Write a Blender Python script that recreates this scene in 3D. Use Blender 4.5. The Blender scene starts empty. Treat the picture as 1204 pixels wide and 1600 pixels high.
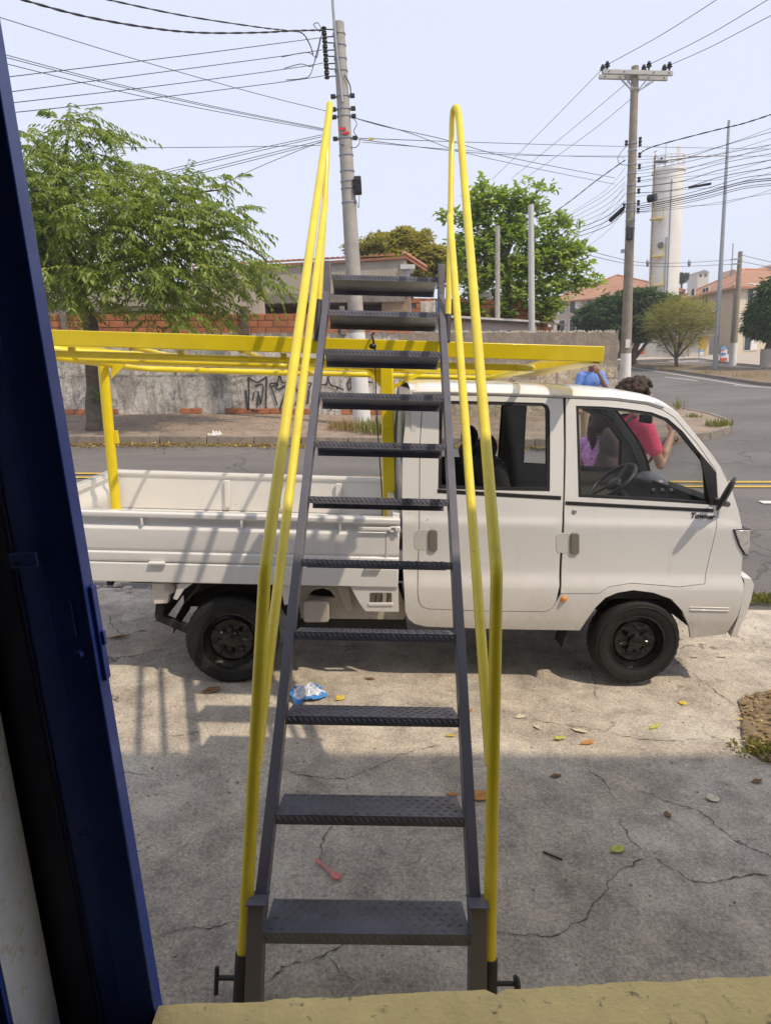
import bpy, bmesh, math, random
import numpy as np
from math import sin, cos, tan, atan, atan2, pi, radians, sqrt, tanh
from mathutils import Vector, Matrix, noise
from mathutils.geometry import delaunay_2d_cdt

random.seed(7); RNG = np.random.default_rng(7)
SC = bpy.context.scene; COL = SC.collection

# ------------------------------------------------------------------ camera
F, PITCH, ROLL, EYE = 1020.0, atan(225 / 1020.0), radians(2.8), 1.85
FWD = Vector((0, cos(PITCH), -sin(PITCH))); UP0 = Vector((0, sin(PITCH), cos(PITCH))); R0 = Vector((1, 0, 0))
CR = R0 * cos(ROLL) - UP0 * sin(ROLL); CU = R0 * sin(ROLL) + UP0 * cos(ROLL)
CAM = Vector((0, 0, EYE))
cd = bpy.data.cameras.new('camera'); cam = bpy.data.objects.new('camera', cd); COL.objects.link(cam)
cd.sensor_fit = 'VERTICAL'; cd.sensor_height = 36; cd.sensor_width = 27; cd.lens = F / 1600 * 36
cd.clip_start = 0.05; cd.clip_end = 2000
cam.matrix_world = Matrix.Translation(CAM) @ Matrix((CR, CU, -FWD)).transposed().to_4x4()
SC.camera = cam

# ------------------------------------------------------------------ sky, sun, exposure
SUN_TRAVEL = Vector((-0.60, 0.42, -1.0)).normalized()
w = bpy.data.worlds.new('World'); SC.world = w; w.use_nodes = True
nt = w.node_tree; nt.nodes.clear()
sky = nt.nodes.new('ShaderNodeTexSky'); sky.sky_type = 'NISHITA'; sky.sun_disc = False
sky.sun_elevation = math.asin(-SUN_TRAVEL.z); sky.sun_rotation = atan2(-SUN_TRAVEL.x, -SUN_TRAVEL.y)
sky.air_density = 1.0; sky.dust_density = 1.5; sky.ozone_density = 2.0; sky.altitude = 0
bg = nt.nodes.new('ShaderNodeBackground'); bg.inputs[1].default_value = 0.15
out = nt.nodes.new('ShaderNodeOutputWorld')
hz = nt.nodes.new('ShaderNodeMix'); hz.data_type = 'RGBA'; hz.inputs[0].default_value = .86; hz.inputs[7].default_value = (3.0, 3.08, 3.52, 1)   # thin white overcast
nt.links.new(sky.outputs[0], hz.inputs[6]); nt.links.new(hz.outputs[2], bg.inputs[0]); nt.links.new(bg.outputs[0], out.inputs[0])
sl = bpy.data.lights.new('sun', 'SUN'); so = bpy.data.objects.new('sun', sl); COL.objects.link(so)
sl.energy = 1.72; sl.angle = radians(0.9); sl.color = (1.0, 0.85, 0.65)
so.rotation_euler = SUN_TRAVEL.to_track_quat('-Z', 'Y').to_euler(); so.location = (6, -4, 12)
SC.view_settings.view_transform = 'Standard'; SC.view_settings.look = 'None'
SC.view_settings.exposure = 0.97; SC.view_settings.gamma = 1; SC.view_settings.use_curve_mapping = False
SC.cycles.max_bounces = 8; SC.cycles.transparent_max_bounces = 24

# ------------------------------------------------------------------ measuring helpers: a pixel of the photograph -> a point of the place
def ray(px, py): return FWD + CR * ((px - 602) / F) + CU * ((800 - py) / F)
def at(px, py, Y):
    d = ray(px, py); return CAM + d * (Y / d.y)
def lerp_pts(pts, v):
    if v <= pts[0][0]: return pts[0][1]
    for (a, b), (c, d) in zip(pts, pts[1:]):
        if v <= c: return b + (d - b) * (v - a) / (c - a)
    return pts[-1][1]
G_PTS = [(-20, -.096), (5.7, -.096), (13, .33), (16, .50), (24, .58), (32, .75), (50, 1.85), (75, 2.4), (400, 6)]
S_PTS = [(-20, .083), (6, .083), (13, .060), (30, .058), (60, .05)]
def gz(x, y): return lerp_pts(G_PTS, y) - lerp_pts(S_PTS, y) * 10 * tanh(x / 10)
def G(px, py, dz=0.0):
    d = ray(px, py); a, b = 0.3, 0.3
    while b < 400:
        p = CAM + d * b
        if p.z < gz(p.x, p.y) + dz: break
        a = b; b *= 1.08
    for _ in range(40):
        m = (a + b) / 2; p = CAM + d * m
        if p.z < gz(p.x, p.y) + dz: b = m
        else: a = m
    return CAM + d * b

# ------------------------------------------------------------------ materials
MATS = {}
def nodes_of(name):
    m = bpy.data.materials.new(name); m.use_nodes = True
    return m, m.node_tree, m.node_tree.nodes['Principled BSDF']
def tex_noise(t, scale, detail=4, rough=.55, vec=None, dist=0):
    n = t.nodes.new('ShaderNodeTexNoise'); n.inputs['Scale'].default_value = scale
    n.inputs['Detail'].default_value = detail; n.inputs['Roughness'].default_value = rough
    n.inputs['Distortion'].default_value = dist
    if vec is not None: t.links.new(vec, n.inputs['Vector'])
    return n.outputs['Fac']
def ramp(t, fac, stops):
    r = t.nodes.new('ShaderNodeValToRGB'); e = r.color_ramp.elements
    while len(e) < len(stops): e.new(.5)
    for el, (p, c) in zip(e, stops):
        el.position = p; el.color = (c, c, c, 1) if isinstance(c, (int, float)) else (*c, 1)
    t.links.new(fac, r.inputs[0]); return r.outputs[0]
def mix(t, fac, a, b, mode='MIX'):
    m = t.nodes.new('ShaderNodeMix'); m.data_type = 'RGBA'; m.blend_type = mode
    for sock, v in ((m.inputs[0], fac), (m.inputs[6], a), (m.inputs[7], b)):
        if hasattr(v, 'is_output'): t.links.new(v, sock)
        elif sock.type == 'VALUE': sock.default_value = v
        else: sock.default_value = (*v, 1)
    return m.outputs[2]
def math_n(t, op, a, b=None, c=None):
    m = t.nodes.new('ShaderNodeMath'); m.operation = op
    for s, v in zip(m.inputs, (a, b, c)):
        if v is None: continue
        if hasattr(v, 'is_output'): t.links.new(v, s)
        else: s.default_value = v
    return m.outputs[0]
def coords(t, kind='Object', scale=None):
    c = t.nodes.new('ShaderNodeTexCoord').outputs[kind]
    if scale:
        m = t.nodes.new('ShaderNodeMapping'); m.inputs['Scale'].default_value = scale
        t.links.new(c, m.inputs[0]); c = m.outputs[0]
    return c
def bump(t, p, h, strength, dist=.01):
    b = t.nodes.new('ShaderNodeBump'); b.inputs['Strength'].default_value = strength; b.inputs['Distance'].default_value = dist
    t.links.new(h, b.inputs['Height']); t.links.new(b.outputs[0], p.inputs['Normal']); return b
def M(name, c, rough=.5, metal=0., var=.12, scale=5., bmp=0., bscale=80., coat=0., c2=None, rnd=0., wear=None, wpos=.62):
    if name in MATS: return MATS[name]
    m, t, p = nodes_of(name); v = coords(t)
    f = tex_noise(t, scale, 5, .6, v)
    lo = tuple(x * (1 - var) for x in c); hi = tuple(min(1, x * (1 + var)) for x in (c2 or c))
    col = ramp(t, f, [(.3, lo), (.7, hi)])
    if rnd:
        oi = t.nodes.new('ShaderNodeObjectInfo'); r = math_n(t, 'MULTIPLY_ADD', oi.outputs['Random'], 2 * rnd, 1 - rnd)
        col = mix(t, 1.0, col, (1, 1, 1), 'MULTIPLY') if False else col
        h = t.nodes.new('ShaderNodeHueSaturation'); t.links.new(col, h.inputs['Color']); t.links.new(r, h.inputs['Value']); col = h.outputs[0]
    if wear:
        f2 = tex_noise(t, scale * 3.1, 8, .7, v, .6)
        col = mix(t, ramp(t, f2, [(wpos, 0.), (wpos + .08, 1.)]), col, wear)
    t.links.new(col, p.inputs['Base Color'])
    rr = ramp(t, tex_noise(t, scale * 2.3, 4, .6, v), [(.3, max(0, rough - .08)), (.7, min(1, rough + .08))])
    t.links.new(rr, p.inputs['Roughness']); p.inputs['Metallic'].default_value = metal
    p.inputs['Coat Weight'].default_value = coat; p.inputs['Coat Roughness'].default_value = .06
    if bmp: bump(t, p, tex_noise(t, bscale, 4, .6, v), bmp)
    MATS[name] = m; return m
def glass_mat(name, tint, refl=1.0):
    m = bpy.data.materials.new(name); m.use_nodes = True; t = m.node_tree; t.nodes.clear()
    o = t.nodes.new('ShaderNodeOutputMaterial'); mx = t.nodes.new('ShaderNodeMixShader')
    tr = t.nodes.new('ShaderNodeBsdfTransparent'); tr.inputs[0].default_value = (*tint, 1)
    gl = t.nodes.new('ShaderNodeBsdfGlossy'); gl.inputs['Roughness'].default_value = .02
    lw = t.nodes.new('ShaderNodeLayerWeight'); lw.inputs[0].default_value = .5
    t.links.new(math_n(t, 'MULTIPLY_ADD', math_n(t, 'POWER', lw.outputs['Facing'], 5.0), .85 * refl, .05), mx.inputs[0])
    t.links.new(tr.outputs[0], mx.inputs[1]); t.links.new(gl.outputs[0], mx.inputs[2]); t.links.new(mx.outputs[0], o.inputs[0])
    return m
def leaf_mat(name, c1, c2, transl=.35, rough=.5):
    m, t, p = nodes_of(name)
    a = t.nodes.new('ShaderNodeAttribute'); a.attribute_name = 'tint'
    col = mix(t, a.outputs['Fac'], c1, c2); t.links.new(col, p.inputs['Base Color']); p.inputs['Roughness'].default_value = rough
    tl = t.nodes.new('ShaderNodeBsdfTranslucent')
    t.links.new(mix(t, 1.0, col, (1.5, 1.5, .7), 'MULTIPLY'), tl.inputs[0])
    mx = t.nodes.new('ShaderNodeMixShader'); mx.inputs[0].default_value = transl
    t.links.new(p.outputs[0], mx.inputs[1]); t.links.new(tl.outputs[0], mx.inputs[2])
    t.links.new(mx.outputs[0], t.nodes['Material Output'].inputs[0]); return m

def yard_material():
    m, t, p = nodes_of('old_concrete'); v = coords(t)
    big = tex_noise(t, .9, 6, .62, v, .4); mid = tex_noise(t, 5, 7, .68, v, .3); fine = tex_noise(t, 75, 8, .82, v); grit = tex_noise(t, 210, 4, .8, v)
    col = ramp(t, big, [(.28, (.42, .362, .29)), (.5, (.51, .452, .38)), (.72, (.58, .53, .465))])
    col = mix(t, .85, col, ramp(t, mid, [(.31, (.28, .28, .28)), (.5, (.5, .5, .49)), (.69, (.71, .70, .67))]), 'OVERLAY')
    col = mix(t, .9, col, ramp(t, fine, [(.34, .20), (.5, .5), (.66, .80)]), 'OVERLAY')
    scuff = tex_noise(t, 8, 9, .75, coords(t, 'Object', (1, 1.2, 1)), .7)
    col = mix(t, ramp(t, scuff, [(.54, 0.), (.66, .32)]), col, (.60, .56, .50))
    col = mix(t, ramp(t, tex_noise(t, 11, 9, .78, coords(t, 'Object', (1.2, .9, 2)), 1.2), [(.57, 0.), (.70, .42)]), col, (.17, .155, .14))
    col = mix(t, .5, col, ramp(t, grit, [(.3, .3), (.7, .72)]), 'OVERLAY')
    stain = tex_noise(t, 1.7, 8, .72, coords(t, 'Object', (1.3, .8, 1)), .8)
    col = mix(t, ramp(t, stain, [(.56, 0.), (.72, .38)]), col, (.12, .11, .10))
    wv = t.nodes.new('ShaderNodeVectorMath'); wv.operation = 'ADD'
    nn = t.nodes.new('ShaderNodeTexNoise'); nn.inputs['Scale'].default_value = 2.2; nn.inputs['Detail'].default_value = 8; nn.inputs['Roughness'].default_value = .65
    t.links.new(v, nn.inputs['Vector'])
    sc = t.nodes.new('ShaderNodeVectorMath'); sc.operation = 'SCALE'; sc.inputs['Scale'].default_value = .55
    t.links.new(nn.outputs['Color'], sc.inputs[0]); t.links.new(v, wv.inputs[0]); t.links.new(sc.outputs[0], wv.inputs[1])
    def cracks(scale, width, thr):
        vo = t.nodes.new('ShaderNodeTexVoronoi'); vo.feature = 'DISTANCE_TO_EDGE'; vo.inputs['Scale'].default_value = scale
        t.links.new(wv.outputs[0], vo.inputs['Vector'])
        f = ramp(t, vo.outputs['Distance'], [(0., 1.), (width, 0.)])
        return math_n(t, 'MULTIPLY', f, ramp(t, tex_noise(t, .8, 3, .6, coords(t, 'Object', (1, 1, 3))), [(thr, 0.), (thr + .1, 1.)]))
    ck = math_n(t, 'MAXIMUM', cracks(.55, .0035, .50), cracks(1.7, .005, .60))
    col = mix(t, math_n(t, 'MULTIPLY', ck, .8), col, (.06, .05, .045))
    pit = t.nodes.new('ShaderNodeTexVoronoi'); pit.inputs['Scale'].default_value = 16; t.links.new(wv.outputs[0], pit.inputs['Vector'])
    pits = math_n(t, 'MULTIPLY', ramp(t, pit.outputs['Distance'], [(.05, 1.), (.16, 0.)]), ramp(t, mid, [(.55, 0.), (.65, .8)]))
    col = mix(t, pits, col, (.13, .12, .11))
    t.links.new(col, p.inputs['Base Color']); p.inputs['Roughness'].default_value = .9
    h = math_n(t, 'ADD', math_n(t, 'MULTIPLY', fine, .6), math_n(t, 'MULTIPLY', mid, .9))
    h = math_n(t, 'SUBTRACT', math_n(t, 'SUBTRACT', h, math_n(t, 'MULTIPLY', ck, .9)), math_n(t, 'MULTIPLY', pits, .4))
    h = math_n(t, 'ADD', h, math_n(t, 'MULTIPLY', grit, .25))
    bump(t, p, h, .8, .02); return m
def asphalt_material():
    m, t, p = nodes_of('asphalt'); v = coords(t)
    big = tex_noise(t, .35, 6, .6, coords(t, 'Object', (.5, 1.6, 1)), .5); fine = tex_noise(t, 45, 5, .75, v)
    col = ramp(t, big, [(.3, (.105, .098, .095)), (.7, (.18, .168, .158))])
    col = mix(t, .8, col, ramp(t, fine, [(.3, .3), (.7, .7)]), 'OVERLAY')
    vo = t.nodes.new('ShaderNodeTexVoronoi'); vo.feature = 'DISTANCE_TO_EDGE'; vo.inputs['Scale'].default_value = .45
    n = t.nodes.new('ShaderNodeTexNoise'); n.inputs['Scale'].default_value = 1.2; n.inputs['Detail'].default_value = 7; t.links.new(v, n.inputs['Vector'])
    a = t.nodes.new('ShaderNodeVectorMath'); a.operation = 'ADD'; t.links.new(v, a.inputs[0]); t.links.new(n.outputs['Color'], a.inputs[1]); t.links.new(a.outputs[0], vo.inputs['Vector'])
    ck = ramp(t, vo.outputs['Distance'], [(0., 1.), (.012, 0.)])
    col = mix(t, math_n(t, 'MULTIPLY', ck, .6), col, (.03, .03, .03))
    t.links.new(col, p.inputs['Base Color']); p.inputs['Roughness'].default_value = .85
    bump(t, p, fine, .5, .015); return m
def dirty_wall_material(name, c1, c2, c3, stain):
    m, t, p = nodes_of(name); v = coords(t)
    sep = t.nodes.new('ShaderNodeSeparateXYZ'); t.links.new(v, sep.inputs[0])
    col = ramp(t, tex_noise(t, 1.1, 8, .68, v, .6), [(.28, c1), (.42, c2), (.62, c3)])
    col = mix(t, .8, col, ramp(t, tex_noise(t, 11, 8, .78, v, .6), [(.32, .16), (.52, .50), (.70, .80)]), 'OVERLAY')
    streak = tex_noise(t, 3.0, 6, .7, coords(t, 'Object', (3.0, 3.0, .28)), .3)
    col = mix(t, ramp(t, streak, [(.50, 0.), (.66, .75)]), col, (.20, .175, .15))
    pat = tex_noise(t, .55, 4, .5, v, 1.5)
    col = mix(t, ramp(t, pat, [(.60, 0.), (.63, .5)]), col, (.28, .26, .24))
    ck = t.nodes.new('ShaderNodeTexVoronoi'); ck.feature = 'DISTANCE_TO_EDGE'; ck.inputs['Scale'].default_value = 1.6
    n = t.nodes.new('ShaderNodeTexNoise'); n.inputs['Scale'].default_value = 3; n.inputs['Detail'].default_value = 6; t.links.new(v, n.inputs['Vector'])
    a = t.nodes.new('ShaderNodeVectorMath'); a.operation = 'ADD'; t.links.new(v, a.inputs[0]); t.links.new(n.outputs['Color'], a.inputs[1]); t.links.new(a.outputs[0], ck.inputs['Vector'])
    col = mix(t, ramp(t, ck.outputs['Distance'], [(0., .75), (.028, 0.)]), col, (.10, .09, .08))
    # bare render and soot-black growth along the crest, splash-brown along the foot (height above ground stored per vertex)
    hh = t.nodes.new('ShaderNodeAttribute'); hh.attribute_name = 'height'
    top = math_n(t, 'ADD', hh.outputs['Fac'], math_n(t, 'MULTIPLY', tex_noise(t, 5, 6, .7, coords(t, 'Object', (2.5, 1, .5))), .55))
    col = mix(t, ramp(t, top, [(1.12, 0.), (1.30, .85)]) if False else ramp(t, math_n(t, 'MULTIPLY', top, .4), [(stain, 0.), (min(1., stain + .10), .7)]), col, (.20, .17, .14))
    foot = math_n(t, 'ADD', hh.outputs['Fac'], math_n(t, 'MULTIPLY', tex_noise(t, 2.2, 6, .7, v), .5))
    col = mix(t, ramp(t, foot, [(.28, .9), (.40, 0.)]), col, (.22, .15, .10))
    jl = math_n(t, 'ABSOLUTE', math_n(t, 'SUBTRACT', math_n(t, 'ADD', hh.outputs['Fac'], math_n(t, 'MULTIPLY', tex_noise(t, 6, 4, .6, v), .10)), 1.20))
    jm = math_n(t, 'MULTIPLY', ramp(t, jl, [(0., .8), (.05, 0.)]), ramp(t, tex_noise(t, 1.5, 4, .6, v), [(.42, .2), (.55, 1.)]))
    col = mix(t, jm, col, (.12, .105, .09))
    t.links.new(col, p.inputs['Base Color']); p.inputs['Roughness'].default_value = .92
    bump(t, p, math_n(t, 'ADD', tex_noise(t, 30, 6, .75, v), math_n(t, 'MULTIPLY', tex_noise(t, 4, 5, .6, v), 1.5)), .6, .03); return m

def body_paint():
    m, t, p = nodes_of('white_paint'); v = coords(t); sep = t.nodes.new('ShaderNodeSeparateXYZ'); t.links.new(v, sep.inputs[0])
    col = ramp(t, tex_noise(t, 2.2, 4, .6, v), [(.3, (.755, .75, .74)), (.7, (.785, .78, .77))])
    n1 = tex_noise(t, 6, 8, .7, coords(t, 'Object', (1, 1, .45)), .5); n2 = tex_noise(t, 40, 6, .75, v)
    low = ramp(t, math_n(t, 'ADD', sep.outputs[2], math_n(t, 'MULTIPLY', n1, .35)), [(.42, 1.), (.86, 0.)])          # dust thrown up by the wheels
    dust = math_n(t, 'MULTIPLY', low, ramp(t, n2, [(.30, .25), (.65, .60)]))
    col = mix(t, dust, col, (.47, .40, .315))
    run = math_n(t, 'MULTIPLY', ramp(t, tex_noise(t, 7, 5, .65, coords(t, 'Object', (2.2, 2.2, .22))), [(.58, 0.), (.74, 1.)]), .22)
    col = mix(t, run, col, (.50, .45, .38))
    chip = ramp(t, tex_noise(t, 26, 3, .5, v, .3), [(.775, 0.), (.79, .6)])
    col = mix(t, chip, col, (.30, .22, .17))
    t.links.new(col, p.inputs['Base Color']); t.links.new(math_n(t, 'MULTIPLY_ADD', dust, .5, .20), p.inputs['Roughness'])
    p.inputs['Coat Weight'].default_value = .55; p.inputs['Coat Roughness'].default_value = .05
    bump(t, p, tex_noise(t, 3.2, 3, .5, v), .06, .02); MATS['white_paint'] = m; return m
WHITE = body_paint()
WHITE_D = M('white_paint_dull', (.72, .68, .62), .5, var=.07, scale=4, wear=(.45, .40, .35), wpos=.72)
BLACK_PL = M('black_trim', (.02, .02, .022), .45, var=.2)
RUBBER = M('tyre_rubber', (.011, .0105, .010), .75, var=.35, scale=12, bmp=.15, wear=(.028, .026, .024), wpos=.66)
RIM = M('black_rim', (.008, .008, .008), .2, var=.2, scale=14, wear=(.05, .045, .04), wpos=.82)
UNDER = M('underbody', (.03, .028, .026), .85, var=.3)
TRIM_IN = M('cab_trim', (.115, .108, .092), .7, var=.12)
SEAT = M('seat_fabric', (.028, .028, .032), .9, var=.2, bmp=.2, bscale=200)
DASH = M('dash_plastic', (.10, .105, .12), .38, var=.1)
YELLOW = M('yellow_enamel', (.78, .60, .010), .34, var=.09, scale=5, bmp=.05, bscale=35, coat=.25, wear=(.40, .28, .04), wpos=.69)
YELLOW_R = M('yellow_rail_paint', (.80, .64, .035), .34, var=.10, scale=8, bmp=.06, bscale=40, coat=.2, wear=(.36, .27, .08), wpos=.64)
GRAPH = M('graphite_paint', (.105, .103, .132), .42, var=.12, scale=7, bmp=.05, wear=(.16, .155, .16), wpos=.72)
TREAD = M('tread_plate', (.105, .108, .138), .36, var=.30, scale=7, wear=(.045, .044, .052), wpos=.60)
SLEEVE = M('dark_sleeve', (.03, .027, .03), .5, var=.2)
NAVY = M('navy_door_paint', (.034, .080, .37), .34, var=.16, scale=6, bmp=.04, wear=(.05, .07, .26), wpos=.68)
PLASTER_IN = M('lime_plaster', (.84, .85, .86), .9, var=.08, scale=6, bmp=.6, bscale=35, wear=(.72, .68, .48), wpos=.55)
SILL = M('yellow_floor_paint', (.88, .68, .27), .72, var=.12, scale=8, bmp=.35, bscale=70, wear=(.24, .19, .115), wpos=.59)
ROOM = M('dark_room_paint', (.10, .10, .10), .9)
YARD = yard_material(); ASPH = asphalt_material(); WALLM = dirty_wall_material('weathered_whitewash', (.27, .245, .22), (.56, .53, .485), (.74, .71, .66), .94); WALLB = dirty_wall_material('bare_render', (.27, .22, .155), (.48, .40, .285), (.62, .535, .40), .66)
SIDEWALK = M('sidewalk_concrete', (.28, .215, .165), .9, var=.25, scale=2.2, bmp=.35, bscale=22, wear=(.18, .14, .10), wpos=.56)
KERB = M('kerb_concrete', (.24, .205, .17), .9, var=.25, scale=5, bmp=.3, wear=(.15, .12, .09), wpos=.55)
DIRT = M('dry_earth', (.20, .15, .09), .95, var=.3, scale=3, bmp=.6, bscale=25, wear=(.10, .11, .04), wpos=.56)
BRICK = M('clay_block', (.40, .155, .075), .9, var=.2, scale=9, rnd=.18, bmp=.3, bscale=40, wear=(.46, .35, .28), wpos=.66)
MORTAR = M('mortar', (.30, .26, .22), .95, var=.2, bmp=.4)
TILE = M('roof_tile', (.40, .175, .105), .85, var=.22, scale=8, rnd=.22, wear=(.22, .13, .10), wpos=.62)
CEMENT = M('cement_render', (.36, .315, .265), .92, var=.14, scale=1.6, bmp=.2, wear=(.22, .19, .16), wpos=.62)
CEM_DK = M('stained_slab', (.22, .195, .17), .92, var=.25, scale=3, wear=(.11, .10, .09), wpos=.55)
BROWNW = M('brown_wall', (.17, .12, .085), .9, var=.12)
PINKW = M('faded_pink_wall', (.50, .42, .36), .9, var=.1, wear=(.34, .28, .24))
POLEC = M('pole_concrete', (.36, .335, .30), .88, var=.16, scale=4, bmp=.15, wear=(.25, .23, .20), wpos=.62)
POLEW = M('pole_limewash', (.70, .69, .66), .85, var=.1, wear=(.45, .43, .40), wpos=.66)
POLEB = M('pole_weathered', (.28, .24, .19), .9, var=.18, scale=5, wear=(.2, .17, .13))
STEELG = M('galvanised_steel', (.33, .34, .35), .45, .6, var=.12)
WIRE = M('cable_black', (.03, .03, .034), .6)
BLACKB = M('black_fitting', (.018, .018, .02), .4)
TANKW = M('tank_white', (.72, .70, .65), .6, var=.08, scale=.6, wear=(.5, .46, .40), wpos=.66)
APT_SHADE = M('beige_shaded_facade', (.46, .38, .29), .9, var=.06, scale=.5)  # apartment wall with shade painted in: darker tone for faces turned from the sun
APT_LIT = M('cream_lit_facade', (.58, .50, .39), .9, var=.05, scale=.5)  # same walls, lighter tone painted for sunlit faces; plain cream on the lodge
WIN_DK = M('dark_pane', (.03, .033, .04), .12)
WIN_FR = M('white_window_frame', (.7, .69, .67), .5)
BARK = M('bark', (.12, .095, .07), .95, var=.35, scale=9, bmp=.9, bscale=22)
PAINT_W = M('road_white', (.62, .60, .56), .8, var=.12, scale=9, wear=(.3, .29, .28), wpos=.62)
PAINT_Y = M('road_yellow', (.58, .38, .06), .8, var=.15, scale=9, wear=(.3, .24, .14), wpos=.62)
SKIN1 = M('skin_brown', (.30, .165, .105), .5, var=.06); SKIN2 = M('skin_tan', (.42, .25, .17), .5, var=.06)
GLASS = glass_mat('car_glass', (.90, .915, .90), 1.0)

# ------------------------------------------------------------------ mesh builder
class MB:
    def __init__(s): s.v = []; s.f = []
    def add(s, vs, fs):
        k = len(s.v); s.v += [tuple(x) for x in vs]; s.f += [tuple(i + k for i in f) for f in fs]; return s
    def box(s, c, d, rot=None):
        c = Vector(c); h = [x / 2 for x in d]; vs = []
        for z in (-1, 1):
            for y in (-1, 1):
                for x in (-1, 1):
                    q = Vector((x * h[0], y * h[1], z * h[2]))
                    vs.append(c + (rot @ q if rot else q))
        return s.add(vs, [(0, 2, 3, 1), (4, 5, 7, 6), (0, 1, 5, 4), (2, 6, 7, 3), (0, 4, 6, 2), (1, 3, 7, 5)])
    def bar(s, a, b, w, h, up=(0, 0, 1)):
        a, b = Vector(a), Vector(b); d = (b - a); L = d.length; d.normalize()
        u = Vector(up); sd = d.cross(u)
        if sd.length < 1e-4: sd = d.cross(Vector((0, 1, 0)))
        sd.normalize(); u = sd.cross(d)
        return s.box((a + b) / 2, (w, L, h), Matrix((sd, d, u)).transposed())
    def tube(s, pts, r, n=10, caps=True):
        pts = [Vector(p) for p in pts]; N = len(pts)
        rr = list(r) if hasattr(r, '__len__') else [r] * N
        rings = []; u = None
        for i, p in enumerate(pts):
            t = (pts[min(i + 1, N - 1)] - pts[max(i - 1, 0)]).normalized()
            if u is None:
                u = t.cross(Vector((0, 0, 1)))
                if u.length < .05: u = t.cross(Vector((1, 0, 0)))
            u = (u - t * u.dot(t)).normalized(); v = t.cross(u)
            rings.append([p + (u * cos(2 * pi * k / n) + v * sin(2 * pi * k / n)) * rr[i] for k in range(n)])
        k0 = len(s.v)
        vs = [q for R in rings for q in R]; fs = []
        for i in range(N - 1):
            for k in range(n):
                fs.append((i * n + k, i * n + (k + 1) % n, (i + 1) * n + (k + 1) % n, (i + 1) * n + k))
        if caps:
            fs.append(tuple(range(n - 1, -1, -1))); fs.append(tuple((N - 1) * n + k for k in range(n)))
        return s.add(vs, fs)
    def lathe(s, prof, c, axis='Y', n=24, mod=None):
        c = Vector(c); vs = []; fs = []; m = len(prof)
        for k in range(n):
            a = 2 * pi * k / n
            for i, (r, h) in enumerate(prof):
                if mod: r, h = mod(i, k, r, h)
                q = {'Y': Vector((r * cos(a), h, r * sin(a))), 'Z': Vector((r * cos(a), r * sin(a), h)), 'X': Vector((h, r * cos(a), r * sin(a)))}[axis]
                vs.append(c + q)
        for k in range(n):
            for i in range(m - 1):
                a, b = k * m + i, ((k + 1) % n) * m + i
                fs.append((a, a + 1, b + 1, b))
        return s.add(vs, fs)
    def prism(s, poly, off):
        off = Vector(off); n = len(poly); a = [Vector(p) for p in poly]
        return s.add(a + [p + off for p in a], [tuple(range(n)), tuple(range(2 * n - 1, n - 1, -1))] + [(i, i + n, (i + 1) % n + n, (i + 1) % n) for i in range(n)])
    def ball(s, c, r, n=10, m=7, sc=(1, 1, 1), rot=None):
        c = Vector(c); vs = []; fs = []
        for j in range(m + 1):
            th = pi * j / m
            for i in range(n):
                a = 2 * pi * i / n
                q = Vector((sin(th) * cos(a) * sc[0], sin(th) * sin(a) * sc[1], cos(th) * sc[2])) * r
                vs.append(c + (rot @ q if rot else q))
        for j in range(m):
            for i in range(n): fs.append((j * n + i, (j + 1) * n + i, (j + 1) * n + (i + 1) % n, j * n + (i + 1) % n))
        return s.add(vs, fs)
    def mesh(s, name, smooth=None, weld=False):
        me = bpy.data.meshes.new(name); me.from_pydata(s.v, [], s.f); me.validate()
        bm = bmesh.new(); bm.from_mesh(me)
        if weld: bmesh.ops.remove_doubles(bm, verts=bm.verts, dist=1e-5)
        bmesh.ops.recalc_face_normals(bm, faces=bm.faces); bm.to_mesh(me); bm.free()
        if smooth is not None:
            me.shade_smooth(); me.set_sharp_from_angle(angle=radians(smooth))
        return me

def link(name, me, mat, parent=None):
    o = bpy.data.objects.new(name, me); COL.objects.link(o)
    if mat is not None and not me.materials: me.materials.append(mat)
    if parent is not None:
        o.parent = parent
        if parent.type == 'EMPTY' and not parent.get('_local'): o.matrix_parent_inverse = parent.matrix_basis.inverted()
    return o
def part(name, mb, mat, parent=None, smooth=None, bev=0., seg=2, weld=False):
    o = link(name, mb.mesh(name, smooth, weld), mat, parent)
    if bev:
        b = o.modifiers.new('bevel', 'BEVEL'); b.width = bev; b.segments = seg; b.limit_method = 'ANGLE'; b.angle_limit = radians(35)
        if smooth is None: o.data.shade_smooth(); o.data.set_sharp_from_angle(angle=radians(40))
    return o
def tag(o, label, cat, group=None):
    o['label'] = label; o['category'] = cat
    if group: o['group'] = group
    return o
def thing(name, label, cat, loc=(0, 0, 0), group=None):
    o = bpy.data.objects.new(name, None); COL.objects.link(o); o.location = loc
    return tag(o, label, cat, group)
def struct(o): o['kind'] = 'structure'; return o
def stuff(o): o['kind'] = 'stuff'; return o
def copy_tree(o, parent=None):
    c = o.copy(); COL.objects.link(c)
    if parent is not None: c.parent = parent
    for ch in [x for x in COL.objects if x.parent == o]: copy_tree(ch, c)
    return c
def spline(pts, k=8):
    P = [Vector(p) for p in pts]; out = []
    for i in range(len(P) - 1):
        a, b, c, d = P[max(i - 1, 0)], P[i], P[i + 1], P[min(i + 2, len(P) - 1)]
        for j in range(k):
            t = j / k
            out.append(.5 * ((2 * b) + (c - a) * t + (2 * a - 5 * b + 4 * c - d) * t * t + (3 * b - a - 3 * c + d) * t ** 3))
    return out + [P[-1]]
def inside(poly, x, y):
    r = False; n = len(poly); j = n - 1
    for i in range(n):
        xi, yi = poly[i][0], poly[i][1]; xj, yj = poly[j][0], poly[j][1]
        if (yi > y) != (yj > y) and x < (xj - xi) * (y - yi) / (yj - yi) + xi: r = not r
        j = i
    return r
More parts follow.
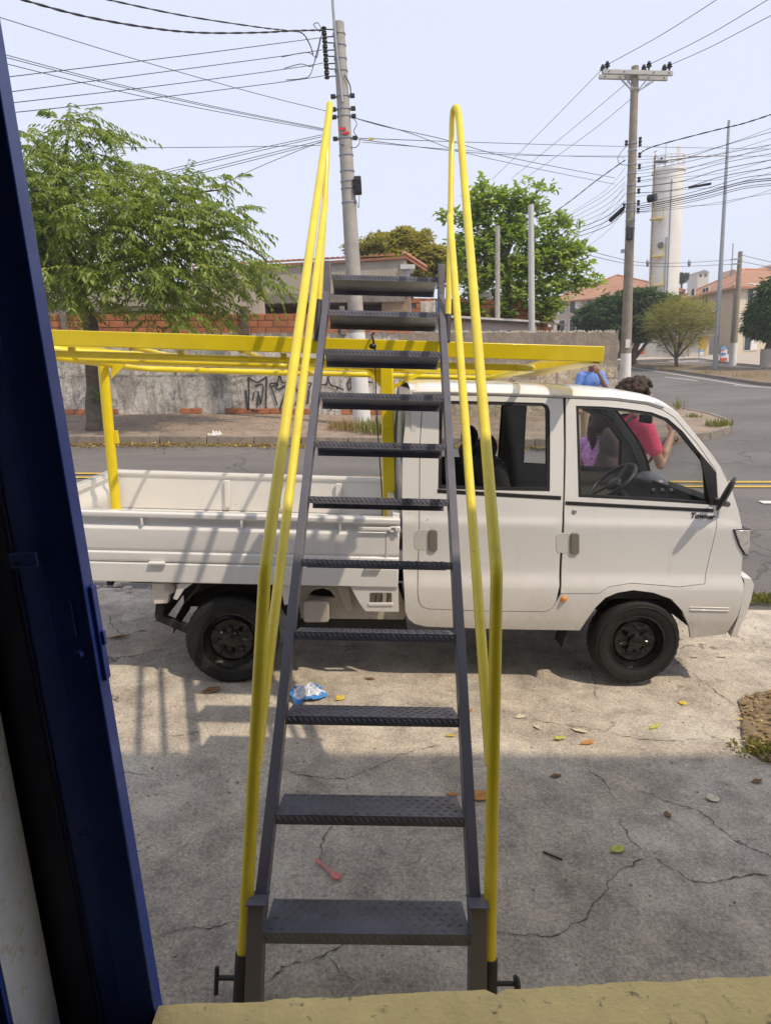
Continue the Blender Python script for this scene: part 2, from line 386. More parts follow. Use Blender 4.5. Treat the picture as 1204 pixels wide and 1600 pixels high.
def densify(poly, step):
    out = []
    for i in range(len(poly)):
        a, b = Vector(poly[i][:2]), Vector(poly[(i + 1) % len(poly)][:2]); n = max(1, int((b - a).length / step))
        out += [a + (b - a) * (j / n) for j in range(n)]
    return out
def offset(poly, d):                    # d > 0 shrinks
    P = [Vector(p[:2]) for p in poly]; n = len(P)
    A = sum(P[i].x * P[(i + 1) % n].y - P[(i + 1) % n].x * P[i].y for i in range(n)); sg = 1 if A > 0 else -1
    out = []
    for i in range(n):
        e1 = (P[i] - P[i - 1]).normalized(); e2 = (P[(i + 1) % n] - P[i]).normalized()
        n1 = Vector((-e1.y, e1.x)) * sg; n2 = Vector((-e2.y, e2.x)) * sg
        m = (n1 + n2); L = m.length
        m = n1 if L < .2 else m / L
        out.append(P[i] + m * min(2.0, 1 / max(.5, m.dot(n1))) * d)
    return out
def tri_panel(outline, holes=(), step=.05, rows=None):
    loops = [densify(outline, step)] + [densify(h, step) for h in holes]
    V = []; E = []
    for L in loops:
        k = len(V); V += L; E += [(k + i, k + (i + 1) % len(L)) for i in range(len(L))]
    xs = [p.x for p in loops[0]]; ys = [p.y for p in loops[0]]
    allp = np.array([(p.x, p.y) for p in V])
    ygrid = rows if rows else np.arange(min(ys) + step / 2, max(ys), step)
    for y in ygrid:
        for x in np.arange(min(xs) + step / 2, max(xs), step):
            if inside(loops[0], x, y) and not any(inside(h, x, y) for h in loops[1:]):
                if ((allp - (x, y)) ** 2).sum(1).min() > (step * .35) ** 2: V.append(Vector((x, y)))
    vo, eo, fo, _, _, _ = delaunay_2d_cdt(V, E, [], 0, 1e-6)
    keep = []
    for f in fo:
        cx = sum(vo[i].x for i in f) / len(f); cy = sum(vo[i].y for i in f) / len(f)
        if inside(loops[0], cx, cy) and not any(inside(h, cx, cy) for h in loops[1:]): keep.append(tuple(f))
    return vo, keep
def boundary(faces):
    cnt = {}
    for f in faces:
        for i in range(len(f)):
            e = (f[i], f[(i + 1) % len(f)]); k = tuple(sorted(e)); cnt.setdefault(k, []).append(e)
    return [v[0] for v in cnt.values() if len(v) == 1]
def ground_sheet(name, poly, dz, mat, step=.6, skirt=0., zf=None):
    vo, fs = tri_panel(poly, (), step); zf = zf or gz
    mb = MB(); vs = [(p.x, p.y, zf(p.x, p.y) + dz) for p in vo]; mb.add(vs, fs)
    if skirt:
        for a, b in boundary(fs):
            pa, pb = Vector(vs[a]), Vector(vs[b])
            mb.add([pa, pb, pb - Vector((0, 0, skirt)), pa - Vector((0, 0, skirt))], [(0, 1, 2, 3)])
    return struct(part(name, mb, mat, smooth=30, weld=True))
def leaves(name, P, D, N, L, W, tint, mat, parent=None, fold=.25, mid=.45, two=False):
    P, D, N = (np.asarray(x, float) for x in (P, D, N)); L = np.asarray(L, float)[:, None]; W = np.asarray(W, float)[:, None]
    D /= np.linalg.norm(D, axis=1, keepdims=True); S = np.cross(D, N); S /= np.maximum(1e-6, np.linalg.norm(S, axis=1, keepdims=True)); N = np.cross(S, D)
    m = P + D * L * mid
    n = len(P)
    V = np.stack([P, m + S * W / 2 + N * W * fold, P + D * L - N * L * .10, m - S * W / 2 + N * W * fold], 1).reshape(-1, 3)
    me = bpy.data.meshes.new(name); me.vertices.add(4 * n); me.vertices.foreach_set('co', V.ravel())
    me.loops.add(4 * n); me.loops.foreach_set('vertex_index', np.arange(4 * n)); me.polygons.add(n)
    me.polygons.foreach_set('loop_start', np.arange(0, 4 * n, 4))
    a = me.attributes.new('tint', 'FLOAT', 'FACE'); a.data.foreach_set('value', np.asarray(tint, np.float32))
    me.update(calc_edges=True); me.validate()
    return link(name, me, mat, parent)

# ================================================================== THE SETTING
def terrain():
    xs = sorted(set(list(np.arange(-30, 45, 1.0)) + list(range(-200, -30, 17)) + list(range(45, 300, 15))))
    ys = sorted(set(list(np.arange(-12, 80, 1.0)) + [5.7] + list(range(80, 420, 20))))
    mb = MB(); mb.add([(x, y, gz(x, y) - .10) for y in ys for x in xs],
                      [(j * len(xs) + i, j * len(xs) + i + 1, (j + 1) * len(xs) + i + 1, (j + 1) * len(xs) + i) for j in range(len(ys) - 1) for i in range(len(xs) - 1)])
    return struct(part('terrain', mb, DIRT, smooth=60))
terrain()
def yard_z(x, y):
    return gz(x, y) + .010 * noise.noise(Vector((x * 1.3, y * 1.3, 3))) + .004 * noise.noise(Vector((x * 6, y * 6, 1)))
edge = [(x, 5.32 + .05 * noise.noise(Vector((x * 2.1, 0, 0))) + (.10 if -3.4 < x < -1.6 else 0)) for x in np.arange(9, -12.1, -.25)]
ground_sheet('concrete_yard', [(-12, -.4), (9, -.4)] + edge, 0.0, YARD, .16, .10, yard_z)
ground_sheet('street', [(-55, 4.6), (70, 4.6), (70, 50), (-55, 50)], -.035, ASPH, 1.0)
# far pavement with its rounded corner, then along the side street
corner = [(6.11, 13.75), (7.1, 14.25), (7.95, 15.1), (8.55, 16.3), (8.95, 17.9), (9.3, 21), (10.2, 28), (11.5, 42), (4, 42), (4, 24)]
ground_sheet('pavement', [(-55, 24), (-55, 13.38), (-20, 13.38), (5.0, 13.38)] + corner, .10, SIDEWALK, .55)
def kerb(name, line, dz, wdt=.13, seg=.95, rise=.115):
    # kerb stones laid one after another along a line; each stone is a piece of the kerb
    P = [Vector((*p, 0)) for p in line]; k = 0
    base = None; root = None
    d = 0; segs = []
    for a, b in zip(P, P[1:]):
        n = max(1, round((b - a).length / seg))
        for i in range(n): segs.append((a + (b - a) * (i / n), a + (b - a) * ((i + 1) / n)))
    first = None
    for a, b in segs:
        a3 = Vector((a.x, a.y, gz(a.x, a.y) + dz)); b3 = Vector((b.x, b.y, gz(b.x, b.y) + dz))
        g = (b3 - a3).normalized() * .008
        mb = MB().bar(a3 + g, b3 - g, wdt, .26)
        yield mb
def kerb_things(line, far, name='kerb'):
    root = None
    for mb in kerb(name, line, -.005):
        if root is None:
            root = struct(part(name, mb, KERB, bev=.015))
        else:
            part('kerb_stone', mb, KERB, root, bev=.015, seg=1)
kerb_things([(-14, 13.32), (5.0, 13.32), (6.11, 13.70), (7.1, 14.2), (7.98, 15.05), (8.6, 16.3), (9.0, 17.9), (9.35, 21), (10.25, 28)], True)
# median of the side street
ground_sheet('median', [(18.6, 26), (22.0, 24), (22.4, 38), (20.6, 47), (18.0, 47.5), (18.3, 40)], .10, DIRT, .8, .2)
kerb_things([(18.55, 26), (18.25, 40), (17.95, 47.5)], True)
ground_sheet('far_pavement', [(24.6, 26), (60, 24), (60, 90), (20, 90), (19, 54), (24, 50), (23.6, 44)], .12, M('pale_pavement', (.42, .37, .31), .9, var=.12, scale=1.5), 1.5, .2)
def road_line(name, mat, line, wdt, dash=None):
    mb = MB(); P = [Vector((*p, 0)) for p in line]
    for a, b in zip(P, P[1:]):
        L = (b - a).length; d = (b - a) / L; sd = Vector((-d.y, d.x, 0)) * wdt / 2; n = max(1, int(L / .5))
        for i in range(n):
            s0, s1 = L * i / n, L * (i + 1) / n
            if dash and (s0 % dash[0]) > dash[1]: continue
            q = [a + d * s0 - sd, a + d * s1 - sd, a + d * s1 + sd, a + d * s0 + sd]
            mb.add([(p.x, p.y, gz(p.x, p.y) - .020) for p in q], [(0, 1, 2, 3)])
    return struct(part(name, mb, mat, weld=True))
road_line('centre_line', PAINT_Y, [(-40, 9.86), (8.2, 9.98)], .10)
road_line('centre_line', PAINT_Y, [(-40, 10.16), (8.2, 10.28)], .10)
road_line('lane_mark', PAINT_W, [(5.35, 9.08), (7.6, 9.12)], .14)
road_line('edge_line', PAINT_W, [(17.7, 26), (17.55, 40), (17.2, 48)], .14)
for a, b in (((16.3, 38.0), (16.85, 35.1)), ((17.2, 32.2), (17.95, 29.0)), ((15.6, 46), (15.9, 43))): road_line('lane_mark', PAINT_W, [a, b], .14)
for i in range(4): road_line('crossing_bar', PAINT_W, [(21.5 + i * .25, 48.5 + i * 1.1), (24.5 + i * .25, 48.9 + i * 1.1)], .35)
# pale hill with houses on the skyline
def hill():
    mb = MB(); n = 30; vs = []
    for i in range(n + 1):
        a = i / n; x = 40 + 330 * a
        for j, (y, z) in enumerate(((290, 2), (330, 20 + 10 * sin(a * 5) + 3 * sin(a * 17)), (400, 2))): vs.append((x, y, z))
    mb.add(vs, [(i * 3 + j, i * 3 + j + 1, i * 3 + j + 4, i * 3 + j + 3) for i in range(n) for j in range(2)])
    return struct(part('hills', mb, M('far_slope', (.22, .23, .20), .95, var=.2, scale=.05), smooth=60))
hill()

# ------------------------------------------------------------------ the building the photograph is taken from
bld = thing('workshop_building', 'dim workshop with plastered doorway wall and yellow painted concrete sill', 'building', (0, 1.1, -.1))
Y0, Y1, TOP, SZ = 1.06, 1.20, 4.25, .45
mb = MB(); mb.box((-5.395, (Y0 + Y1) / 2, (TOP - .5) / 2), (9.21, Y1 - Y0, TOP + .5)); part('wall', mb, PLASTER_IN, bld)
mb = MB(); mb.box((6.05, (Y0 + Y1) / 2, (TOP - .5) / 2), (8.9, Y1 - Y0, TOP + .5)); part('wall', mb, PLASTER_IN, bld)
mb = MB(); mb.box((.405, (Y0 + Y1) / 2, (2.95 + TOP) / 2), (2.39, Y1 - Y0, TOP - 2.95)); part('lintel', mb, PLASTER_IN, bld)
mb = MB(); mb.box((0, -1.67, .41), (6.4, 5.45, .05)); part('floor', mb, ROOM, bld)
mb = MB(); mb.box((0, -1.67, 3.3), (6.4, 5.45, .1)); part('ceiling', mb, ROOM, bld)
for c, d in (((-3.2, -1.7, 1.6), (.1, 5.5, 4.2)), ((3.2, -1.7, 1.6), (.1, 5.5, 4.2)), ((0, -4.4, 1.6), (6.5, .1, 4.2))):
    part('inner_wall', MB().box(c, d), ROOM, bld)
# blue painted inner arris of the opening
part('corner_paint', MB().box((-.86, Y0 - .004, 1.7), (.134, .012, 2.5)), NAVY, bld)
# sill: worn front edge
mb = MB(); n = 90; vs = []
for i in range(n + 1):
    x = -.574 + 2.172 * i / n
    e = 1.232 + .006 * noise.noise(Vector((x * 9, 0, 5))) + .004 * noise.noise(Vector((x * 40, 1, 5))) - (.014 if .175 < x < .215 else 0)
    zz = SZ + .003 * noise.noise(Vector((x * 7, 3, 0)))
    vs += [(x, .80, zz), (x, 1.0, zz + .001), (x, e - .01, zz), (x, e, zz - .012), (x, e + .004, -.2)]
mb.add(vs, [(i * 5 + j, i * 5 + j + 1, i * 5 + j + 6, i * 5 + j + 5) for i in range(n) for j in range(4)])
part('sill', mb, SILL, bld, smooth=40)
part('door_track', MB().box((-.95, 1.12, .20), (.745, .24, .2)), ROOM, bld)
# ------------------------------------------------------------------ blue steel door leaf, slid half across the left of the opening
door = thing('steel_door', 'dark navy blue steel door with bolt tab at the left of the doorway', 'door', (-.9, 1.22, SZ))
DX, DA, DB = -.576, 1.206, 1.250
mb = MB(); mb.box((DX - .0375, (DA + DB) / 2, 1.565), (.075, DB - DA, 2.53)); part('edge_stile', mb, NAVY, door, bev=.003)
mb = MB(); mb.box((DX - .100, DA + .034, 1.62), (.075, .014, 2.48)); part('rebate', mb, NAVY, door)
mb = MB(); mb.box((DX - .62, DA + .024, 1.56), (.96, .02, 2.52)); part('panel', mb, M('navy_panel', (.012, .014, .035), .5), door)
for zc in (2.8,): part('rail', MB().box((DX - .66, DA + .008, zc), (.95, .03, .07)), NAVY, door, bev=.003)
mb = MB(); mb.box((DX - .097, DA - .012, 1.525), (.052, .008, .03)); part('bolt_tab', mb, M('blue_tab', (.07, .13, .42), .4), door, bev=.003)
part('bolt_eye', MB().lathe([(0, 0), (.005, 0), (.005, .006)], (DX - .112, DA - .018, 1.520), 'Y', 10), BLACK_PL, door)
mb = MB(); mb.box((DX + .004, (DA + DB) / 2 + .004, 1.355), (.008, .022, .20)); part('lock_plate', mb, NAVY, door, bev=.002)
mb = MB(); mb.box((DX + .009, (DA + DB) / 2 + .004, 1.345), (.010, .012, .03)); part('latch_bolt', mb, NAVY, door, bev=.002)
mb = MB(); mb.box((DX - .045, DA - .002, 1.40), (.034, .006, .075)); part('lock_case', mb, NAVY, door, bev=.002)
mb = MB(); mb.lathe([(0, -.012), (.007, -.012), (.009, -.004), (.009, 0)], (DX - .028, DA - .001, 1.325), 'Y', 14); part('knob', mb, NAVY, door, smooth=40)

door.rotation_euler = (0, radians(-.72), 0)                           # hangs slightly out of plumb

# ================================================================== THE LIGHT TRUCK
TD0, TYAW, TTILT = 3.75, radians(2), .072
tN = Vector((sin(TYAW), -cos(TYAW), 0)); tX = Vector((cos(TYAW) * cos(atan(TTILT)), sin(TYAW) * cos(atan(TTILT)), -sin(atan(TTILT))))
tY = -tN; tZ = tX.cross(tY); tO = Vector((0, TD0, 0)); TW = 1.46
TM = Matrix((tX, tY, tZ)).transposed().to_4x4(); TM.translation = tO
truck = thing('pickup_truck', 'small off white four door pickup with drop side bed parked on the concrete yard', 'pickup truck')
truck.matrix_basis = TM; truck['_local'] = True
TUM = [(.25, .035), (.34, .012), (.45, .002), (.555, .0), (.59, .007), (.64, .022), (.75, .021), (.88, .014), (.945, .009), (.965, .011), (.995, .022), (1.12, .034), (1.4, .075), (1.62, .115), (1.74, .142)]
def tum(z): return (lerp_pts(TUM, z - .012) + lerp_pts(TUM, z) + lerp_pts(TUM, z + .012)) / 3
def Sd(px, py, dy):
    d = ray(px, py); o = tO + tY * dy; t = (o - CAM).dot(tN) / d.dot(tN); q = CAM + d * t - tO
    return Vector((q.dot(tX), q.dot(tZ)))
def S(px, py):
    dy = 0
    for _ in range(4): q = Sd(px, py, dy); dy = tum(q.y)
    return q
def SP(pts): return [S(*p) for p in pts]
ROWS = sorted(set([round(z, 3) for z in np.arange(.28, 1.75, .045)] + [.555, .575, .595, .615, .64, .66, .93, .945, .955, .965, .98, .995, 1.01]))
def side_y(z, far, inset=0.): return (TW - tum(z) - inset) if far else (tum(z) + inset)
def side_panel(name, outline, mat, parent, holes=(), far=False, inset=0., flange=.018, step=.05, holeflange=True, smooth=32):
    vo, fs = tri_panel(outline, holes, step, ROWS)
    mb = MB(); mb.add([(p.x, side_y(p.y, far, inset), p.y) for p in vo], fs)
    if flange:
        s = -1 if far else 1
        for a, b in boundary(fs):
            pa, pb = vo[a], vo[b]; ya, yb = side_y(pa.y, far, inset), side_y(pb.y, far, inset)
            mb.add([(pa.x, ya, pa.y), (pb.x, yb, pb.y), (pb.x, yb + s * flange, pb.y), (pa.x, ya + s * flange, pa.y)], [(0, 1, 2, 3)])
    return part(name, mb, mat, parent, smooth=smooth, weld=True)
ARCH = [(1076, 980), (1066, 955), (1048, 936), (1020, 926), (989, 922), (964, 926), (945, 934), (930, 949), (915, 970), (905, 985)]
CAB = SP([(633, 955), (629, 880), (628, 790), (629, 700), (634, 655), (641, 613), (700, 612), (780, 614), (880, 617), (960, 620), (1015, 627), (1040, 635), (1060, 649), (1078, 671), (1095, 692), (1124, 730), (1143, 767), (1153, 798), (1158, 822), (1159, 845), (1159, 871), (1157, 900), (1161, 912), (1161, 928), (1152, 962), (1133, 991), (1078, 997)] + ARCH + [(780, 983), (665, 979), (648, 975), (638, 967)])
RDOOR = SP([(660, 617), (760, 618), (879.6, 622), (881, 700), (879.5, 784), (877.5, 830), (874, 915), (868, 941), (862, 950), (852, 956), (760, 955), (668, 951.5), (659, 948), (654, 940), (652, 925), (654, 852), (655.5, 700)])
FDOOR = SP([(883, 622.5), (960, 626), (1010, 632.5), (1034, 640.5), (1052, 652), (1088, 693), (1117, 735), (1121, 790), (1115, 840), (1100, 912), (1060, 917), (1020, 913.5), (985, 911), (950, 917), (935, 927.5), (875.5, 927.5), (876.5, 900), (879.5, 840), (881.5, 784), (883.5, 700)])
RWIN = SP([(686, 626), (760, 627), (848, 629.5), (856, 634), (858.6, 642), (859, 700), (858.5, 768), (770, 766.5), (684, 764), (685, 700)])
FWIN = SP([(899, 634), (940, 635), (974, 638), (1017, 644), (1043, 654), (1066, 674), (1089, 703), (1111, 729), (1118, 739), (1119.5, 789.5), (1000, 782), (903, 777), (901, 700)])
QSAIL = SP([(1091, 707), (1111, 729), (1118, 739), (1119.5, 789.5), (1108, 789)])
FGL = SP([(899, 634), (940, 635), (974, 638), (1017, 644), (1043, 654), (1066, 674), (1089, 703), (1106, 724), (1110, 789), (1000, 782), (903, 777), (901, 700)])
RDOOR, FDOOR = offset(RDOOR, .0022), offset(FDOOR, .0012)
HOLE = offset(RDOOR[:3] + FDOOR[:16] + RDOOR[7:], -.0045)
for far in (False, True):
    side_panel('cab_side', CAB, WHITE, truck, [HOLE], far)
    for nm, D, Wn in (('rear_door', RDOOR, RWIN), ('front_door', FDOOR, FWIN)):
        d = side_panel(nm, D, WHITE, truck, [Wn], far)
        fr = offset(Wn, .020) if nm == 'rear_door' else offset(FGL, .018)
        side_panel('window_frame', offset(Wn, -.002), BLACK_PL, d, [fr], far, inset=.005, flange=.012)
        side_panel('window_pane', offset(fr, -.006), GLASS, d, (), far, inset=.012, flange=0)
    # inner skin of the doors and pillars
    side_panel('inner_trim', offset(CAB, .02), TRIM_IN, truck, [offset(RWIN, .012), offset(FGL, .010)], far, inset=.05, flange=.01, step=.09)
# panel-gap backing is the inner skin; rubber sill strips under the glass
def strip(name, a, b, h, out_, mat, par):
    (x0, z0), (x1, z1) = S(*a), S(*b); mb = MB()
    y0, y1 = tum(z0), tum(z1)
    mb.add([(x0, y0 - out_, z0), (x1, y1 - out_, z1), (x1, y1 - out_, z1 - h), (x0, y0 - out_, z0 - h), (x0, y0 + .01, z0), (x1, y1 + .01, z1), (x1, y1 + .01, z1 - h), (x0, y0 + .01, z0 - h)],
           [(0, 1, 2, 3), (4, 5, 6, 7), (0, 1, 5, 4), (2, 3, 7, 6), (0, 3, 7, 4), (1, 2, 6, 5)])
    return part(name, mb, mat, par, bev=.003)
strip('sill_strip', (683, 764), (876, 775), .024, .006, BLACK_PL, truck)
strip('sill_strip', (883, 783), (1114, 795), .022, .006, BLACK_PL, truck)
# roof / windscreen / nose: a skin swept across the width, bulged outward between the two sides
EDGE = SP([(641, 613), (700, 612), (780, 614), (880, 617), (960, 620), (1015, 627), (1040, 635), (1060, 649), (1078, 671), (1095, 692), (1124, 730), (1143, 767), (1153, 798), (1158, 822), (1159, 845), (1159, 871), (1157, 900)])
BUL = [.055, .06, .062, .06, .055, .05, .05, .05, .052, .055, .06, .06, .055, .05, .05, .045, .04]
def skin(name, i0, i1, mat, t0=-1, t1=1, drop=0., nT=28, ends=None):
    E = EDGE[i0:i1 + 1]; dense = spline([(p.x, p.y, BUL[i0 + k]) for k, p in enumerate(E)], 5); mb = MB(); vs = []
    N = len(dense); T = sorted(set([t0, t1] + [t0 + (t1 - t0) * (.5 - .5 * cos(pi * k / nT)) for k in range(nT + 1)]))
    for i, q in enumerate(dense):
        a, b = dense[max(0, i - 1)], dense[min(N - 1, i + 1)]; tg = Vector((b.x - a.x, b.y - a.y)).normalized(); nr = Vector((-tg.y, tg.x))
        for t in T:
            s = q.z * (1 - abs(t) ** 7 * .80 - .20 * t * t) - drop
            yy = TW / 2 + t * (TW / 2 - tum(q.y))
            vs.append((q.x + nr.x * s, yy, q.y + nr.y * s))
    m = len(T)
    mb.add(vs, [(i * m + j, i * m + j + 1, (i + 1) * m + j + 1, (i + 1) * m + j) for i in range(N - 1) for j in range(m - 1)])
    return part(name, mb, mat, truck, smooth=50)
skin('roof', 0, 7, WHITE)
for t0, t1 in ((-1, -.86), (.86, 1)): skin('windscreen_pillar', 7, 12, WHITE, t0, t1, nT=8)
skin('windscreen', 7, 12, GLASS, -.86, .86, .004)
for t0, t1 in ((-.862, -.80), (.80, .862)): skin('windscreen_rubber', 7, 12, BLACK_PL, t0, t1, .006, nT=4)
skin('nose', 12, 16, WHITE)
# drip rail
mb = MB(); P = SP([(645, 613), (700, 613), (780, 615), (880, 618.5), (960, 621.5), (1012, 628.5), (1036, 636)])
mb.tube([(p.x, tum(p.y) - .003, p.y + .002) for p in P], .007, 8); part('drip_rail', mb, WHITE, truck, smooth=60)
# back of the cab with its window
rx = CAB[5].x + .02
mb = MB(); z0, z1, zt = .42, 1.15, 1.71
for c, d in (((rx, TW / 2, .80), (.03, TW - .10, .78)), ((rx, .20, 1.42), (.03, .22, .50)), ((rx, TW - .20, 1.42), (.03, .22, .50)), ((rx, TW / 2, 1.68), (.03, TW - .28, .09))): mb.box(c, d)
part('cab_back', mb, WHITE, truck)
part('rear_pane', MB().box((rx, TW / 2, 1.41), (.006, 1.0, .46)), GLASS, truck)
# bumper wraps round the nose
BP = SP([(1159, 902), (1172, 904), (1178, 914), (1175, 935), (1168, 955), (1156, 975), (1147, 993), (1138, 993), (1154, 962), (1163, 928), (1162, 908)])
mb = MB(); nT = 16; vs = []; m = len(BP)
for k in range(nT + 1):
    t = -1 + 2 * k / nT; s = .05 * (1 - abs(t) ** 5)
    for p in BP: vs.append((p.x + s, TW / 2 + t * (TW / 2 - .012), p.y))
mb.add(vs, [(k * m + j, k * m + (j + 1) % m, (k + 1) * m + (j + 1) % m, (k + 1) * m + j) for k in range(nT) for j in range(m)] + [tuple(range(m)), tuple(nT * m + j for j in range(m))])
part('front_bumper', mb, WHITE, truck, smooth=35)
part('nose_lower', MB().box((BP[6].x - .06, TW / 2, .42), (.05, TW - .16, .26)), UNDER, truck)
strip('side_groove', (1076, 948), (1139, 949.5), .006, .004, WHITE_D, truck); strip('side_groove', (1077, 952), (1138, 953.5), .008, .006, WHITE, truck)
# headlamps at the corners
HL = SP([(1143.5, 827), (1171, 826), (1171, 850), (1167, 869), (1161, 867), (1152, 852)])
for far in (False, True):
    ya = [side_y(p.y, far) for p in HL]; s = -1 if far else 1
    h = part('headlight', MB().prism([(p.x, y - s * .004, p.y) for p, y in zip(HL, ya)], (0, s * .16, 0)), BLACK_PL, truck, bev=.003)
    hi = offset(HL, .007)
    part('lens', MB().prism([(p.x + .002, side_y(p.y, far) - s * .010, p.y) for p in hi], (0, s * .15, 0)), M('lamp_lens', (.55, .54, .52), .12, coat=1., var=.25, scale=30), h, bev=.004)
# door furniture
def decal_panel(name, poly, proud, mat, par, dep=.02, bev=.006):
    P = SP(poly); return part(name, MB().prism([(p.x, tum(p.y) - proud, p.y) for p in P], (0, dep, 0)), mat, par, bev=bev, seg=3)
RECESS = M('handle_recess', (.66, .645, .61), .45); PULL = M('handle_pull', (.21, .195, .165), .4)
def rrect(x0, y0, x1, y1, r=4, n=4):
    out = []
    for cx, cy, a0 in ((x1 - r, y0 + r, -90), (x1 - r, y1 - r, 0), (x0 + r, y1 - r, 90), (x0 + r, y0 + r, 180)):
        for i in range(n + 1): a = radians(a0 + 90 * i / n); out.append((cx + r * cos(a), cy + r * sin(a)))
    return out
for x in (866, 645):
    off = 0 if x == 866 else -5
    h = decal_panel('handle_recess', rrect(x + 2, 833 + off, x + 34, 864 + off, 7), .0018, RECESS, truck, bev=.001)
    decal_panel('door_handle', rrect(x + 24, 832 + off, x + 38, 866 + off, 5), .012, PULL, truck)
kh = S(896.5, 799.5); part('keyhole', MB().lathe([(0, -.006), (.011, -.006), (.015, -.002), (.015, .01)], (kh.x, tum(kh.y), kh.y), 'Y', 16), STEELG, truck, smooth=40)
sm = S(880, 936); part('side_marker', MB().lathe([(0, -.022), (.010, -.022), (.016, -.012), (.021, -.004), (.021, .01)], (sm.x, tum(sm.y), sm.y), 'Y', 18), M('amber_lens', (.75, .25, .02), .2, coat=.8), truck, smooth=40)
# name badge on the door
fc = bpy.data.curves.new('badge', 'FONT'); fc.body = 'Towner'; fc.size = .056; fc.extrude = .002; fc.shear = .25; fc.offset = .0012; fc.space_character = 1.02
fo = bpy.data.objects.new('badge', fc); COL.objects.link(fo)
dg = bpy.context.evaluated_depsgraph_get(); fme = bpy.data.meshes.new_from_object(fo.evaluated_get(dg)); bpy.data.objects.remove(fo)
wd = max(v.co.x for v in fme.vertices); a, b = S(1077, 808.5), S(1116, 811.5); k = (b - a).length / wd
for v in fme.vertices:
    x, y, z = v.co; v.co = (a.x + x * k, tum(a.y + y * k) - .0035 - z, a.y + (b.y - a.y) * x / wd + y * k)
o = link('badge_lettering', fme, M('badge_dark', (.06, .06, .075), .35, .3), truck)
# mirror on its black sail
side_panel('mirror_sail', offset(QSAIL, .001), BLACK_PL, truck, (), False, inset=-.006, flange=.012)
mc = S(1129, 768)
def mirror_xf(q): return q
mb = MB(); y0 = tum(mc.y)
mb.ball((0, 0, 0), 1, 18, 12, (.019, .070, .112)); R = Matrix.Rotation(radians(-27), 3, 'Z') @ Matrix.Rotation(radians(20), 3, 'Y')
mb.v = [tuple(R @ Vector((max(-.014, v[0]), v[1], v[2])) + Vector((mc.x - .055, y0 - .125, mc.y + .008))) for v in mb.v]
mir = part('side_mirror', mb, BLACK_PL, truck, smooth=50)
mb = MB(); mb.tube([(S(1117, 775).x, y0 + .0, S(1117, 782).y), (S(1130, 785).x, y0 - .05, S(1130, 786).y), (mc.x - .05, y0 - .10, mc.y - .05)], [.022, .018, .014], 12); part('mirror_arm', mb, BLACK_PL, mir, smooth=60)
mc2 = Vector((mc.x + .05, TW + .09, mc.y)); mb = MB(); mb.ball(mc2, 1, 14, 10, (.030, .088, .118)); part('side_mirror', mb, BLACK_PL, truck, smooth=50)

# ---- cab interior
def cbox(name, c, d, mat, bev=.02, rot=None): return part(name, MB().box(c, d, rot), mat, truck, bev=bev, seg=3)
cbox('cab_floor', (1.10, TW / 2, .50), (2.0, TW - .13, .06), UNDER, .0)
def seat(x, y, wid):
    t = cbox('seat_base', (x + .24, y, .80), (.50, wid, .20), SEAT, .05)
    R = Matrix.Rotation(radians(-14), 3, 'Y')
    part('seat_back', MB().box((x - .06, y, 1.05), (.15, wid, .54), R), SEAT, t, bev=.06, seg=4)
    part('headrest', MB().ball((x - .135, y, 1.37), 1, 16, 10, (.06, min(.15, wid / 2), .085)), SEAT, t, smooth=60)
xs_ = S(812, 720).x
seat(xs_, .40, .46); seat(xs_, 1.05, .46)
t = cbox('bench_base', (.40, TW / 2, .78), (.46, 1.18, .20), SEAT, .05)
part('bench_back', MB().box((.185, TW / 2, .97), (.13, 1.16, .38), Matrix.Rotation(radians(-8), 3, 'Y')), SEAT, t, bev=.05, seg=4)
# dashboard: profile extruded across
dz = S(1000, 742).y
def inner(px, py, dy): q = Sd(px, py, dy); return q
prof = [inner(1022, 738, 1.15), inner(1060, 744, 1.15), inner(1100, 756, 1.15), inner(1112, 790, .6), inner(1100, 850, .6), inner(1014, 850, 1.15), inner(990, 800, 1.15), inner(990, 757, 1.15), inner(1002, 742, 1.15)]
prof = [Vector((min(p.x, 1.93), p.y)) for p in prof]
mb = MB().prism([(p.x, .10, p.y) for p in prof], (0, TW - .20, 0)); dash = part('dashboard', mb, DASH, truck, bev=.03, seg=4)
q = inner(1035, 770, .40)
for i, px in enumerate((1022, 1036, 1050)):
    q = inner(px, 768, .45); part('heater_knob', MB().lathe([(0, -.022), (.018, -.022), (.022, 0)], (q.x - .0, .46, q.y), 'X', 12), BLACK_PL, dash, smooth=40)
q = inner(1004, 760, .9); part('instrument_hood', MB().ball((q.x + .12, 1.04, q.y + .02), 1, 16, 10, (.11, .18, .07)), DASH, dash, smooth=60)
# steering wheel on the far (left) side
wc = inner(956, 753, 1.03); R = Matrix.Rotation(radians(-42), 3, 'Y')
mb = MB(); ring = [Vector((wc.x, 1.03, wc.y)) + R @ Vector((cos(a) * .195, sin(a) * .195, 0)) for a in np.linspace(0, 2 * pi, 37)]
mb.tube(ring, .015, 10, False); sw = part('steering_wheel', mb, BLACK_PL, truck, smooth=60, weld=True)
mb = MB(); mb.ball(Vector((wc.x, 1.03, wc.y)) - R @ Vector((0, 0, .02)), .065, 12, 8, (1, 1, .5), R)
for a in (radians(20), radians(160), radians(270)): mb.bar(Vector((wc.x, 1.03, wc.y)) - R @ Vector((0, 0, .015)), Vector((wc.x, 1.03, wc.y)) + R @ Vector((cos(a) * .19, sin(a) * .19, 0)), .035, .015)
part('wheel_spokes', mb, BLACK_PL, sw)
part('steering_column', MB().tube([Vector((wc.x, 1.03, wc.y)), Vector((wc.x, 1.03, wc.y)) + R @ Vector((0, 0, -.35))], .035, 10), BLACK_PL, sw, smooth=60)
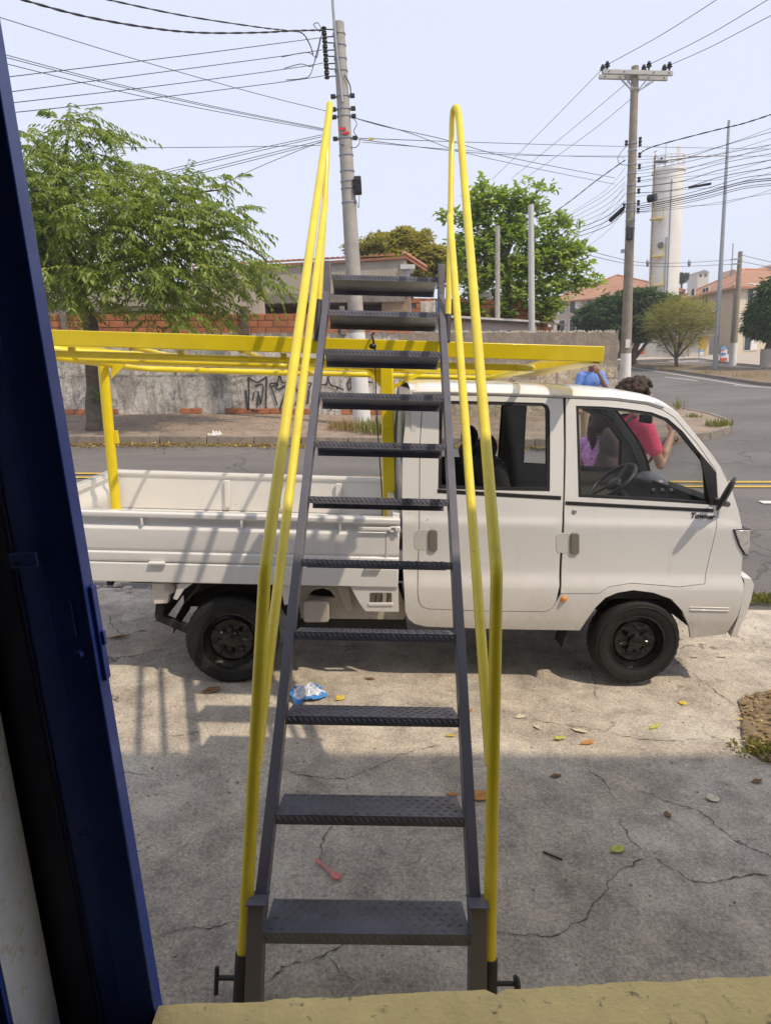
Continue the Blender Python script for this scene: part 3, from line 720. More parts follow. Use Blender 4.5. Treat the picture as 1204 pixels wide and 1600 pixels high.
q = inner(1012, 655, .62); im = part('inner_mirror', MB().box((q.x, .66, q.y), (.025, .13, .060), Matrix.Rotation(radians(12), 3, 'Z')), BLACK_PL, truck, bev=.012, seg=3)
part('mirror_stem', MB().tube([(q.x + .01, .70, q.y + .02), (q.x + .07, .73, q.y + .09)], .008, 8), BLACK_PL, im)
q = inner(1010, 648, .9); part('sun_visor', MB().box((q.x - .30, 1.05, q.y - .01), (.14, .38, .02), Matrix.Rotation(radians(25), 3, 'Y')), TRIM_IN, truck, bev=.008)
cbox('headliner', (.80, TW / 2, S(800, 618).y - .004), (1.36, TW - .40, .012), TRIM_IN, .0)

# ---- wheels
def wheel(x, far, nm='wheel'):
    z = .190; R_ = .286
    s = -1 if far else 1; y0 = (TW - .01) if far else .012
    c = (x, y0, z); n = 72
    def tread(i, k, r, h):
        if i in (5, 6, 7, 8, 9): r -= .006 * ((k + (i % 2)) % 2)
        return r, h * s
    prof = [(.178, .028), (.186, .012), (.205, .004), (.235, .0), (.262, .006), (.279, .022), (.286, .045), (.287, .082), (.286, .120), (.279, .145), (.255, .165), (.20, .165), (.178, .150)]
    w_ = part('wheel', MB().lathe(prof, c, 'Y', n, tread), RUBBER, truck, smooth=28)
    def dish(i, k, r, h):
        if i in (7, 8) and (k % 9) in (0, 1, 2): h += .011
        return r, h * s
    rim = [(.187, .022), (.184, .012), (.172, .016), (.165, .040), (.150, .062), (.136, .058), (.128, .050), (.098, .046), (.085, .052), (.062, .052), (.050, .046), (.048, .024), (.040, .018), (0, .016)]
    rm = part('rim', MB().lathe(rim, c, 'Y', n, dish), RIM, w_, smooth=35)
    for k in range(4):
        a = pi / 4 + k * pi / 2; part('wheel_nut', MB().lathe([(0, .028 * s), (.009, .030 * s), (.011, .034 * s), (.011, .054 * s)], (x + .070 * cos(a), y0, z + .070 * sin(a)), 'Y', 6), RIM, w_)
    part('sidewall_rib', MB().lathe([(.238, -.002 * s), (.244, -.004 * s), (.247, .0)], c, 'Y', n), RUBBER, w_, smooth=40)
XR, XF = Sd(360, 1003, 0).x, Sd(997, 1008, 0).x
for x in (XR, XF):
    for far in (False, True): wheel(x, far)
# ---- wheel housings, chassis
AR = SP(ARCH[::-1]); c0 = offset(AR + [Vector((AR[-1].x, .20)), Vector((AR[0].x, .20))], -.0)
for far in (False, True):
    mb = MB(); s = -1 if far else 1; y0 = TW - .03 if far else .03
    for a, b in zip(AR, AR[1:]): mb.add([(a.x, y0, a.y), (b.x, y0, b.y), (b.x, y0 + s * .42, b.y), (a.x, y0 + s * .42, a.y)], [(0, 1, 2, 3)])
    mb.box((XF, y0 + s * .44, .50), (.75, .02, .42))
    part('wheel_housing', mb, UNDER, truck)
part('floor_pan', MB().box((.62, TW / 2, .38), (1.05, TW - .30, .14)), UNDER, truck)
part('front_floor', MB().box((1.98, TW / 2, .44), (.18, TW - .2, .22)), UNDER, truck)
for y in (.36, TW - .36): part('chassis_rail', MB().box((-.45, y, .535), (3.3, .07, .09)), UNDER, truck)
part('rear_axle', MB().tube([(XR, .2, .19), (XR, TW - .2, .19)], .045, 12), UNDER, truck, smooth=50)
part('differential', MB().ball((XR, TW / 2 + .05, .19), .12, 14, 8), UNDER, truck, smooth=50)
part('front_axle', MB().tube([(XF, .2, .19), (XF, TW - .2, .19)], .035, 12), UNDER, truck, smooth=50)
part('exhaust', MB().tube([(.9, .75, .27), (-.3, .75, .26), (-.7, .95, .25), (-1.9, .95, .28)], .028, 10), UNDER, truck, smooth=50)
mf = S(893, 1000); part('mud_flap', MB().box((mf.x - .03, .13, .24), (.012, .16, .20), Matrix.Rotation(radians(10), 3, 'Y')), UNDER, truck)

# ---- bed
KB = .014
BX0, BX1 = -2.16, .012
def bz(z, x): return z - KB * x
def along(name, prof, x0, x1, mat, par, far=False, bev=.004, nx=1):
    mb = MB(); m = len(prof); vs = []
    for i in range(nx + 1):
        x = x0 + (x1 - x0) * i / nx
        vs += [(x, (TW - y) if far else y, bz(z, x)) for y, z in prof]
    mb.add(vs, [(i * m + j, i * m + (j + 1) % m, (i + 1) * m + (j + 1) % m, (i + 1) * m + j) for i in range(nx) for j in range(m)] + [tuple(range(m - 1, -1, -1)), tuple(nx * m + j for j in range(m))])
    return part(name, mb, mat, par, bev=bev)
zr0 = S(626, 808).y; zr1 = S(626, 818).y - .004; zu = S(614, 835).y; zm = S(614, 869).y; zb = S(625, 884).y; zh = S(623, 916).y
PROF = [(-.030, zr0 - .008), (-.022, zr0), (.030, zr0), (.036, zr0 - .02), (.030, zr1 + .005), (.020, zr1), (.022, zb + .05), (.022, zb), (-.012, zb), (-.022, zb + .012), (-.022, zm - .004), (-.010, zm), (-.010, zm + .010), (-.018, zm + .020), (-.018, zu), (.004, zu + .026), (.006, zr1 + .004), (-.024, zr1 + .004), (-.030, zr1 + .012)]
for far in (False, True):
    pn = along('drop_side', PROF, BX0, BX1, WHITE, truck, far, .003, 6)
    along('bed_beam', [(-.026, zb - .006), (.03, zb - .006), (.03, zh), (-.026, zh)], BX0 + .02, BX1, WHITE, truck, far, .006)
    # inner uprights of the drop side
    for px in (283, 402, 520):
        x = S(px, 800).x * 1.0 + (0 if not far else 0)
        y = TW - .040 if far else .040
        part('side_rib', MB().box((x, y, bz((zr1 + zb) / 2 + .01, x)), (.045, .022, zr1 - zb - .04)), WHITE, pn, bev=.005)
    if not far:
        for px in (225, 379, 531):
            p = S(px, 822); q = part('rope_hook', MB().box((p.x, -.018, bz(zr1 - .018, p.x)), (.012, .022, .045)), WHITE, pn, bev=.003)
        for px in (251, 582):
            p = S(px, 890); mb = MB(); mb.tube([(p.x - .045, -.036, bz(zb - .002, p.x)), (p.x + .045, -.036, bz(zb - .002, p.x))], .013, 12)
            mb.box((p.x, -.026, bz(zb - .006, p.x)), (.085, .02, .024)); part('hinge', mb, WHITE, pn, smooth=40)
        x = S(590, 824).x; zz = bz((zr1 + zu) / 2 + .010, x)
        mb = MB(); mb.box((x - .02, -.032, zz), (.19, .016, .020)); mb.box((x + .10, -.024, zz + .010), (.06, .02, .012)); mb.box((x + .10, -.024, zz - .016), (.06, .02, .012)); mb.lathe([(0, -.045), (.016, -.045), (.016, -.01)], (x + .115, 0, zz), 'Y', 12)
        part('side_latch', mb, WHITE, pn, bev=.004)
        part('corner_seam', MB().box((BX1 - .075, -.0205, bz((zu + zm) / 2, 0)), (.004, .004, zu - zm)), WHITE_D, pn)
def across(name, x, prof, mat):
    mb = MB(); m = len(prof); vs = []
    for y in (.03, TW - .03): vs += [(x + dx, y, bz(z, x)) for dx, z in prof]
    mb.add(vs, [(j, (j + 1) % m, m + (j + 1) % m, m + j) for j in range(m)] + [tuple(range(m)), tuple(range(2 * m - 1, m - 1, -1))])
    return part(name, mb, mat, truck, bev=.004)
across('tailgate', BX0, [(-.03, zr0), (.03, zr0), (.03, zr1), (.012, zr1 - .005), (.012, zu), (.026, zu - .02), (.026, zm + .02), (.012, zm), (.012, zb), (-.02, zb), (-.02, zr1)], WHITE)
across('headboard', BX1 - .02, [(-.02, zr0 + .02), (.02, zr0 + .02), (.02, zb), (-.02, zb)], WHITE)
for y in (.075, TW - .075): part('corner_post', MB().box((BX0 + .035, y, bz((zr1 + zb) / 2, BX0)), (.05, .05, zr1 - zb)), WHITE, truck, bev=.006)
bedz = zb - .01
mb = MB(); mb.add([(BX0 + .02, .03, bz(bedz, BX0)), (BX1 - .02, .03, bz(bedz, BX1)), (BX1 - .02, TW - .03, bz(bedz, BX1)), (BX0 + .02, TW - .03, bz(bedz, BX0))], [(0, 1, 2, 3)])
n_ = 11
for i in range(n_):
    y = .12 + (TW - .24) * i / (n_ - 1); mb.box(((BX0 + BX1) / 2, y, bz(bedz + .006, (BX0 + BX1) / 2)), (BX1 - BX0 - .08, .05, .012), Matrix.Rotation(atan(KB), 3, 'Y'))
part('bed_floor', mb, WHITE_D, truck)
for x in np.linspace(BX0 + .15, BX1 - .15, 6): part('cross_member', MB().box((x, TW / 2, bz(zh + .045, x)), (.06, TW - .1, .05)), UNDER, truck)
# below the bed, near side
def under_plate(name, poly, y, dep, mat, bev=.004, hole=None):
    P = [Sd(px, py, y) for px, py in poly]
    if hole:
        H = [Sd(px, py, y) for px, py in hole]; vo, fs = tri_panel(P, [H], .04); mb = MB()
        k = len(vo); mb.add([(p.x, y, p.y) for p in vo] + [(p.x, y + dep, p.y) for p in vo], fs + [tuple(i + k for i in f) for f in fs])
        for a, b in boundary(fs): mb.add([(vo[a].x, y, vo[a].y), (vo[b].x, y, vo[b].y), (vo[b].x, y + dep, vo[b].y), (vo[a].x, y + dep, vo[a].y)], [(0, 1, 2, 3)])
        return part(name, mb, mat, truck, weld=True)
    return part(name, MB().prism([(p.x, y, p.y) for p in P], (0, dep, 0)), mat, truck, bev=bev)
under_plate('vent_panel', [(547, 916), (622, 917), (623, 956), (571, 955), (562, 943)], -.012, .012, WHITE, hole=rrect(577, 926, 612, 944, 3))
under_plate('vent_surround', rrect(575, 942, 614, 947.5, 2), -.018, .012, WHITE)
under_plate('vent_back', [(570, 920), (618, 921), (618, 952), (574, 951)], .16, .01, UNDER)
for px in (585, 594, 604): under_plate('vent_bracket', [(px, 928), (px + 5, 928), (px + 3, 943), (px - 2, 943)], .10, .02, M('grey_bracket', (.25, .24, .23), .6))
TANC = M('dusty_chassis_paint', (.46, .42, .36), .7, var=.12, wear=(.26, .22, .18), wpos=.6)
under_plate('inner_sill', [(464, 916), (622, 917), (636, 958), (630, 968), (470, 966)], .10, .03, TANC, hole=[(481, 931), (490, 922), (504, 919), (516, 923), (524, 934), (505, 934)])
under_plate('inner_sill_dark', [(462, 912), (628, 912), (636, 985), (462, 985)], .19, .02, UNDER)
under_plate('brace', [(525, 916), (545, 917), (551, 954), (540, 954)], .07, .03, TANC)
under_plate('filler_cover', rrect(474, 940, 514, 973, 5), .03, .05, TANC, .008)
under_plate('rear_bracket', [(238, 912), (268, 912), (262, 943), (240, 944)], .03, .05, WHITE_D)
rf = Sd(263, 922, .0); part('reflector', MB().lathe([(0, -.002), (.024, 0), (.034, .006), (.036, .03)], (rf.x, .02, rf.y), 'Y', 20), M('dusty_lens', (.45, .42, .38), .3), truck, smooth=40)
under_plate('mud_fin', [(279, 912), (301, 912), (288, 921), (277, 938), (270, 936)], -.005, .02, WHITE)
under_plate('mud_fin', [(432, 914), (470, 914), (452, 944), (444, 946), (440, 925)], -.005, .02, WHITE)
q0, q1, q2 = Sd(252, 942, .1), Sd(250, 963, .1), Sd(296, 985, .1)
mb = MB(); mb.bar((q0.x, .10, q0.y), (q1.x, .10, q1.y), .05, .06, (0, 1, 0)); mb.bar((q1.x - .01, .10, q1.y), (q2.x + .06, .10, q2.y - .02), .05, .04, (0, 1, 0)); part('tow_bracket', mb, UNDER, truck, bev=.004)
part('rear_guard', MB().bar((q1.x, .1, q1.y), (q1.x, TW - .1, q1.y), .05, .05), UNDER, truck)
q = Sd(169, 914, .2); part('tail_bracket', MB().box((q.x, .25, q.y + .02), (.03, .05, .06)), UNDER, truck)
mb = MB(); q = Sd(360, 930, .05)
for i in range(10):
    a0, a1 = pi * i / 10, pi * (i + 1) / 10
    mb.add([(XR + .36 * cos(a0), .06, .22 + .33 * sin(a0)), (XR + .36 * cos(a1), .06, .22 + .33 * sin(a1)), (XR + .36 * cos(a1), .5, .22 + .33 * sin(a1)), (XR + .36 * cos(a0), .5, .22 + .33 * sin(a0))], [(0, 1, 2, 3)])
mb.box((XR, .5, .42), (.8, .02, .36)); part('wheel_liner', mb, UNDER, truck)
# scuffed scrape on the drop side

# ================================================================== YELLOW ROOF FRAME STANDING IN THE BED
frame = thing('roof_frame', 'bright yellow welded steel roof frame on two posts standing in the truck bed', 'steel frame', (-.3, 4.5, .7))
YN, YF, YM = 3.69, 5.5, 4.5
nl0, nl1 = at(80, 527.5, YN), at(943, 553.5, YN)                      # near beam centre line at the photo's two ends
dirv = (nl1 - nl0).normalized(); nl0 = nl0 - dirv * .32
def fx(p, Y, dz=0.): return Vector((p.x, Y, p.z - .050 * (Y - YN) + dz))
bh = .084
part('edge_beam', MB().bar(nl0 + Vector((0, .02, 0)), nl1 + Vector((0, .02, 0)), .045, bh), YELLOW, frame, bev=.004)
fl0, fl1 = fx(nl0, YF, -.01), fx(nl1, YF, -.01)
part('edge_beam', MB().bar(fl0, fl1, .045, bh), YELLOW, frame, bev=.004)
for p in (nl0 + dirv * .025, nl1 - dirv * .025):
    part('end_beam', MB().bar(fx(p, YN + .045, -.002), fx(p, YF - .024, -.002), .045, .09), YELLOW, frame, bev=.004)
# gusset web under the right end
a = nl1 - dirv * .002
part('end_web', MB().prism([fx(a, YN + .03, -.050), fx(a, YF - .1, -.062), fx(a - dirv * .34, YF - .1, -.062), fx(a - dirv * .12, YN + .03, -.050)], (0, 0, .004)), YELLOW, frame)
# inner lightweight frame of round tube with radiused corners, hung just below the beams
def rounded(x0, x1, y0, y1, dz, r=.12):
    pts = []
    for cx, cy, a0 in ((x1 - r, y0 + r, -90), (x1 - r, y1 - r, 0), (x0 + r, y1 - r, 90), (x0 + r, y0 + r, 180)):
        for i in range(7): an = radians(a0 + 15 * i); pts.append((cx + r * cos(an), cy + r * sin(an)))
    pts.append(pts[0]); L = (nl1 - nl0).length
    return [fx(nl0 + dirv * x, y, dz) for x, y in pts]
L = (nl1 - nl0).length
part('tube_loop', MB().tube(rounded(.10, L - .36, YN + .05, YF - .10, -.082), .020, 10, False), YELLOW, frame, smooth=60)
part('tube_loop', MB().tube(rounded(.30, L - 1.75, YN + .30, YF - .35, -.098), .019, 10, False), YELLOW, frame, smooth=60)
for s in (.22, .40, .55, .70): part('cross_tube', MB().tube([fx(nl0 + dirv * L * s, YN + .03, -.035), fx(nl0 + dirv * L * s, YF - .03, -.035)], .015, 8), YELLOW, frame, smooth=60)
for s in (.12, .3, .47, .64, .8): part('spacer', MB().box(fx(nl0 + dirv * L * s, YN + .05, -.058), (.03, .03, .03)), YELLOW, frame)
# centre tube, posts and gussets
c0 = at(60, 547, YM); c1 = at(700, 579, YM)
part('centre_tube', MB().tube([c0, c1], .024, 10), YELLOW, frame, smooth=60)
pt0, pb0 = at(160, 556, YM), at(182, 800, YM)
pt1, pb1 = at(604, 574, YM), at(608, 815, YM)
bedl = lambda p: (TM @ Vector((p.x, YM - TD0, bz(bedz, p.x)))).z + .012
for pt, pb, kind in ((pt0, pb0, 0), (pt1, pb1, 1)):
    d = (pb - pt).normalized(); foot = pt + d * ((bedl(pt) - pt.z) / d.z)
    if kind == 0: ps = part('post', MB().tube([pt - d * .0, foot], .034, 16), YELLOW, frame, smooth=50)
    else: ps = part('post', MB().bar(pt, foot, .085, .085, (0, 1, 0)), YELLOW, frame, bev=.01)
    part('foot_plate', MB().box(foot + Vector((0, 0, .006)), (.16, .16, .010), Matrix.Rotation(atan(TTILT), 3, 'Y')), YELLOW, frame)
g = [at(174, 558, YM), at(202, 560, YM), at(200, 566, YM), at(174, 592, YM)]
part('gusset', MB().prism(g, (0, .008, 0)), YELLOW, frame)
part('gusset', MB().prism([at(570, 572, YM), at(598, 574, YM), at(598, 603, YM), at(594, 602, YM)], (0, .008, 0)), YELLOW, frame)
part('gusset_lip', MB().bar(at(568, 573, YM), at(597, 604, YM), .03, .02), YELLOW, frame)
part('brace', MB().bar(at(612, 606, YM), at(690, 566, YM), .024, .024), YELLOW, frame)
part('bent_tube', MB().tube(spline([at(30, 536, YM - .25), at(90, 547, YM - .2), at(140, 553, YM - .05), at(158, 560, YM)], 5), .026, 10), YELLOW, frame, smooth=60)
part('hinge_tab', MB().box(at(182, 683, YM), (.03, .02, .09)), YELLOW, frame, bev=.003)
# thin cable tied to the post and a black strap over the near beam
cb = thing('strap', 'black tie strap knotted round the yellow beam behind the ladder', 'strap', at(584, 530, YN - .02))
part('loop', MB().tube(spline([at(584, 521, YN + .02), at(581, 524, YN - .03), at(584, 537, YN - .035), at(587, 560, YN - .02)], 6), .006, 8), BLACK_PL, cb, smooth=60)
part('knot', MB().ball(at(582, 541, YN - .035), .016, 10, 8, (1.3, .8, 1)), BLACK_PL, cb, smooth=60)
dc = thing('drop_cable', 'thin black cable hanging down beside the yellow post near the cab', 'cable', at(590, 800, YM - .06))
part('strand', MB().tube(spline([at(586, 575, YM - .06), at(588, 640, YM - .06), at(593, 720, YM - .06), at(597, 780, YM - .06), at(597, 812, YM - .06)], 6), .0045, 6), BLACK_PL, dc, smooth=60)

# ================================================================== LADDER
lad = thing('access_ladder', 'dark grey steel access ladder with chequer plate treads and yellow handrails leaning on the frame', 'ladder', (-.05, 1.5, -.1))
LT = radians(-4.2); A = Vector((cos(LT), 0, sin(LT)))
C0, C10 = at(573.5, 1459, 1.577), at(600.5, 431, 3.90)
V = (C10 - C0) / 10
U = Vector((0, .314, .949)); U = (U - A * U.dot(A)).normalized(); Wd = A.cross(U) * 1.0
if Wd.y < 0: Wd = -Wd                                                   # away from the viewer, along a tread
HW = .300
def bx(mb, p, q, across_, depth, dvec): return mb.bar(p, q, across_, depth, dvec)
nV = V.normalized(); nP = A.cross(nV); nP = nP if nP.y > 0 else -nP
for s in (-1, 1):
    off = A * (HW + .018) * s + nP * .038
    a0, a1 = C0 + V * .10 + off, C0 + V * 9.55 + off
    part('stringer', MB().bar(a0, a1, .034, .072, nP), GRAPH, lad, bev=.003)
    legt = C0 + A * (HW + .022) * s + Wd * .030 + U * .075
    drop = (legt.z - (gz(legt.x, legt.y) + .0)) / U.z
    part('foot', MB().bar(legt, legt - U * (drop + .02), .046, .075, Wd), GRAPH, lad, bev=.003)
    part('foot_cap', MB().bar(legt, legt + U * .006, .058, .088, Wd), GRAPH, lad, bev=.002)
    tp = C0 + V * 9.50 + off
    part('head', MB().bar(tp - U * .02, tp + U * .20, .0345, .060, Wd), GRAPH, lad, bev=.003)
def tread(i):
    wid, dep, lip = HW * 2 - .002, .200, .030
    p = C0 + V * i; mb = MB(); T = .004
    def P(x, y, z): return p + A * x + Wd * y + U * z
    def slab(x0, x1, y0, y1, z0, z1): 
        mb.add([P(x, y, z) for z in (z0, z1) for y in (y0, y1) for x in (x0, x1)], [(0, 2, 3, 1), (4, 5, 7, 6), (0, 1, 5, 4), (2, 6, 7, 3), (0, 4, 6, 2), (1, 3, 7, 5)])
    h = wid / 2
    slab(-h, h, 0, dep, -T, 0); slab(-h, h, 0, T, -lip, -T); slab(-h, h, dep - T, dep, -lip, -T)
    # raised lozenges of the chequer plate, alternately turned
    def loz(o, e1, e2, n, l, wd, hh):
        mb.add([o + e1 * l, o + e2 * wd, o - e1 * l, o - e2 * wd, o + n * hh], [(0, 1, 4), (1, 2, 4), (2, 3, 4), (3, 0, 4)])
    nx, ny = 17, 6
    for a in range(nx):
        for b in range(ny):
            if (a + b) % 1 == 0:
                x = -h + .02 + (wid - .04) * (a + (.5 if b % 2 else 0)) / (nx - .4); y = .018 + (dep - .036) * b / (ny - 1)
                an = radians(45 if (a + b) % 2 else -45) if False else radians(40 if b % 2 else -40)
                e1 = A * cos(an) + Wd * sin(an); e2 = -A * sin(an) + Wd * cos(an)
                loz(P(x, y, 0), e1, e2, U, .0145, .0042, .0038)
    for a in range(30):
        x = -h + .012 + (wid - .024) * a / 29; e1 = (A * .6 - U * .8); e2 = (A * .8 + U * .6)
        loz(P(x, 0, -lip * .45), e1, e2, -Wd, .016, .0046, .0042)
    return part('tread', mb, TREAD, lad)
for i in range(11): tread(i)
# handrails: front post bent into a sloping rail, looped over at the top into a slimmer rear post; a second rail below
for s in (-1, 1):
    L_ = s < 0
    base = at(*((382, 1470) if L_ else (764.5, 1475)), 1.607); kn = at(*((414, 889) if L_ else (775.5, 896)), 1.945)
    ur = (kn - base).normalized(); foot = base - ur * ((base.z - gz(base.x, base.y) - .03) / ur.z)
    tp = [at(*q) for q in (((513.5, 182, 3.97), (515, 166, 4.00), (515, 164, 4.03), (513.5, 178, 4.055), (512, 215, 4.02)) if L_ else ((717, 184, 3.97), (713.5, 170, 4.00), (709.5, 169, 4.03), (706.5, 182, 4.055), (705.3, 215, 4.02)))]
    rr = .0195; dk = (tp[0] - kn).normalized()
    path = [foot + ur * .18, kn - ur * .035, kn - ur * .010 + dk * .005, kn + dk * .025, kn + (tp[0] - kn) * .5] + spline(tp, 4)
    rads = [rr] * 5 + [rr - (rr - .016) * k / 16 for k in range(17)]
    part('handrail', MB().tube(path, rads, 16), YELLOW_R, lad, smooth=60)
    r1, r2, r3 = [at(*q) for q in (((507, 322, 3.84), (498, 472, 3.665), (495, 532, 3.60)) if L_ else ((703.5, 330, 3.83), (699.7, 494, 3.65), (698, 534, 3.605)))]
    part('rear_post', MB().tube([tp[4] + (tp[4] - r1).normalized() * .002, r1, r2], .0158, 14), YELLOW_R, lad, smooth=60)
    m0 = at(*((400, 1195) if L_ else (766, 1195)), 1.77); m1 = at(*((508, 314) if L_ else (702.5, 338)), 3.82)
    part('mid_rail', MB().tube([m0, m1], .0180, 14), YELLOW_R, lad, smooth=60)
    part('rail_sleeve', MB().tube([foot, foot + ur * .235], .0245, 16), SLEEVE, lad, smooth=60)
    part('rail_sleeve', MB().tube([r2 + (r2 - r3) * .05, r3], .0172, 14), SLEEVE, lad, smooth=60)
    # clamp screw with its T handle
    b0 = foot + ur * .165; b1 = b0 + A * s * .075
    part('clamp_screw', MB().tube([b0 + A * s * .02, b1], .007, 8), BLACK_PL, lad)
    if s < 0: part('screw_handle', MB().tube([b1 - U * .045, b1 + U * .03], .007, 8), BLACK_PL, lad)
    else: part('screw_handle', MB().lathe([(0, 0), (.020, .0), (.023, .008), (.015, .016), (0, .018)], b1, 'X', 12), BLACK_PL, lad, smooth=40)

# ================================================================== FAR WALL WITH ITS BLOCK COURSES
WY = 17.7
wall = thing('boundary_wall', 'weathered whitewashed boundary wall with black graffiti and clay blocks on top across the street', 'wall', (0, WY, .5))
def wall_top(x): return at(602 + (x / WY * 1012), 519, WY).z
wx0, wx1 = -26.0, at(964, 560, WY).x
def wall_mesh(x0, x1, y, thick, seed, along_y=False):
    mb = MB(); n = int(abs(x1 - x0) / .11); rows = 16; vs = []; hs = []
    for i in range(n + 1):
        x = x0 + (x1 - x0) * i / n
        X, Yy = (y, x) if along_y else (x, y)
        zt = wall_top(wx1 if along_y else x) + .05 * noise.noise(Vector((x * 3.3, seed, 0))) + .035 * noise.noise(Vector((x * 11, seed, 2))); zb_ = gz(X, Yy) - .05
        if along_y: zt += .02
        for j in range(rows + 1):
            z = zb_ + (zt - zb_) * j / rows
            o = .018 * noise.noise(Vector((x * .9, z * .9, seed))) + .008 * noise.noise(Vector((x * 5, z * 5, seed)))
            if abs((z - zb_) - 1.12) < .06 and not along_y: o -= .02
            vs.append((X + o, Yy, z) if along_y else (X, Yy + o, z)); hs.append(z - zb_)
        vs.append((X + thick, Yy, zt) if along_y else (X, Yy + thick, zt)); hs.append(zt - zb_)
        vs.append((X + thick, Yy, zb_) if along_y else (X, Yy + thick, zb_)); hs.append(0)
    m = rows + 3
    mb.add(vs, [(i * m + j, (i + 1) * m + j, (i + 1) * m + j + 1, i * m + j + 1) for i in range(n) for j in range(m - 1)])
    me = mb.mesh('wall_body', 35); a = me.attributes.new('height', 'FLOAT', 'POINT'); a.data.foreach_set('value', np.array(hs, np.float32))
    return me
link('wall_body', wall_mesh(wx0, .58, WY, .18, 1.0), WALLM, wall)
link('wall_body', wall_mesh(.58, wx1, WY - .012, .19, 2.0), WALLB, wall)
link('wall_return', wall_mesh(WY + .02, WY + 13, wx1, -.18, 4.0, True), WALLB, wall)

# jagged mortar crest on the right-hand length
mb = MB()
for k in range(420):
    x = random.uniform(at(640, 520, WY).x, wx1); zt = wall_top(x) - .02; h = random.uniform(.02, .10); r = random.uniform(.012, .07); y = WY + random.uniform(.02, .15)
    mb.add([(x - r, y - .03, zt), (x + r, y - .03, zt), (x + r, y + .04, zt), (x - r, y + .04, zt), (x + random.uniform(-.04, .04), y, zt + h)], [(0, 1, 4), (1, 2, 4), (2, 3, 4), (3, 0, 4)])
stuff(part('mortar_crest', mb, M('crest_mortar', (.40, .36, .30), .95, var=.25, scale=6), wall))
# three courses of clay blocks
def block_mesh(l, h, d): 
    mb = MB().box((0, 0, 0), (l, d, h)); me = mb.mesh('brick'); 
    bm = bmesh.new(); bm.from_mesh(me); bmesh.ops.bevel(bm, geom=bm.edges[:], offset=.006, segments=1, affect='EDGES'); bm.to_mesh(me); bm.free(); me.materials.append(BRICK); return me
BL, BH = .385, .172; bme = block_mesh(BL - .016, BH - .014, .14)
bx0, bx1 = at(55, 500, WY).x - 1.0, at(648, 500, WY).x
n = int((bx1 - bx0) / BL)
for r in range(3):
    for i in range(n + (1 if r % 2 else 0)):
        x = bx0 + (i + (0 if r % 2 else .5)) * BL
        if r == 2 and random.random() < .12 and i > n - 8: continue
        z = wall_top(x) + BH * (r + .5) - .03 + random.uniform(-.004, .004)
        o = bpy.data.objects.new('brick', bme); COL.objects.link(o); o.parent = wall; o.matrix_parent_inverse = wall.matrix_basis.inverted()
        o.location = (x + random.uniform(-.004, .004), WY + .09 + random.uniform(-.008, .004), z); o.rotation_euler = (0, radians(3.2) + random.uniform(-.01, .01), random.uniform(-.02, .02))
mb = MB(); mb.add([(bx0, WY + .05, wall_top(bx0) - .03), (bx1, WY + .05, wall_top(bx1) - .03), (bx1, WY + .05, wall_top(bx1) + BH * 3 - .05), (bx0, WY + .05, wall_top(bx0) + BH * 3 - .05)], [(0, 1, 2, 3)])
part('mortar_joint', mb, MORTAR, wall)
for px in (100, 382, 535):                                             # raw posts rising through the blocks
    x = at(px, 500, WY).x; zt = wall_top(x); part('block_post', MB().box((x, WY + .01, zt + .30), (.20 if px == 382 else .13, .16, .72)), BARK if px == 382 else CEM_DK, wall, bev=.01)
# bare bricks where the render has come off at the foot
for x0, x1, rows in ((-8.3, -7.0, 1), (-4.0, -1.9, 1), (-.9, .55, 1), (-5.2, -4.7, 1)):
    for r in range(rows):
        x = x0 + (.1 if r else 0)
        while x < x1 - (.15 if r else 0):
            o = bpy.data.objects.new('brick', bme); COL.objects.link(o); o.parent = wall; o.matrix_parent_inverse = wall.matrix_basis.inverted()
            o.location = (x, WY + .045 + random.uniform(-.008, .004), gz(x, WY) + .10 + BH * r + .08); o.rotation_euler = (0, radians(3), 0); o.scale = (.75, 1, .9)
            x += BL * .76
# graffiti strokes
GR = M('spray_black', (.05, .048, .05), .8, var=.3)
strokes = [[(40, 160), (110, 205), (150, 190), (200, 155)], [(45, 165), (50, 300), (45, 440)], [(200, 160), (195, 300), (195, 450)], [(100, 240), (170, 230), (150, 390)], [(95, 290), (80, 360)], [(132, 280), (118, 420)], [(130, 300), (150, 390)], [(20, 270), (40, 440)], [(65, 440), (110, 450), (150, 435)],
           [(230, 215), (290, 205), (310, 140), (335, 205), (382, 200)], [(230, 215), (235, 245), (300, 215)], [(300, 215), (285, 270), (380, 225)], [(240, 245), (290, 400)], [(365, 280), (310, 440)], [(550, 210), (580, 215), (560, 260)], [(562, 270), (548, 390)],
           [(665, 225), (710, 220), (725, 155), (745, 140)], [(725, 165), (745, 225), (800, 245), (860, 270)], [(805, 245), (800, 270)], [(885, 225), (920, 165), (925, 200)], [(890, 230), (900, 270), (925, 240), (920, 200)], [(920, 380), (920, 460)], [(770, 375), (745, 450)], [(1060, 200), (1100, 208)], [(1075, 440), (1085, 410), (1100, 405)], [(450, 250), (470, 330), (440, 400)], [(600, 300), (590, 400)], [(690, 370), (690, 395)]]
more = [[(275, 568), (276, 580), (272, 582)], [(300, 566), (306, 578), (308, 566)], [(345, 567), (345, 580)], [(92, 556), (99, 564), (104, 556)], [(180, 562), (184, 575)], [(805, 575), (800, 595), (812, 588), (820, 578)]]
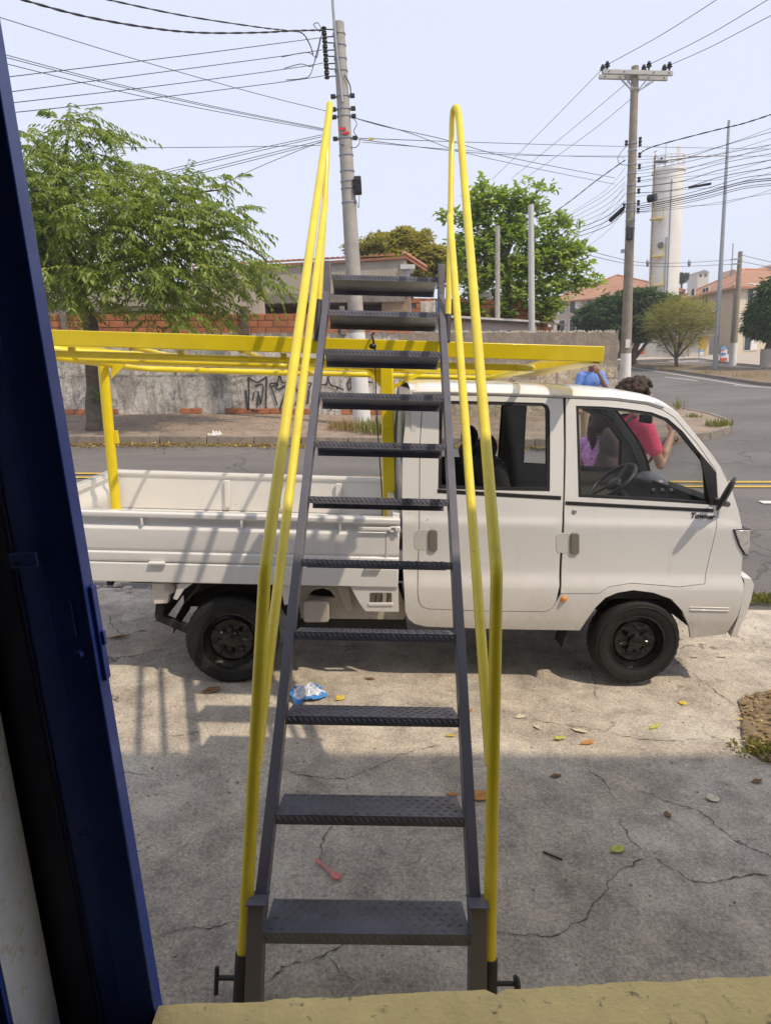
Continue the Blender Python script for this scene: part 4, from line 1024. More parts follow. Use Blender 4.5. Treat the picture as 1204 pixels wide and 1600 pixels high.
for st in [[(380 + x / 5.47, 560 + y / 5.47) for x, y in s_] for s_ in strokes] + more:
    pts = [at(px, py, WY - .032) for px, py in st]; 
    if len(pts) > 2: pts = spline(pts, 4)
    mb = MB(); vs = []
    for i, p in enumerate(pts):
        t = (pts[min(i + 1, len(pts) - 1)] - pts[max(i - 1, 0)]).normalized(); nrm = Vector((-t.z, 0, t.x)) * random.uniform(.016, .026)
        vs += [p + nrm, p - nrm]
    mb.add(vs, [(2 * i, 2 * i + 1, 2 * i + 3, 2 * i + 2) for i in range(len(pts) - 1)]); part('graffiti_stroke', mb, GR, wall)

# ================================================================== HOUSES BEHIND THE WALL
def roof_tile_mesh(l=.36, wdt=.17):
    mb = MB(); n = 5; vs = []
    for y, r in ((0, wdt * .5), (l, wdt * .42)):
        for k in range(n + 1):
            a = pi * k / n; vs.append((cos(a) * r, y, sin(a) * r * .75))
    mb.add(vs, [(k, k + 1, n + 2 + k, n + 1 + k) for k in range(n)]); mb.add([vs[k] for k in range(n + 1)], [tuple(range(n + 1))])
    me = mb.mesh('roof_tile', 50); me.materials.append(TILE); return me
TM_ = roof_tile_mesh()
def put(me, name, parent, mat4):
    o = bpy.data.objects.new(name, me); COL.objects.link(o); o.parent = parent; o.matrix_parent_inverse = parent.matrix_basis.inverted(); o.matrix_basis = mat4; return o
HY = 21.5
h1 = thing('neighbour_house', 'grey rendered house with red clay tile roof and concrete canopy behind the boundary wall', 'house', (at(520, 500, HY).x, HY, .9))
def quad_wall(px0, px1, ytop0, ytop1, Y, zbot, dep, name, mat, par):
    a, b = at(px0, ytop0, Y), at(px1, ytop1, Y)
    return part(name, MB().prism([(a.x, Y, zbot), (b.x, Y, zbot), (b.x, Y, b.z), (a.x, Y, a.z)], (0, dep, 0)), mat, par)
quad_wall(300, 634, 424, 405, HY, .4, 7.0, 'wall', CEMENT, h1)
# tiled roof: low slope rising away; tiles laid course by course
ea, eb = at(300, 418, HY - .12), at(632, 399, HY - .12); along_ = (eb - ea).normalized(); upv = Vector((0, cos(radians(8.5)), sin(radians(8.5))))
upv = (upv - along_ * upv.dot(along_)).normalized(); nrm = along_.cross(upv)
mb = MB(); mb.add([ea - nrm * .03, eb - nrm * .03, eb + upv * 5 - nrm * .03, ea + upv * 5 - nrm * .03, ea - nrm * .10, eb - nrm * .10, eb + upv * 5 - nrm * .1, ea + upv * 5 - nrm * .1], [(0, 1, 2, 3), (4, 5, 6, 7), (0, 1, 5, 4), (1, 2, 6, 5), (2, 3, 7, 6), (3, 0, 4, 7)])
rf = part('roof', mb, M('roof_bed', (.33, .15, .09), .9), h1)
nt_ = int((eb - ea).length / .17); Rm = Matrix((along_, upv, nrm)).transposed().to_4x4()
for r in range(4):
    for i in range(nt_ - 1):
        if len([1]) and (i < 12 and r > 1): continue
        m4 = Matrix.Translation(ea + along_ * (.085 + .17 * i) + upv * (.30 * r) + nrm * (.015)) @ Rm
        put(TM_, 'roof_tile', h1, m4)
# hip at the right end and the gutter box below
e2 = eb + Vector((.75, .9, -.33)); hip = part('hip_plane', MB().prism([eb + Vector((0, .02, .0)), e2, eb + Vector((.9, 5, .3)), eb + upv * 4.8], (0, 0, -.06)), TILE, h1)
hd = (e2 - eb); hn = Vector((.32, .12, 1)).normalized()
for i in range(9):
    for r in range(3):
        f = eb + hd * ((i + .5) / 9) + Vector((-.02, .28 * r, .03 + .05 * r)); put(TM_, 'roof_tile', h1, Matrix.Translation(f) @ Matrix.Rotation(radians(20), 4, 'X') @ Matrix.Rotation(radians(16), 4, 'Y'))
quad_wall(625, 648, 413, 413, HY - .1, at(630, 421, HY).z, 1.2, 'gutter_box', M('grey_gutter', (.5, .5, .5), .6), h1)
quad_wall(634, 640, 421, 421, HY - .02, .5, .1, 'downpipe', STEELG, h1)
# canopy slab with the dark carport under it
CY = 20.0
a, b = at(395, 460, CY), at(632, 456, CY)
part('canopy_slab', MB().prism([(a.x, CY, a.z - .27), (b.x, CY, b.z - .27), (b.x, CY, b.z), (a.x, CY, a.z)], (0, 1.6, 0)), CEM_DK, h1, bev=.01)
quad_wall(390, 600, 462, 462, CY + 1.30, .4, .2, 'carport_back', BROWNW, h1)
quad_wall(595, 640, 455, 455, CY + .1, .4, .5, 'carport_pier', M('ochre_pier', (.24, .17, .11), .9), h1)
quad_wall(612, 640, 446, 446, CY + .0, at(620, 457, CY).z, .5, 'pier_cap', CEMENT, h1)
h2 = thing('low_house', 'low grey rendered house front partly hidden by the large tree at left', 'house', (at(230, 500, CY).x, CY, 1))
quad_wall(30, 404, 452, 446, CY - .2, .6, 4, 'wall', CEMENT, h2)
quad_wall(30, 330, 477, 480, CY - .9, at(200, 486, CY - .9).z, .9, 'eave_slab', CEM_DK, h2)
quad_wall(320, 410, 466, 466, CY - .5, .6, .3, 'pier', PINKW, h2)
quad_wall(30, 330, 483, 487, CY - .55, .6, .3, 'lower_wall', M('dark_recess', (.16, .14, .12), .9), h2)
# shed with a white roof edge to the right
SY = 19.5
h3 = thing('shed', 'long low pinkish shed with thin white roof edge behind the wall', 'shed', (at(760, 510, SY).x, SY, 1))
quad_wall(560, 838, 497, 505, SY, .3, 3, 'wall', PINKW, h3)
a, b = at(610, 487, SY - .2), at(842, 501, SY - .2)
part('roof_edge', MB().prism([a, b, b + Vector((0, 0, -.05)), a + Vector((0, 0, -.07))], (0, 3.2, .25)), M('white_sheet', (.66, .64, .60), .5), h3)
part('roof_shadow_strip', MB().prism([a + Vector((0, .05, -.07)), b + Vector((0, .05, -.05)), b + Vector((0, .05, -.09)), a + Vector((0, .05, -.12))], (0, .2, 0)), CEM_DK, h3)  # dark strip stands in for the shadow line below the roof edge
a, b = at(836, 501, SY), at(884, 507, SY)
part('lean_to_roof', MB().prism([a, b, b + Vector((0, 0, -.04)), a + Vector((0, 0, -.05))], (-.2, 3.0, .3)), M('timber', (.20, .14, .09), .85), h3)
for px in (846, 872): part('lean_to_post', MB().bar((at(px, 506, SY + .3).x, SY + .3, .5), at(px, 505, SY + .3), .07, .07), MATS['timber'], h3)
# brick yard wall with washing
BY = 23.0
bw = thing('brick_yard_wall', 'unrendered clay brick yard wall behind the shed roof', 'wall', (at(760, 480, BY).x, BY, 1))
a, b = at(640, 466, BY), at(856, 470, BY)
part('backing', MB().prism([(a.x, BY + .03, .4), (b.x, BY + .03, .4), (b.x, BY + .03, b.z), (a.x, BY + .03, a.z)], (0, .12, 0)), MORTAR, bw)
k = 0
for r in range(6):
    x = a.x + (.19 if r % 2 else 0)
    while x < b.x - .2:
        f = (x - a.x) / (b.x - a.x); zt = a.z + (b.z - a.z) * f
        o = put(bme, 'brick', bw, Matrix.Translation((x + .19, BY, zt - .09 - r * BH)) @ Matrix.Rotation(radians(3), 4, 'Y')); x += BL
def cloth(name, label, px0, py0, px1, py1, Y, mat, cat='laundry'):
    a, b = at(px0, py0, Y), at(px1, py1, Y); mb = MB(); n, m = 12, 6; vs = []
    for j in range(m + 1):
        for i in range(n + 1):
            u, v = i / n, j / m; z = a.z + (b.z - a.z) * v - .03 * sin(u * pi) * (1 - v)
            vs.append((a.x + (b.x - a.x) * u, Y + .04 * sin(u * 11 + v) * v + .01, z))
    mb.add(vs, [(j * (n + 1) + i, j * (n + 1) + i + 1, (j + 1) * (n + 1) + i + 1, (j + 1) * (n + 1) + i) for i in range(n) for j in range(m)])
    o = part(name, mb, mat, smooth=60); s = o.modifiers.new('thick', 'SOLIDIFY'); s.thickness = .012; return tag(o, label, cat)
cloth('towel', 'grey patterned cloth drying beside a small blue cloth', 656, 470, 680, 489, 22.4, M('cloth_grey', (.42, .38, .34), .9, var=.3, scale=14))
cloth('towel', 'small bright blue cloth hung out to dry', 681, 471, 691, 488, 22.4, M('cloth_blue', (.16, .33, .62), .9))
cloth('towel', 'white and red cloth hung high before the green tree', 733, 457, 768, 470, 23.0, M('cloth_white', (.60, .55, .54), .9, var=.35, scale=5, wear=(.45, .22, .22), wpos=.6))

# ================================================================== POLES
PY = 15.1
pole = thing('utility_pole', 'tall grey concrete utility pole with whitewashed foot and four stacked insulator brackets', 'utility pole', G(566, 672, .1), None)
pa, pb = at(566.5, 676, PY), at(528.5, 36, PY); pb.y = PY
def P_(py): f = (pa.z - at(560, py, PY).z) / (pa.z - pb.z); return pa + (pb - pa) * f       # point of the pole axis at picture height py
zs = [pa + (pb - pa) * f for f in np.linspace(0, 1, 14)]; r0_, r1_ = .20, .115
def PR(p): return r0_ + (r1_ - r0_) * (p.z - pa.z) / (pb.z - pa.z)
cut = P_(520)
part('shaft', MB().tube([cut + (pb - cut) * f for f in np.linspace(0, 1, 8)], [PR(cut + (pb - cut) * f) for f in np.linspace(0, 1, 8)], 20), POLEC, pole, smooth=50)
part('whitewash_foot', MB().tube([pa - Vector((0, 0, .2)), cut - Vector((0, 0, .001))], [r0_ + .004, PR(cut) + .003], 20), POLEW, pole, smooth=50)
part('label_paper', MB().lathe([(PR(P_(545)) + .010, -.13), (PR(P_(545)) + .010, .13)], P_(505), 'Z', 20), POLEW, pole)
mb = MB(); q = P_(20) + Vector((-.13, -.10, 0)); 
part('conduit', MB().tube([at(517, -40, PY - .15), at(521, 25, PY - .15), at(527, 90, PY - .15), at(532, 130, PY - .15), at(535, 160, PY - .18)], .028, 10), STEELG, pole, smooth=60)
for py in (52, 70, 91, 110, 150, 170, 181, 216, 242, 267, 283, 294, 316): 
    p = P_(py); part('band', MB().lathe([(PR(p) + .004, -.02), (PR(p) + .014, -.014), (PR(p) + .014, .014), (PR(p) + .004, .02)], p, 'Z', 20), STEELG, pole, smooth=40)
for py in (50, 71, 92, 112):
    p = P_(py) + Vector((-.30, -.02, 0)); br = part('insulator_bracket', MB().bar(P_(py - 5), p + Vector((0, 0, .07)), .03, .012), BLACKB, pole)
    part('insulator_bracket', MB().bar(P_(py + 5), p - Vector((0, 0, .07)), .03, .012), BLACKB, pole)
    for dz in (-.055, .055): part('spool_insulator', MB().lathe([(0, -.05), (.05, -.05), (.055, -.035), (.03, 0), (.055, .035), (.05, .05), (0, .05)], p + Vector((0, 0, dz)), 'Z', 14), BLACKB, br, smooth=40)
    part('pin', MB().tube([p - Vector((0, 0, .115)), p + Vector((0, 0, .105))], .010, 8), BLACKB, br)
for py in (150, 170, 182, 216):
    for s in (-1, 1):
        p = P_(py) + Vector((s * (PR(P_(py)) + .07), -.03, 0)); c_ = part('clamp', MB().box(p, (.10, .09, .07)), BLACKB, pole, bev=.01)
        part('clamp_bolt', MB().tube([p, P_(py) + Vector((0, -.03, 0))], .014, 8), STEELG, c_)
part('terminal_box', MB().box(at(559, 290, PY - .1), (.15, .16, .35)), BLACKB, pole, bev=.02)
mb = MB()
for k in range(6): mb.box(at(559, 281 + 3.4 * k, PY - .19), (.13, .02, .02))
stuff(part('box_fins', mb, BLACKB, pole))
for py, dx in ((204, -.05), (211, .02)): part('warning_tag', MB().box(P_(py) + Vector((dx, -PR(P_(py)) - .02, 0)), (.16, .02, .05)), M('tag_red', (.5, .05, .05), .5), pole)
part('tail_lead', MB().tube(spline([P_(120) + Vector((.06, -.14, 0)), P_(135) + Vector((.16, -.10, 0)), P_(150) + Vector((.17, -.06, 0))], 6), .012, 6), WIRE, pole, smooth=60)
part('tail_lead', MB().tube(spline([P_(183) + Vector((.17, -.06, 0)), P_(195) + Vector((.26, -.06, 0)), P_(207) + Vector((.19, -.06, 0)), P_(222) + Vector((.30, -.06, 0)), P_(232) + Vector((.18, -.06, 0)), P_(228) + Vector((-.10, -.16, 0))], 6), .008, 6), WIRE, pole, smooth=60)
part('tail_lead', MB().tube(spline([at(561, 306, PY - .1), at(560, 325, PY - .1), at(556, 312, PY - .1)], 6), .007, 6), WIRE, pole, smooth=60)

QY = 25.0
pole2 = thing('utility_pole', 'weathered brownish utility pole with double crossarm and many cables near the corner', 'utility pole', (at(975, 600, QY).x, QY, .5))
qa, qb = at(974.5, 640, QY), at(991.5, 104, QY)
def Q_(py): f = (qa.z - at(980, py, QY).z) / (qa.z - qb.z); return qa + (qb - qa) * f
def QR(p): return .20 + (.125 - .20) * (p.z - qa.z) / (qb.z - qa.z)
qm = Q_(552); qb2 = Vector((qa.x, qa.y, gz(qa.x, qa.y) - .2))
part('shaft', MB().tube([qm + (qb - qm) * f for f in np.linspace(0, 1, 8)], [QR(qm + (qb - qm) * f) for f in np.linspace(0, 1, 8)], 18), POLEB, pole2, smooth=50)
part('whitewash_foot', MB().tube([qb2, qm - Vector((0, 0, .002))], [.215, QR(qm) + .004], 18), POLEW, pole2, smooth=50)
part('notice', MB().box(Q_(537) + Vector((-.02, -.20, 0)), (.16, .02, .30)), POLEW, pole2)
for (x0, y0, x1, y1, dy) in ((941, 112, 1050, 115, -.20), (935, 120, 1042, 123, .20)):
    a, b = at(x0, y0, QY + dy), at(x1, y1, QY + dy); ca = part('crossarm', MB().bar(a, b, .09, .14), M('crossarm_concrete', (.46, .45, .42), .8, var=.1), pole2, bev=.01)
    for f in (.08, .30, .72, .94): part('arm_bolt', MB().lathe([(0, -.07), (.02, -.07), (.02, -.03)], a + (b - a) * f, 'Y', 8), BLACKB, ca)
for x0, y0, x1, y1 in ((968, 122, 986, 141), (975, 118, 990, 141), (1012, 122, 996, 141), (1020, 127, 997, 142)): part('arm_brace', MB().bar(at(x0, y0, QY - .1), at(x1, y1, QY - .1), .04, .04), STEELG, pole2)
def hv_insulator(x, y, Y):
    p = at(x, y, Y); return part('pin_insulator', MB().lathe([(0, .16), (.05, .15), (.055, .10), (.09, .07), (.06, .05), (.10, .0), (.06, -.02), (.03, -.05), (.03, -.12), (0, -.12)], p, 'Z', 14), BLACKB, pole2, smooth=40)
for x, y, dy in ((948, 104, -.2), (941, 109, .2), (1013, 104, -.2), (1005, 109, .2), (1045, 105, -.2), (1037, 109, .2)): hv_insulator(x, y, QY + dy)
for py, s in ((224, -1), (220, 1), (226, 1), (244, 1), (262, 1), (282, 1), (300, 1), (322, -1), (318, 1), (330, 1)):
    p = Q_(py) + Vector((s * (QR(Q_(py)) + .10), -.05, 0)); part('cable_clamp', MB().lathe([(0, -.08), (.05, -.08), (.06, -.04), (.035, 0), (.06, .04), (.05, .08), (0, .08)], p, 'Z', 12), BLACKB, pole2, smooth=40)
for py in (141, 225, 236, 258, 272, 290, 302, 318, 330, 345, 357): p = Q_(py); part('band', MB().lathe([(QR(p) + .004, -.025), (QR(p) + .015, -.018), (QR(p) + .015, .018), (QR(p) + .004, .025)], p, 'Z', 18), STEELG, pole2, smooth=40)
part('splice_box', MB().box(Q_(366) + Vector((-.09, -.20, 0)), (.24, .18, .46)), BLACKB, pole2, bev=.04)
part('splice_box', MB().box(Q_(392) + Vector((-.24, 0, 0)), (.10, .1, .12)), STEELG, pole2)
# other poles
def simple_pole(name, label, px, py0, px1, py1, Y, r0, r1, mat, n=14, foot=None, grp=None):
    a, b = at(px, py0, Y), at(px1, py1, Y); t = thing(name, label, 'utility pole' if 'pole' in name else 'lamp post', (a.x, Y, gz(a.x, Y)), grp)
    base = Vector((a.x, Y, min(a.z, gz(a.x, Y) - .1))); rf_ = lambda z: r0 + (r1 - r0) * (z - base.z) / (b.z - base.z)
    if foot:
        c = at(px + (px1 - px) * (foot - py0) / (py1 - py0), foot, Y); part('whitewash_foot', MB().tube([base, c], [r0 * 1.03, rf_(c.z) * 1.03], n), POLEW, t, smooth=50); base2 = c
    else: base2 = base
    part('shaft', MB().tube([base2, b], [rf_(base2.z), r1], n), mat, t, smooth=50); return t, a, b
simple_pole('utility_pole', 'slim pale concrete service pole standing before the bright green tree', 831, 516, 829, 320, 18.9, .10, .075, M('pale_concrete', (.52, .51, .49), .85, var=.06), grp=None)
simple_pole('utility_pole', 'thin grey pole left of the pale service pole among the green leaves', 775, 490, 777, 353, 21.5, .085, .07, POLEC)
simple_pole('utility_pole', 'thin grey pole half hidden by leaves beside the right handrail', 745, 480, 747, 342, 26.5, .09, .075, POLEC)
lt_, la, lb = simple_pole('street_lamp', 'tall slim grey steel street lamp standing on the median', 1116, 582, 1138, 188, 40.5, .16, .07, STEELG)
arm = [at(1136, 243, 40.5), at(1090, 244, 40.3), at(1040, 250, 40.0)]
part('lamp_arm', MB().tube(arm, .035, 8), STEELG, lt_, smooth=60)
hd_ = at(1032, 252, 40); part('lamp_head', MB().ball(hd_, 1, 14, 8, (.42, .16, .10)), M('lamp_grey', (.22, .23, .24), .5), lt_, smooth=60)
part('photocell', MB().ball(hd_ + Vector((.02, 0, .14)), .08, 10, 6), BLACKB, lt_, smooth=60)
wp_, wa, wb = simple_pole('utility_pole', 'brown timber utility pole with whitewashed foot beside the white and blue flag', 1143, 572, 1156, 393, 44.0, .24, .13, POLEB, foot=536)
part('cross_bar', MB().bar(at(1141, 406, 43.9), at(1156, 404, 43.9), .08, .08), STEELG, wp_); part('cross_bar', MB().bar(at(1141, 413, 43.9), at(1155, 412, 43.9), .08, .08), STEELG, wp_)
part('side_rod', MB().tube([at(1141.5, 432, 43.9), at(1144.5, 380, 43.9)], .03, 6), STEELG, wp_)

# ================================================================== CABLES
def wire(pts, r, label, group=None, k=7, mat=None, name='cable', twist=False):
    P = spline([at(*p) for p in pts], k); r *= .84
    mb = MB()
    if twist:
        n = len(P); P = spline(P, 3)
        for ph in (0, pi):
            q = []
            for i, p in enumerate(P):
                a = ph + i * .55; t = (P[min(i + 1, len(P) - 1)] - P[max(i - 1, 0)]).normalized(); u = t.cross(Vector((0, 1, .3))).normalized(); v = t.cross(u); q.append(p + (u * cos(a) + v * sin(a)) * r * .8)
            mb.tube(q, r, 5)
    else: mb.tube(P, r, 6)
    o = part(name, mb, mat or WIRE, smooth=80); return tag(o, label, 'cable', group)
P15 = PY - .05
wire([(-30, -22, 9.5), (30, -2, 10), (130, 25, 11), (230, 43, 12), (310, 51, 13), (400, 51, 14), (460, 48, 14.7), (505, 47, P15)], .012, 'thickest twisted black cable sweeping from the top left corner to the grey pole', twist=True)
wire([(140, -8, 10), (180, 2, 10.5), (290, 25, 12), (400, 42, 13.8), (450, 48, 14.5), (472, 52, 14.8), (484, 70, 15.0), (489, 85, 15.0)], .009, 'thinner twisted cable from the top edge ending in a drop lead at the grey pole', twist=True)
for i, (yl, ym, xm, yr, xl) in enumerate(((123, 88, 280, 58, -10), (147, 113, 250, 77, -10), (164, 134, 250, 98, -10), (179, 152, 250, 118, -10))):
    wire([(xl, yl, 11.5), (xm, ym, 13.2), (440, (ym + (yr - ym) * .70), 14.5), (508, yr, P15)], .0075, ('uppermost', 'second', 'third', 'lowest')[i] + ' of the four near parallel thin wires running left from the grey pole insulators')
G1 = 'sagging wires crossing the sky at left'
for yl, ym, yr in ((80, 128, 203), (84, 131, 204.5), (94, 139, 206)):
    wire([(-12, yl, 11), (170, ym, 12.6), (335, (ym + yr) / 2 + 1, 13.8), (515, yr, P15)], .0065, ('upper', 'middle', 'lower')[(80, 84, 94).index(yl)] + ' of three close thin wires sagging across the upper left sky', G1)
wire([(-10, 24, 11), (220, 95, 12.8), (400, 146, 14.2), (520, 176, P15)], .0065, 'single thin wire slanting from the left edge down to the middle of the grey pole')
wire([(180, 231, 13), (340, 230, 14), (515, 227, P15)], .0065, 'nearly level thin wire above the feathery tree running to the grey pole')
for a, b, c in (((175, 286, 14.2), (360, 242, 14.6), (515, 208, P15)), ((170, 291, 14.2), (360, 246, 14.6), (515, 211, P15)), ((215, 292, 14.2), (400, 245, 14.6), (515, 216, P15)), ((210, 297, 14.2), (400, 249, 14.6), (515, 219, P15)), ((270, 326, 14.2), (400, 263, 14.6), (515, 216, P15))):
    wire([a, b, c], .007, {175: 'upper', 170: 'second', 215: 'third', 210: 'fourth', 270: 'steepest'}[a[0]] + ' of the service wires fanning down left from the grey pole into the tree', 'service wires fanning left from the grey pole')
wire([(553, 184, P15), (602, 198, 16), (690, 217, 18), (800, 247, 20), (960, 278, QY)], .009, 'wire from the upper clamp of the grey pole descending to the right pole')
wire([(553, 184, P15), (640, 208, 17), (720, 237, 19), (840, 264, 21), (960, 288, QY)], .008, 'second slack wire from the upper grey pole clamp toward the right pole')
wire([(562, 216, P15), (760, 223, 20), (980, 229, QY), (1215, 233, 32)], .009, 'long nearly level wire from the grey pole past the right pole to the right edge')
wire([(562, 218, P15), (730, 238, 19), (840, 243, 22), (980, 244, QY), (1215, 244, 32)], .009, 'lower long level wire from the grey pole past the right pole')
wire([(565, 222, P15), (700, 233, 18), (860, 243, 22), (976, 246, QY)], .0065, 'lowest thin wire from the yellow tag clamp to the right pole')
part('marker', MB().box(at(580, 217, P15), (.10, .03, .04)), M('marker_yellow', (.5, .42, .05), .5)); tag(bpy.data.objects['marker'], 'small yellow marker clipped on the wire right of the grey pole', 'cable marker')
# three high voltage conductors
for i, (a, b, c, d) in enumerate((((1160, -28, 18), (1118, 0, 20), (1030, 56, 22.5), (948, 101, QY - .2)), ((1230, -20, 18), (1198, 0, 19), (1100, 58, 22), (1013, 101, QY - .2)), ((1260, -4, 19), (1204, 24, 20.5), (1110, 73, 23), (1045, 102, QY - .2)))):
    wire([a, b, c, d], .011, ('leftmost', 'middle', 'rightmost')[i] + ' high conductor rising from the crossarm to the top right', k=6)
for i, (a, b, c) in enumerate((((941, 107, QY + .2), (850, 200, 31), (768, 281, 40)), ((1005, 107, QY + .2), (900, 196, 32), (800, 278, 40)), ((1037, 107, QY + .2), (930, 200, 31), (808, 287, 40)))):
    wire([a, b, c], .011, ('leftmost', 'middle', 'rightmost')[i] + ' conductor running from the crossarm down left behind the green tree', k=6)
wire([(998, 241, QY), (1020, 229, 24.5), (1110, 205, 22), (1160, 193, 21), (1215, 175, 20)], .014, 'twisted black cable rising from the right pole to the right edge', twist=True)
wire([(976, 250, QY), (930, 283, 27), (885, 318, 30), (842, 347, 33)], .014, 'twisted black cable descending left from the right pole', twist=True)
for i, (yr0, yr1) in enumerate(((262, 205), (266, 226), (276, 232), (281, 240), (290, 250), (300, 262))):
    wire([(992, yr0 + 2, QY), (1060, yr0 - 12 + i * 1.5, 24.0), (1130, (yr0 + yr1) / 2 - 6, 23), (1215, yr1 - 2, 21.5)], .010 if i < 4 else .013, ('topmost', 'second', 'third', 'fourth', 'fifth', 'sixth')[i] + ' of the dark cables leaving the right pole in front of the white tank', k=6)
for i, (y0, y1) in enumerate(((318, 272), (322, 278), (325, 281), (328, 286), (331, 289))):
    wire([(990, y0, QY), (1010, y0 - 2, 24.7), (1090, (y0 + y1) / 2 + 3, 23.2), (1160, y1 + 6, 22), (1215, y1, 21.5)], .017 if i in (1, 2) else .011, ('topmost', 'second', 'middle', 'fourth', 'lowest')[i] + ' of the thick bundled cables crossing the white tank to the right edge', 'thick cable bundle at the right pole', k=6)
for i, (y0, y1) in enumerate(((250, 196), (256, 213), (272, 222), (286, 246), (294, 257), (308, 266), (335, 293))):
    wire([(990, y0, QY), (1060, y0 - 6 - i, 24.3), (1130, (y0 + y1) / 2 + 4, 23.2), (1215, y1, 21.8)], .0065, ('first', 'second', 'third', 'fourth', 'fifth', 'sixth', 'last')[i] + ' thin grey service wire from the top among the cables right of the pole', 'thin service wires right of the pole', k=6)
for i, (y0, ye) in enumerate(((262, 330), (288, 372), (300, 390), (326, 400))):
    wire([(976, y0, QY), (945, (y0 * .55 + ye * .45) + 5, 27.5), (895, ye, 31.5)], .0065, ('first', 'second', 'third', 'last')[i] + ' thin grey service wire from the top among the cables left of the pole', 'thin service wires left of the pole', k=6)
wire([(985, 332, QY), (1060, 326, 23.5), (1215, 300, 21.5)], .007, 'lowest thin cable below the thick bundle at the right edge')
for i, (y0, ye) in enumerate(((276, 342), (284, 350), (294, 357), (304, 364), (314, 371), (322, 378), (330, 384))):
    xe = 878 - i * 4
    wire([(976, y0, QY), (940, y0 + (ye - y0) * .42 + 4, 27), (xe, ye, 31)], .008 if i < 4 else .014, ('uppermost', 'second', 'third', 'middle', 'fifth', 'sixth', 'lowest')[i] + ' of seven cables fanning down left from the right pole', 'cables fanning left from the right pole', k=6)
part('splice', MB().tube([at(953, 344, 25.6), at(972, 327, 25.0)], .085, 10), BLACKB, smooth=60); tag(bpy.data.objects['splice'], 'fat black cable splice just left of the right pole', 'cable splice')
part('splice', MB().tube([at(1012, 311, 24.6), at(1024, 308, 24.4)], .13, 10), BLACKB, smooth=60); tag(bpy.data.objects['splice.001'], 'black cable box hanging before the white tank', 'cable splice')
part('splice', MB().tube([at(1075, 293, 23.4), at(1110, 287, 22.9)], .040, 10), BLACKB, smooth=60); tag(bpy.data.objects['splice.002'], 'long dark cable sleeve between the tank and the street lamp', 'cable splice')
for i, (a, b, c) in enumerate((((900, 386, 36), (1010, 411, 40), (1143, 406, 44)), ((900, 394, 36), (1010, 416, 40), (1143, 413, 44)), ((1156, 398, 44), (1180, 404, 42), (1215, 412, 40)), ((1156, 408, 44), (1180, 413, 42), (1215, 420, 40)))):
    wire([a, b, c], .016, ('upper', 'lower')[i % 2] + (' low slack wire running left from the timber pole' if i < 2 else ' low slack wire running right from the timber pole'))
for i, (px, py) in enumerate(((1011, 411), (1076, 411))): tag(part('spacer', MB().ball(at(px, py, 40.6), 1, 10, 6, (.10, .10, .22)), STEELG), ('wire spacer hanging before the white tank', 'wire spacer hanging between tank and street lamp')[i], 'wire spacer')
for pts in ([(500, 50, 15), (492, 42, 15), (490, 38, 15), (497, 36, 15), (503, 48, 15)], [(503, 52, 15), (498, 75, 15), (494, 90, 15), (480, 82, 15), (440, 89, 15)], [(500, 60, 15), (492, 95, 15), (485, 104, 15), (470, 100, 15), (444, 107, 15)], [(495, 80, 15), (485, 116, 15), (470, 123, 15), (447, 125, 15)]):
    wire(pts, .009, {5: 'loose jumper loop standing above the grey pole insulators' if pts[0][1] == 50 else ''}.get(len(pts), '') or ('jumper lead dropping to the %s line beside the grey pole' % {52: 'second', 60: 'third', 80: 'lowest'}[pts[0][1]]), 'jumper leads at the grey pole')
wire([(978, 228, QY), (965, 245, QY), (968, 256, QY), (982, 258, QY)], .012, 'loose jumper lead looping left of the right pole')

# ================================================================== TREES
def fol(name, c1, c2, tr=.35): return leaf_mat(name, c1, c2, tr)
def blob_points(blobs, Y, spread, n, shell=.55):
    # points spread through a set of ellipsoid clumps measured in the photo: (px, py, rx, ry[, dY])
    out = []; nrm = []; areas = np.array([b[2] * b[3] for b in blobs], float); cnt = np.maximum(3, (areas / areas.sum() * n)).astype(int)
    for b, c in zip(blobs, cnt):
        Yb = Y + (b[4] if len(b) > 4 else 0); c0 = at(b[0], b[1], Yb); k = Yb / (F * .97); rx, ry = b[2] * k, b[3] * k; rd = (rx + ry) / 2 * spread
        d = RNG.normal(size=(c, 3)); d /= np.linalg.norm(d, axis=1, keepdims=True); r = shell + (1 - shell) * RNG.random((c, 1)) ** .6
        q = d * r * np.array([rx, rd, ry]); out.append(q + np.array(c0)); nn = d / np.array([rx, rd, ry]); nrm.append(nn / np.linalg.norm(nn, axis=1, keepdims=True))
    return np.concatenate(out), np.concatenate(nrm)
def limbs(name, paths, parent, mat=None):
    for i, (pts, r0, r1) in enumerate(paths):
        P = spline(pts, 5); n = len(P); R = [r0 + (r1 - r0) * (j / (n - 1)) ** .8 for j in range(n)]
        P = [p + Vector((noise.noise(p * 2.1), noise.noise(p * 2.1 + Vector((9, 0, 0))), 0)) * R[j] * .5 for j, p in enumerate(P)]
        part('trunk' if i == 0 else 'limb', MB().tube(P, R, 10), mat or BARK, parent, smooth=70)
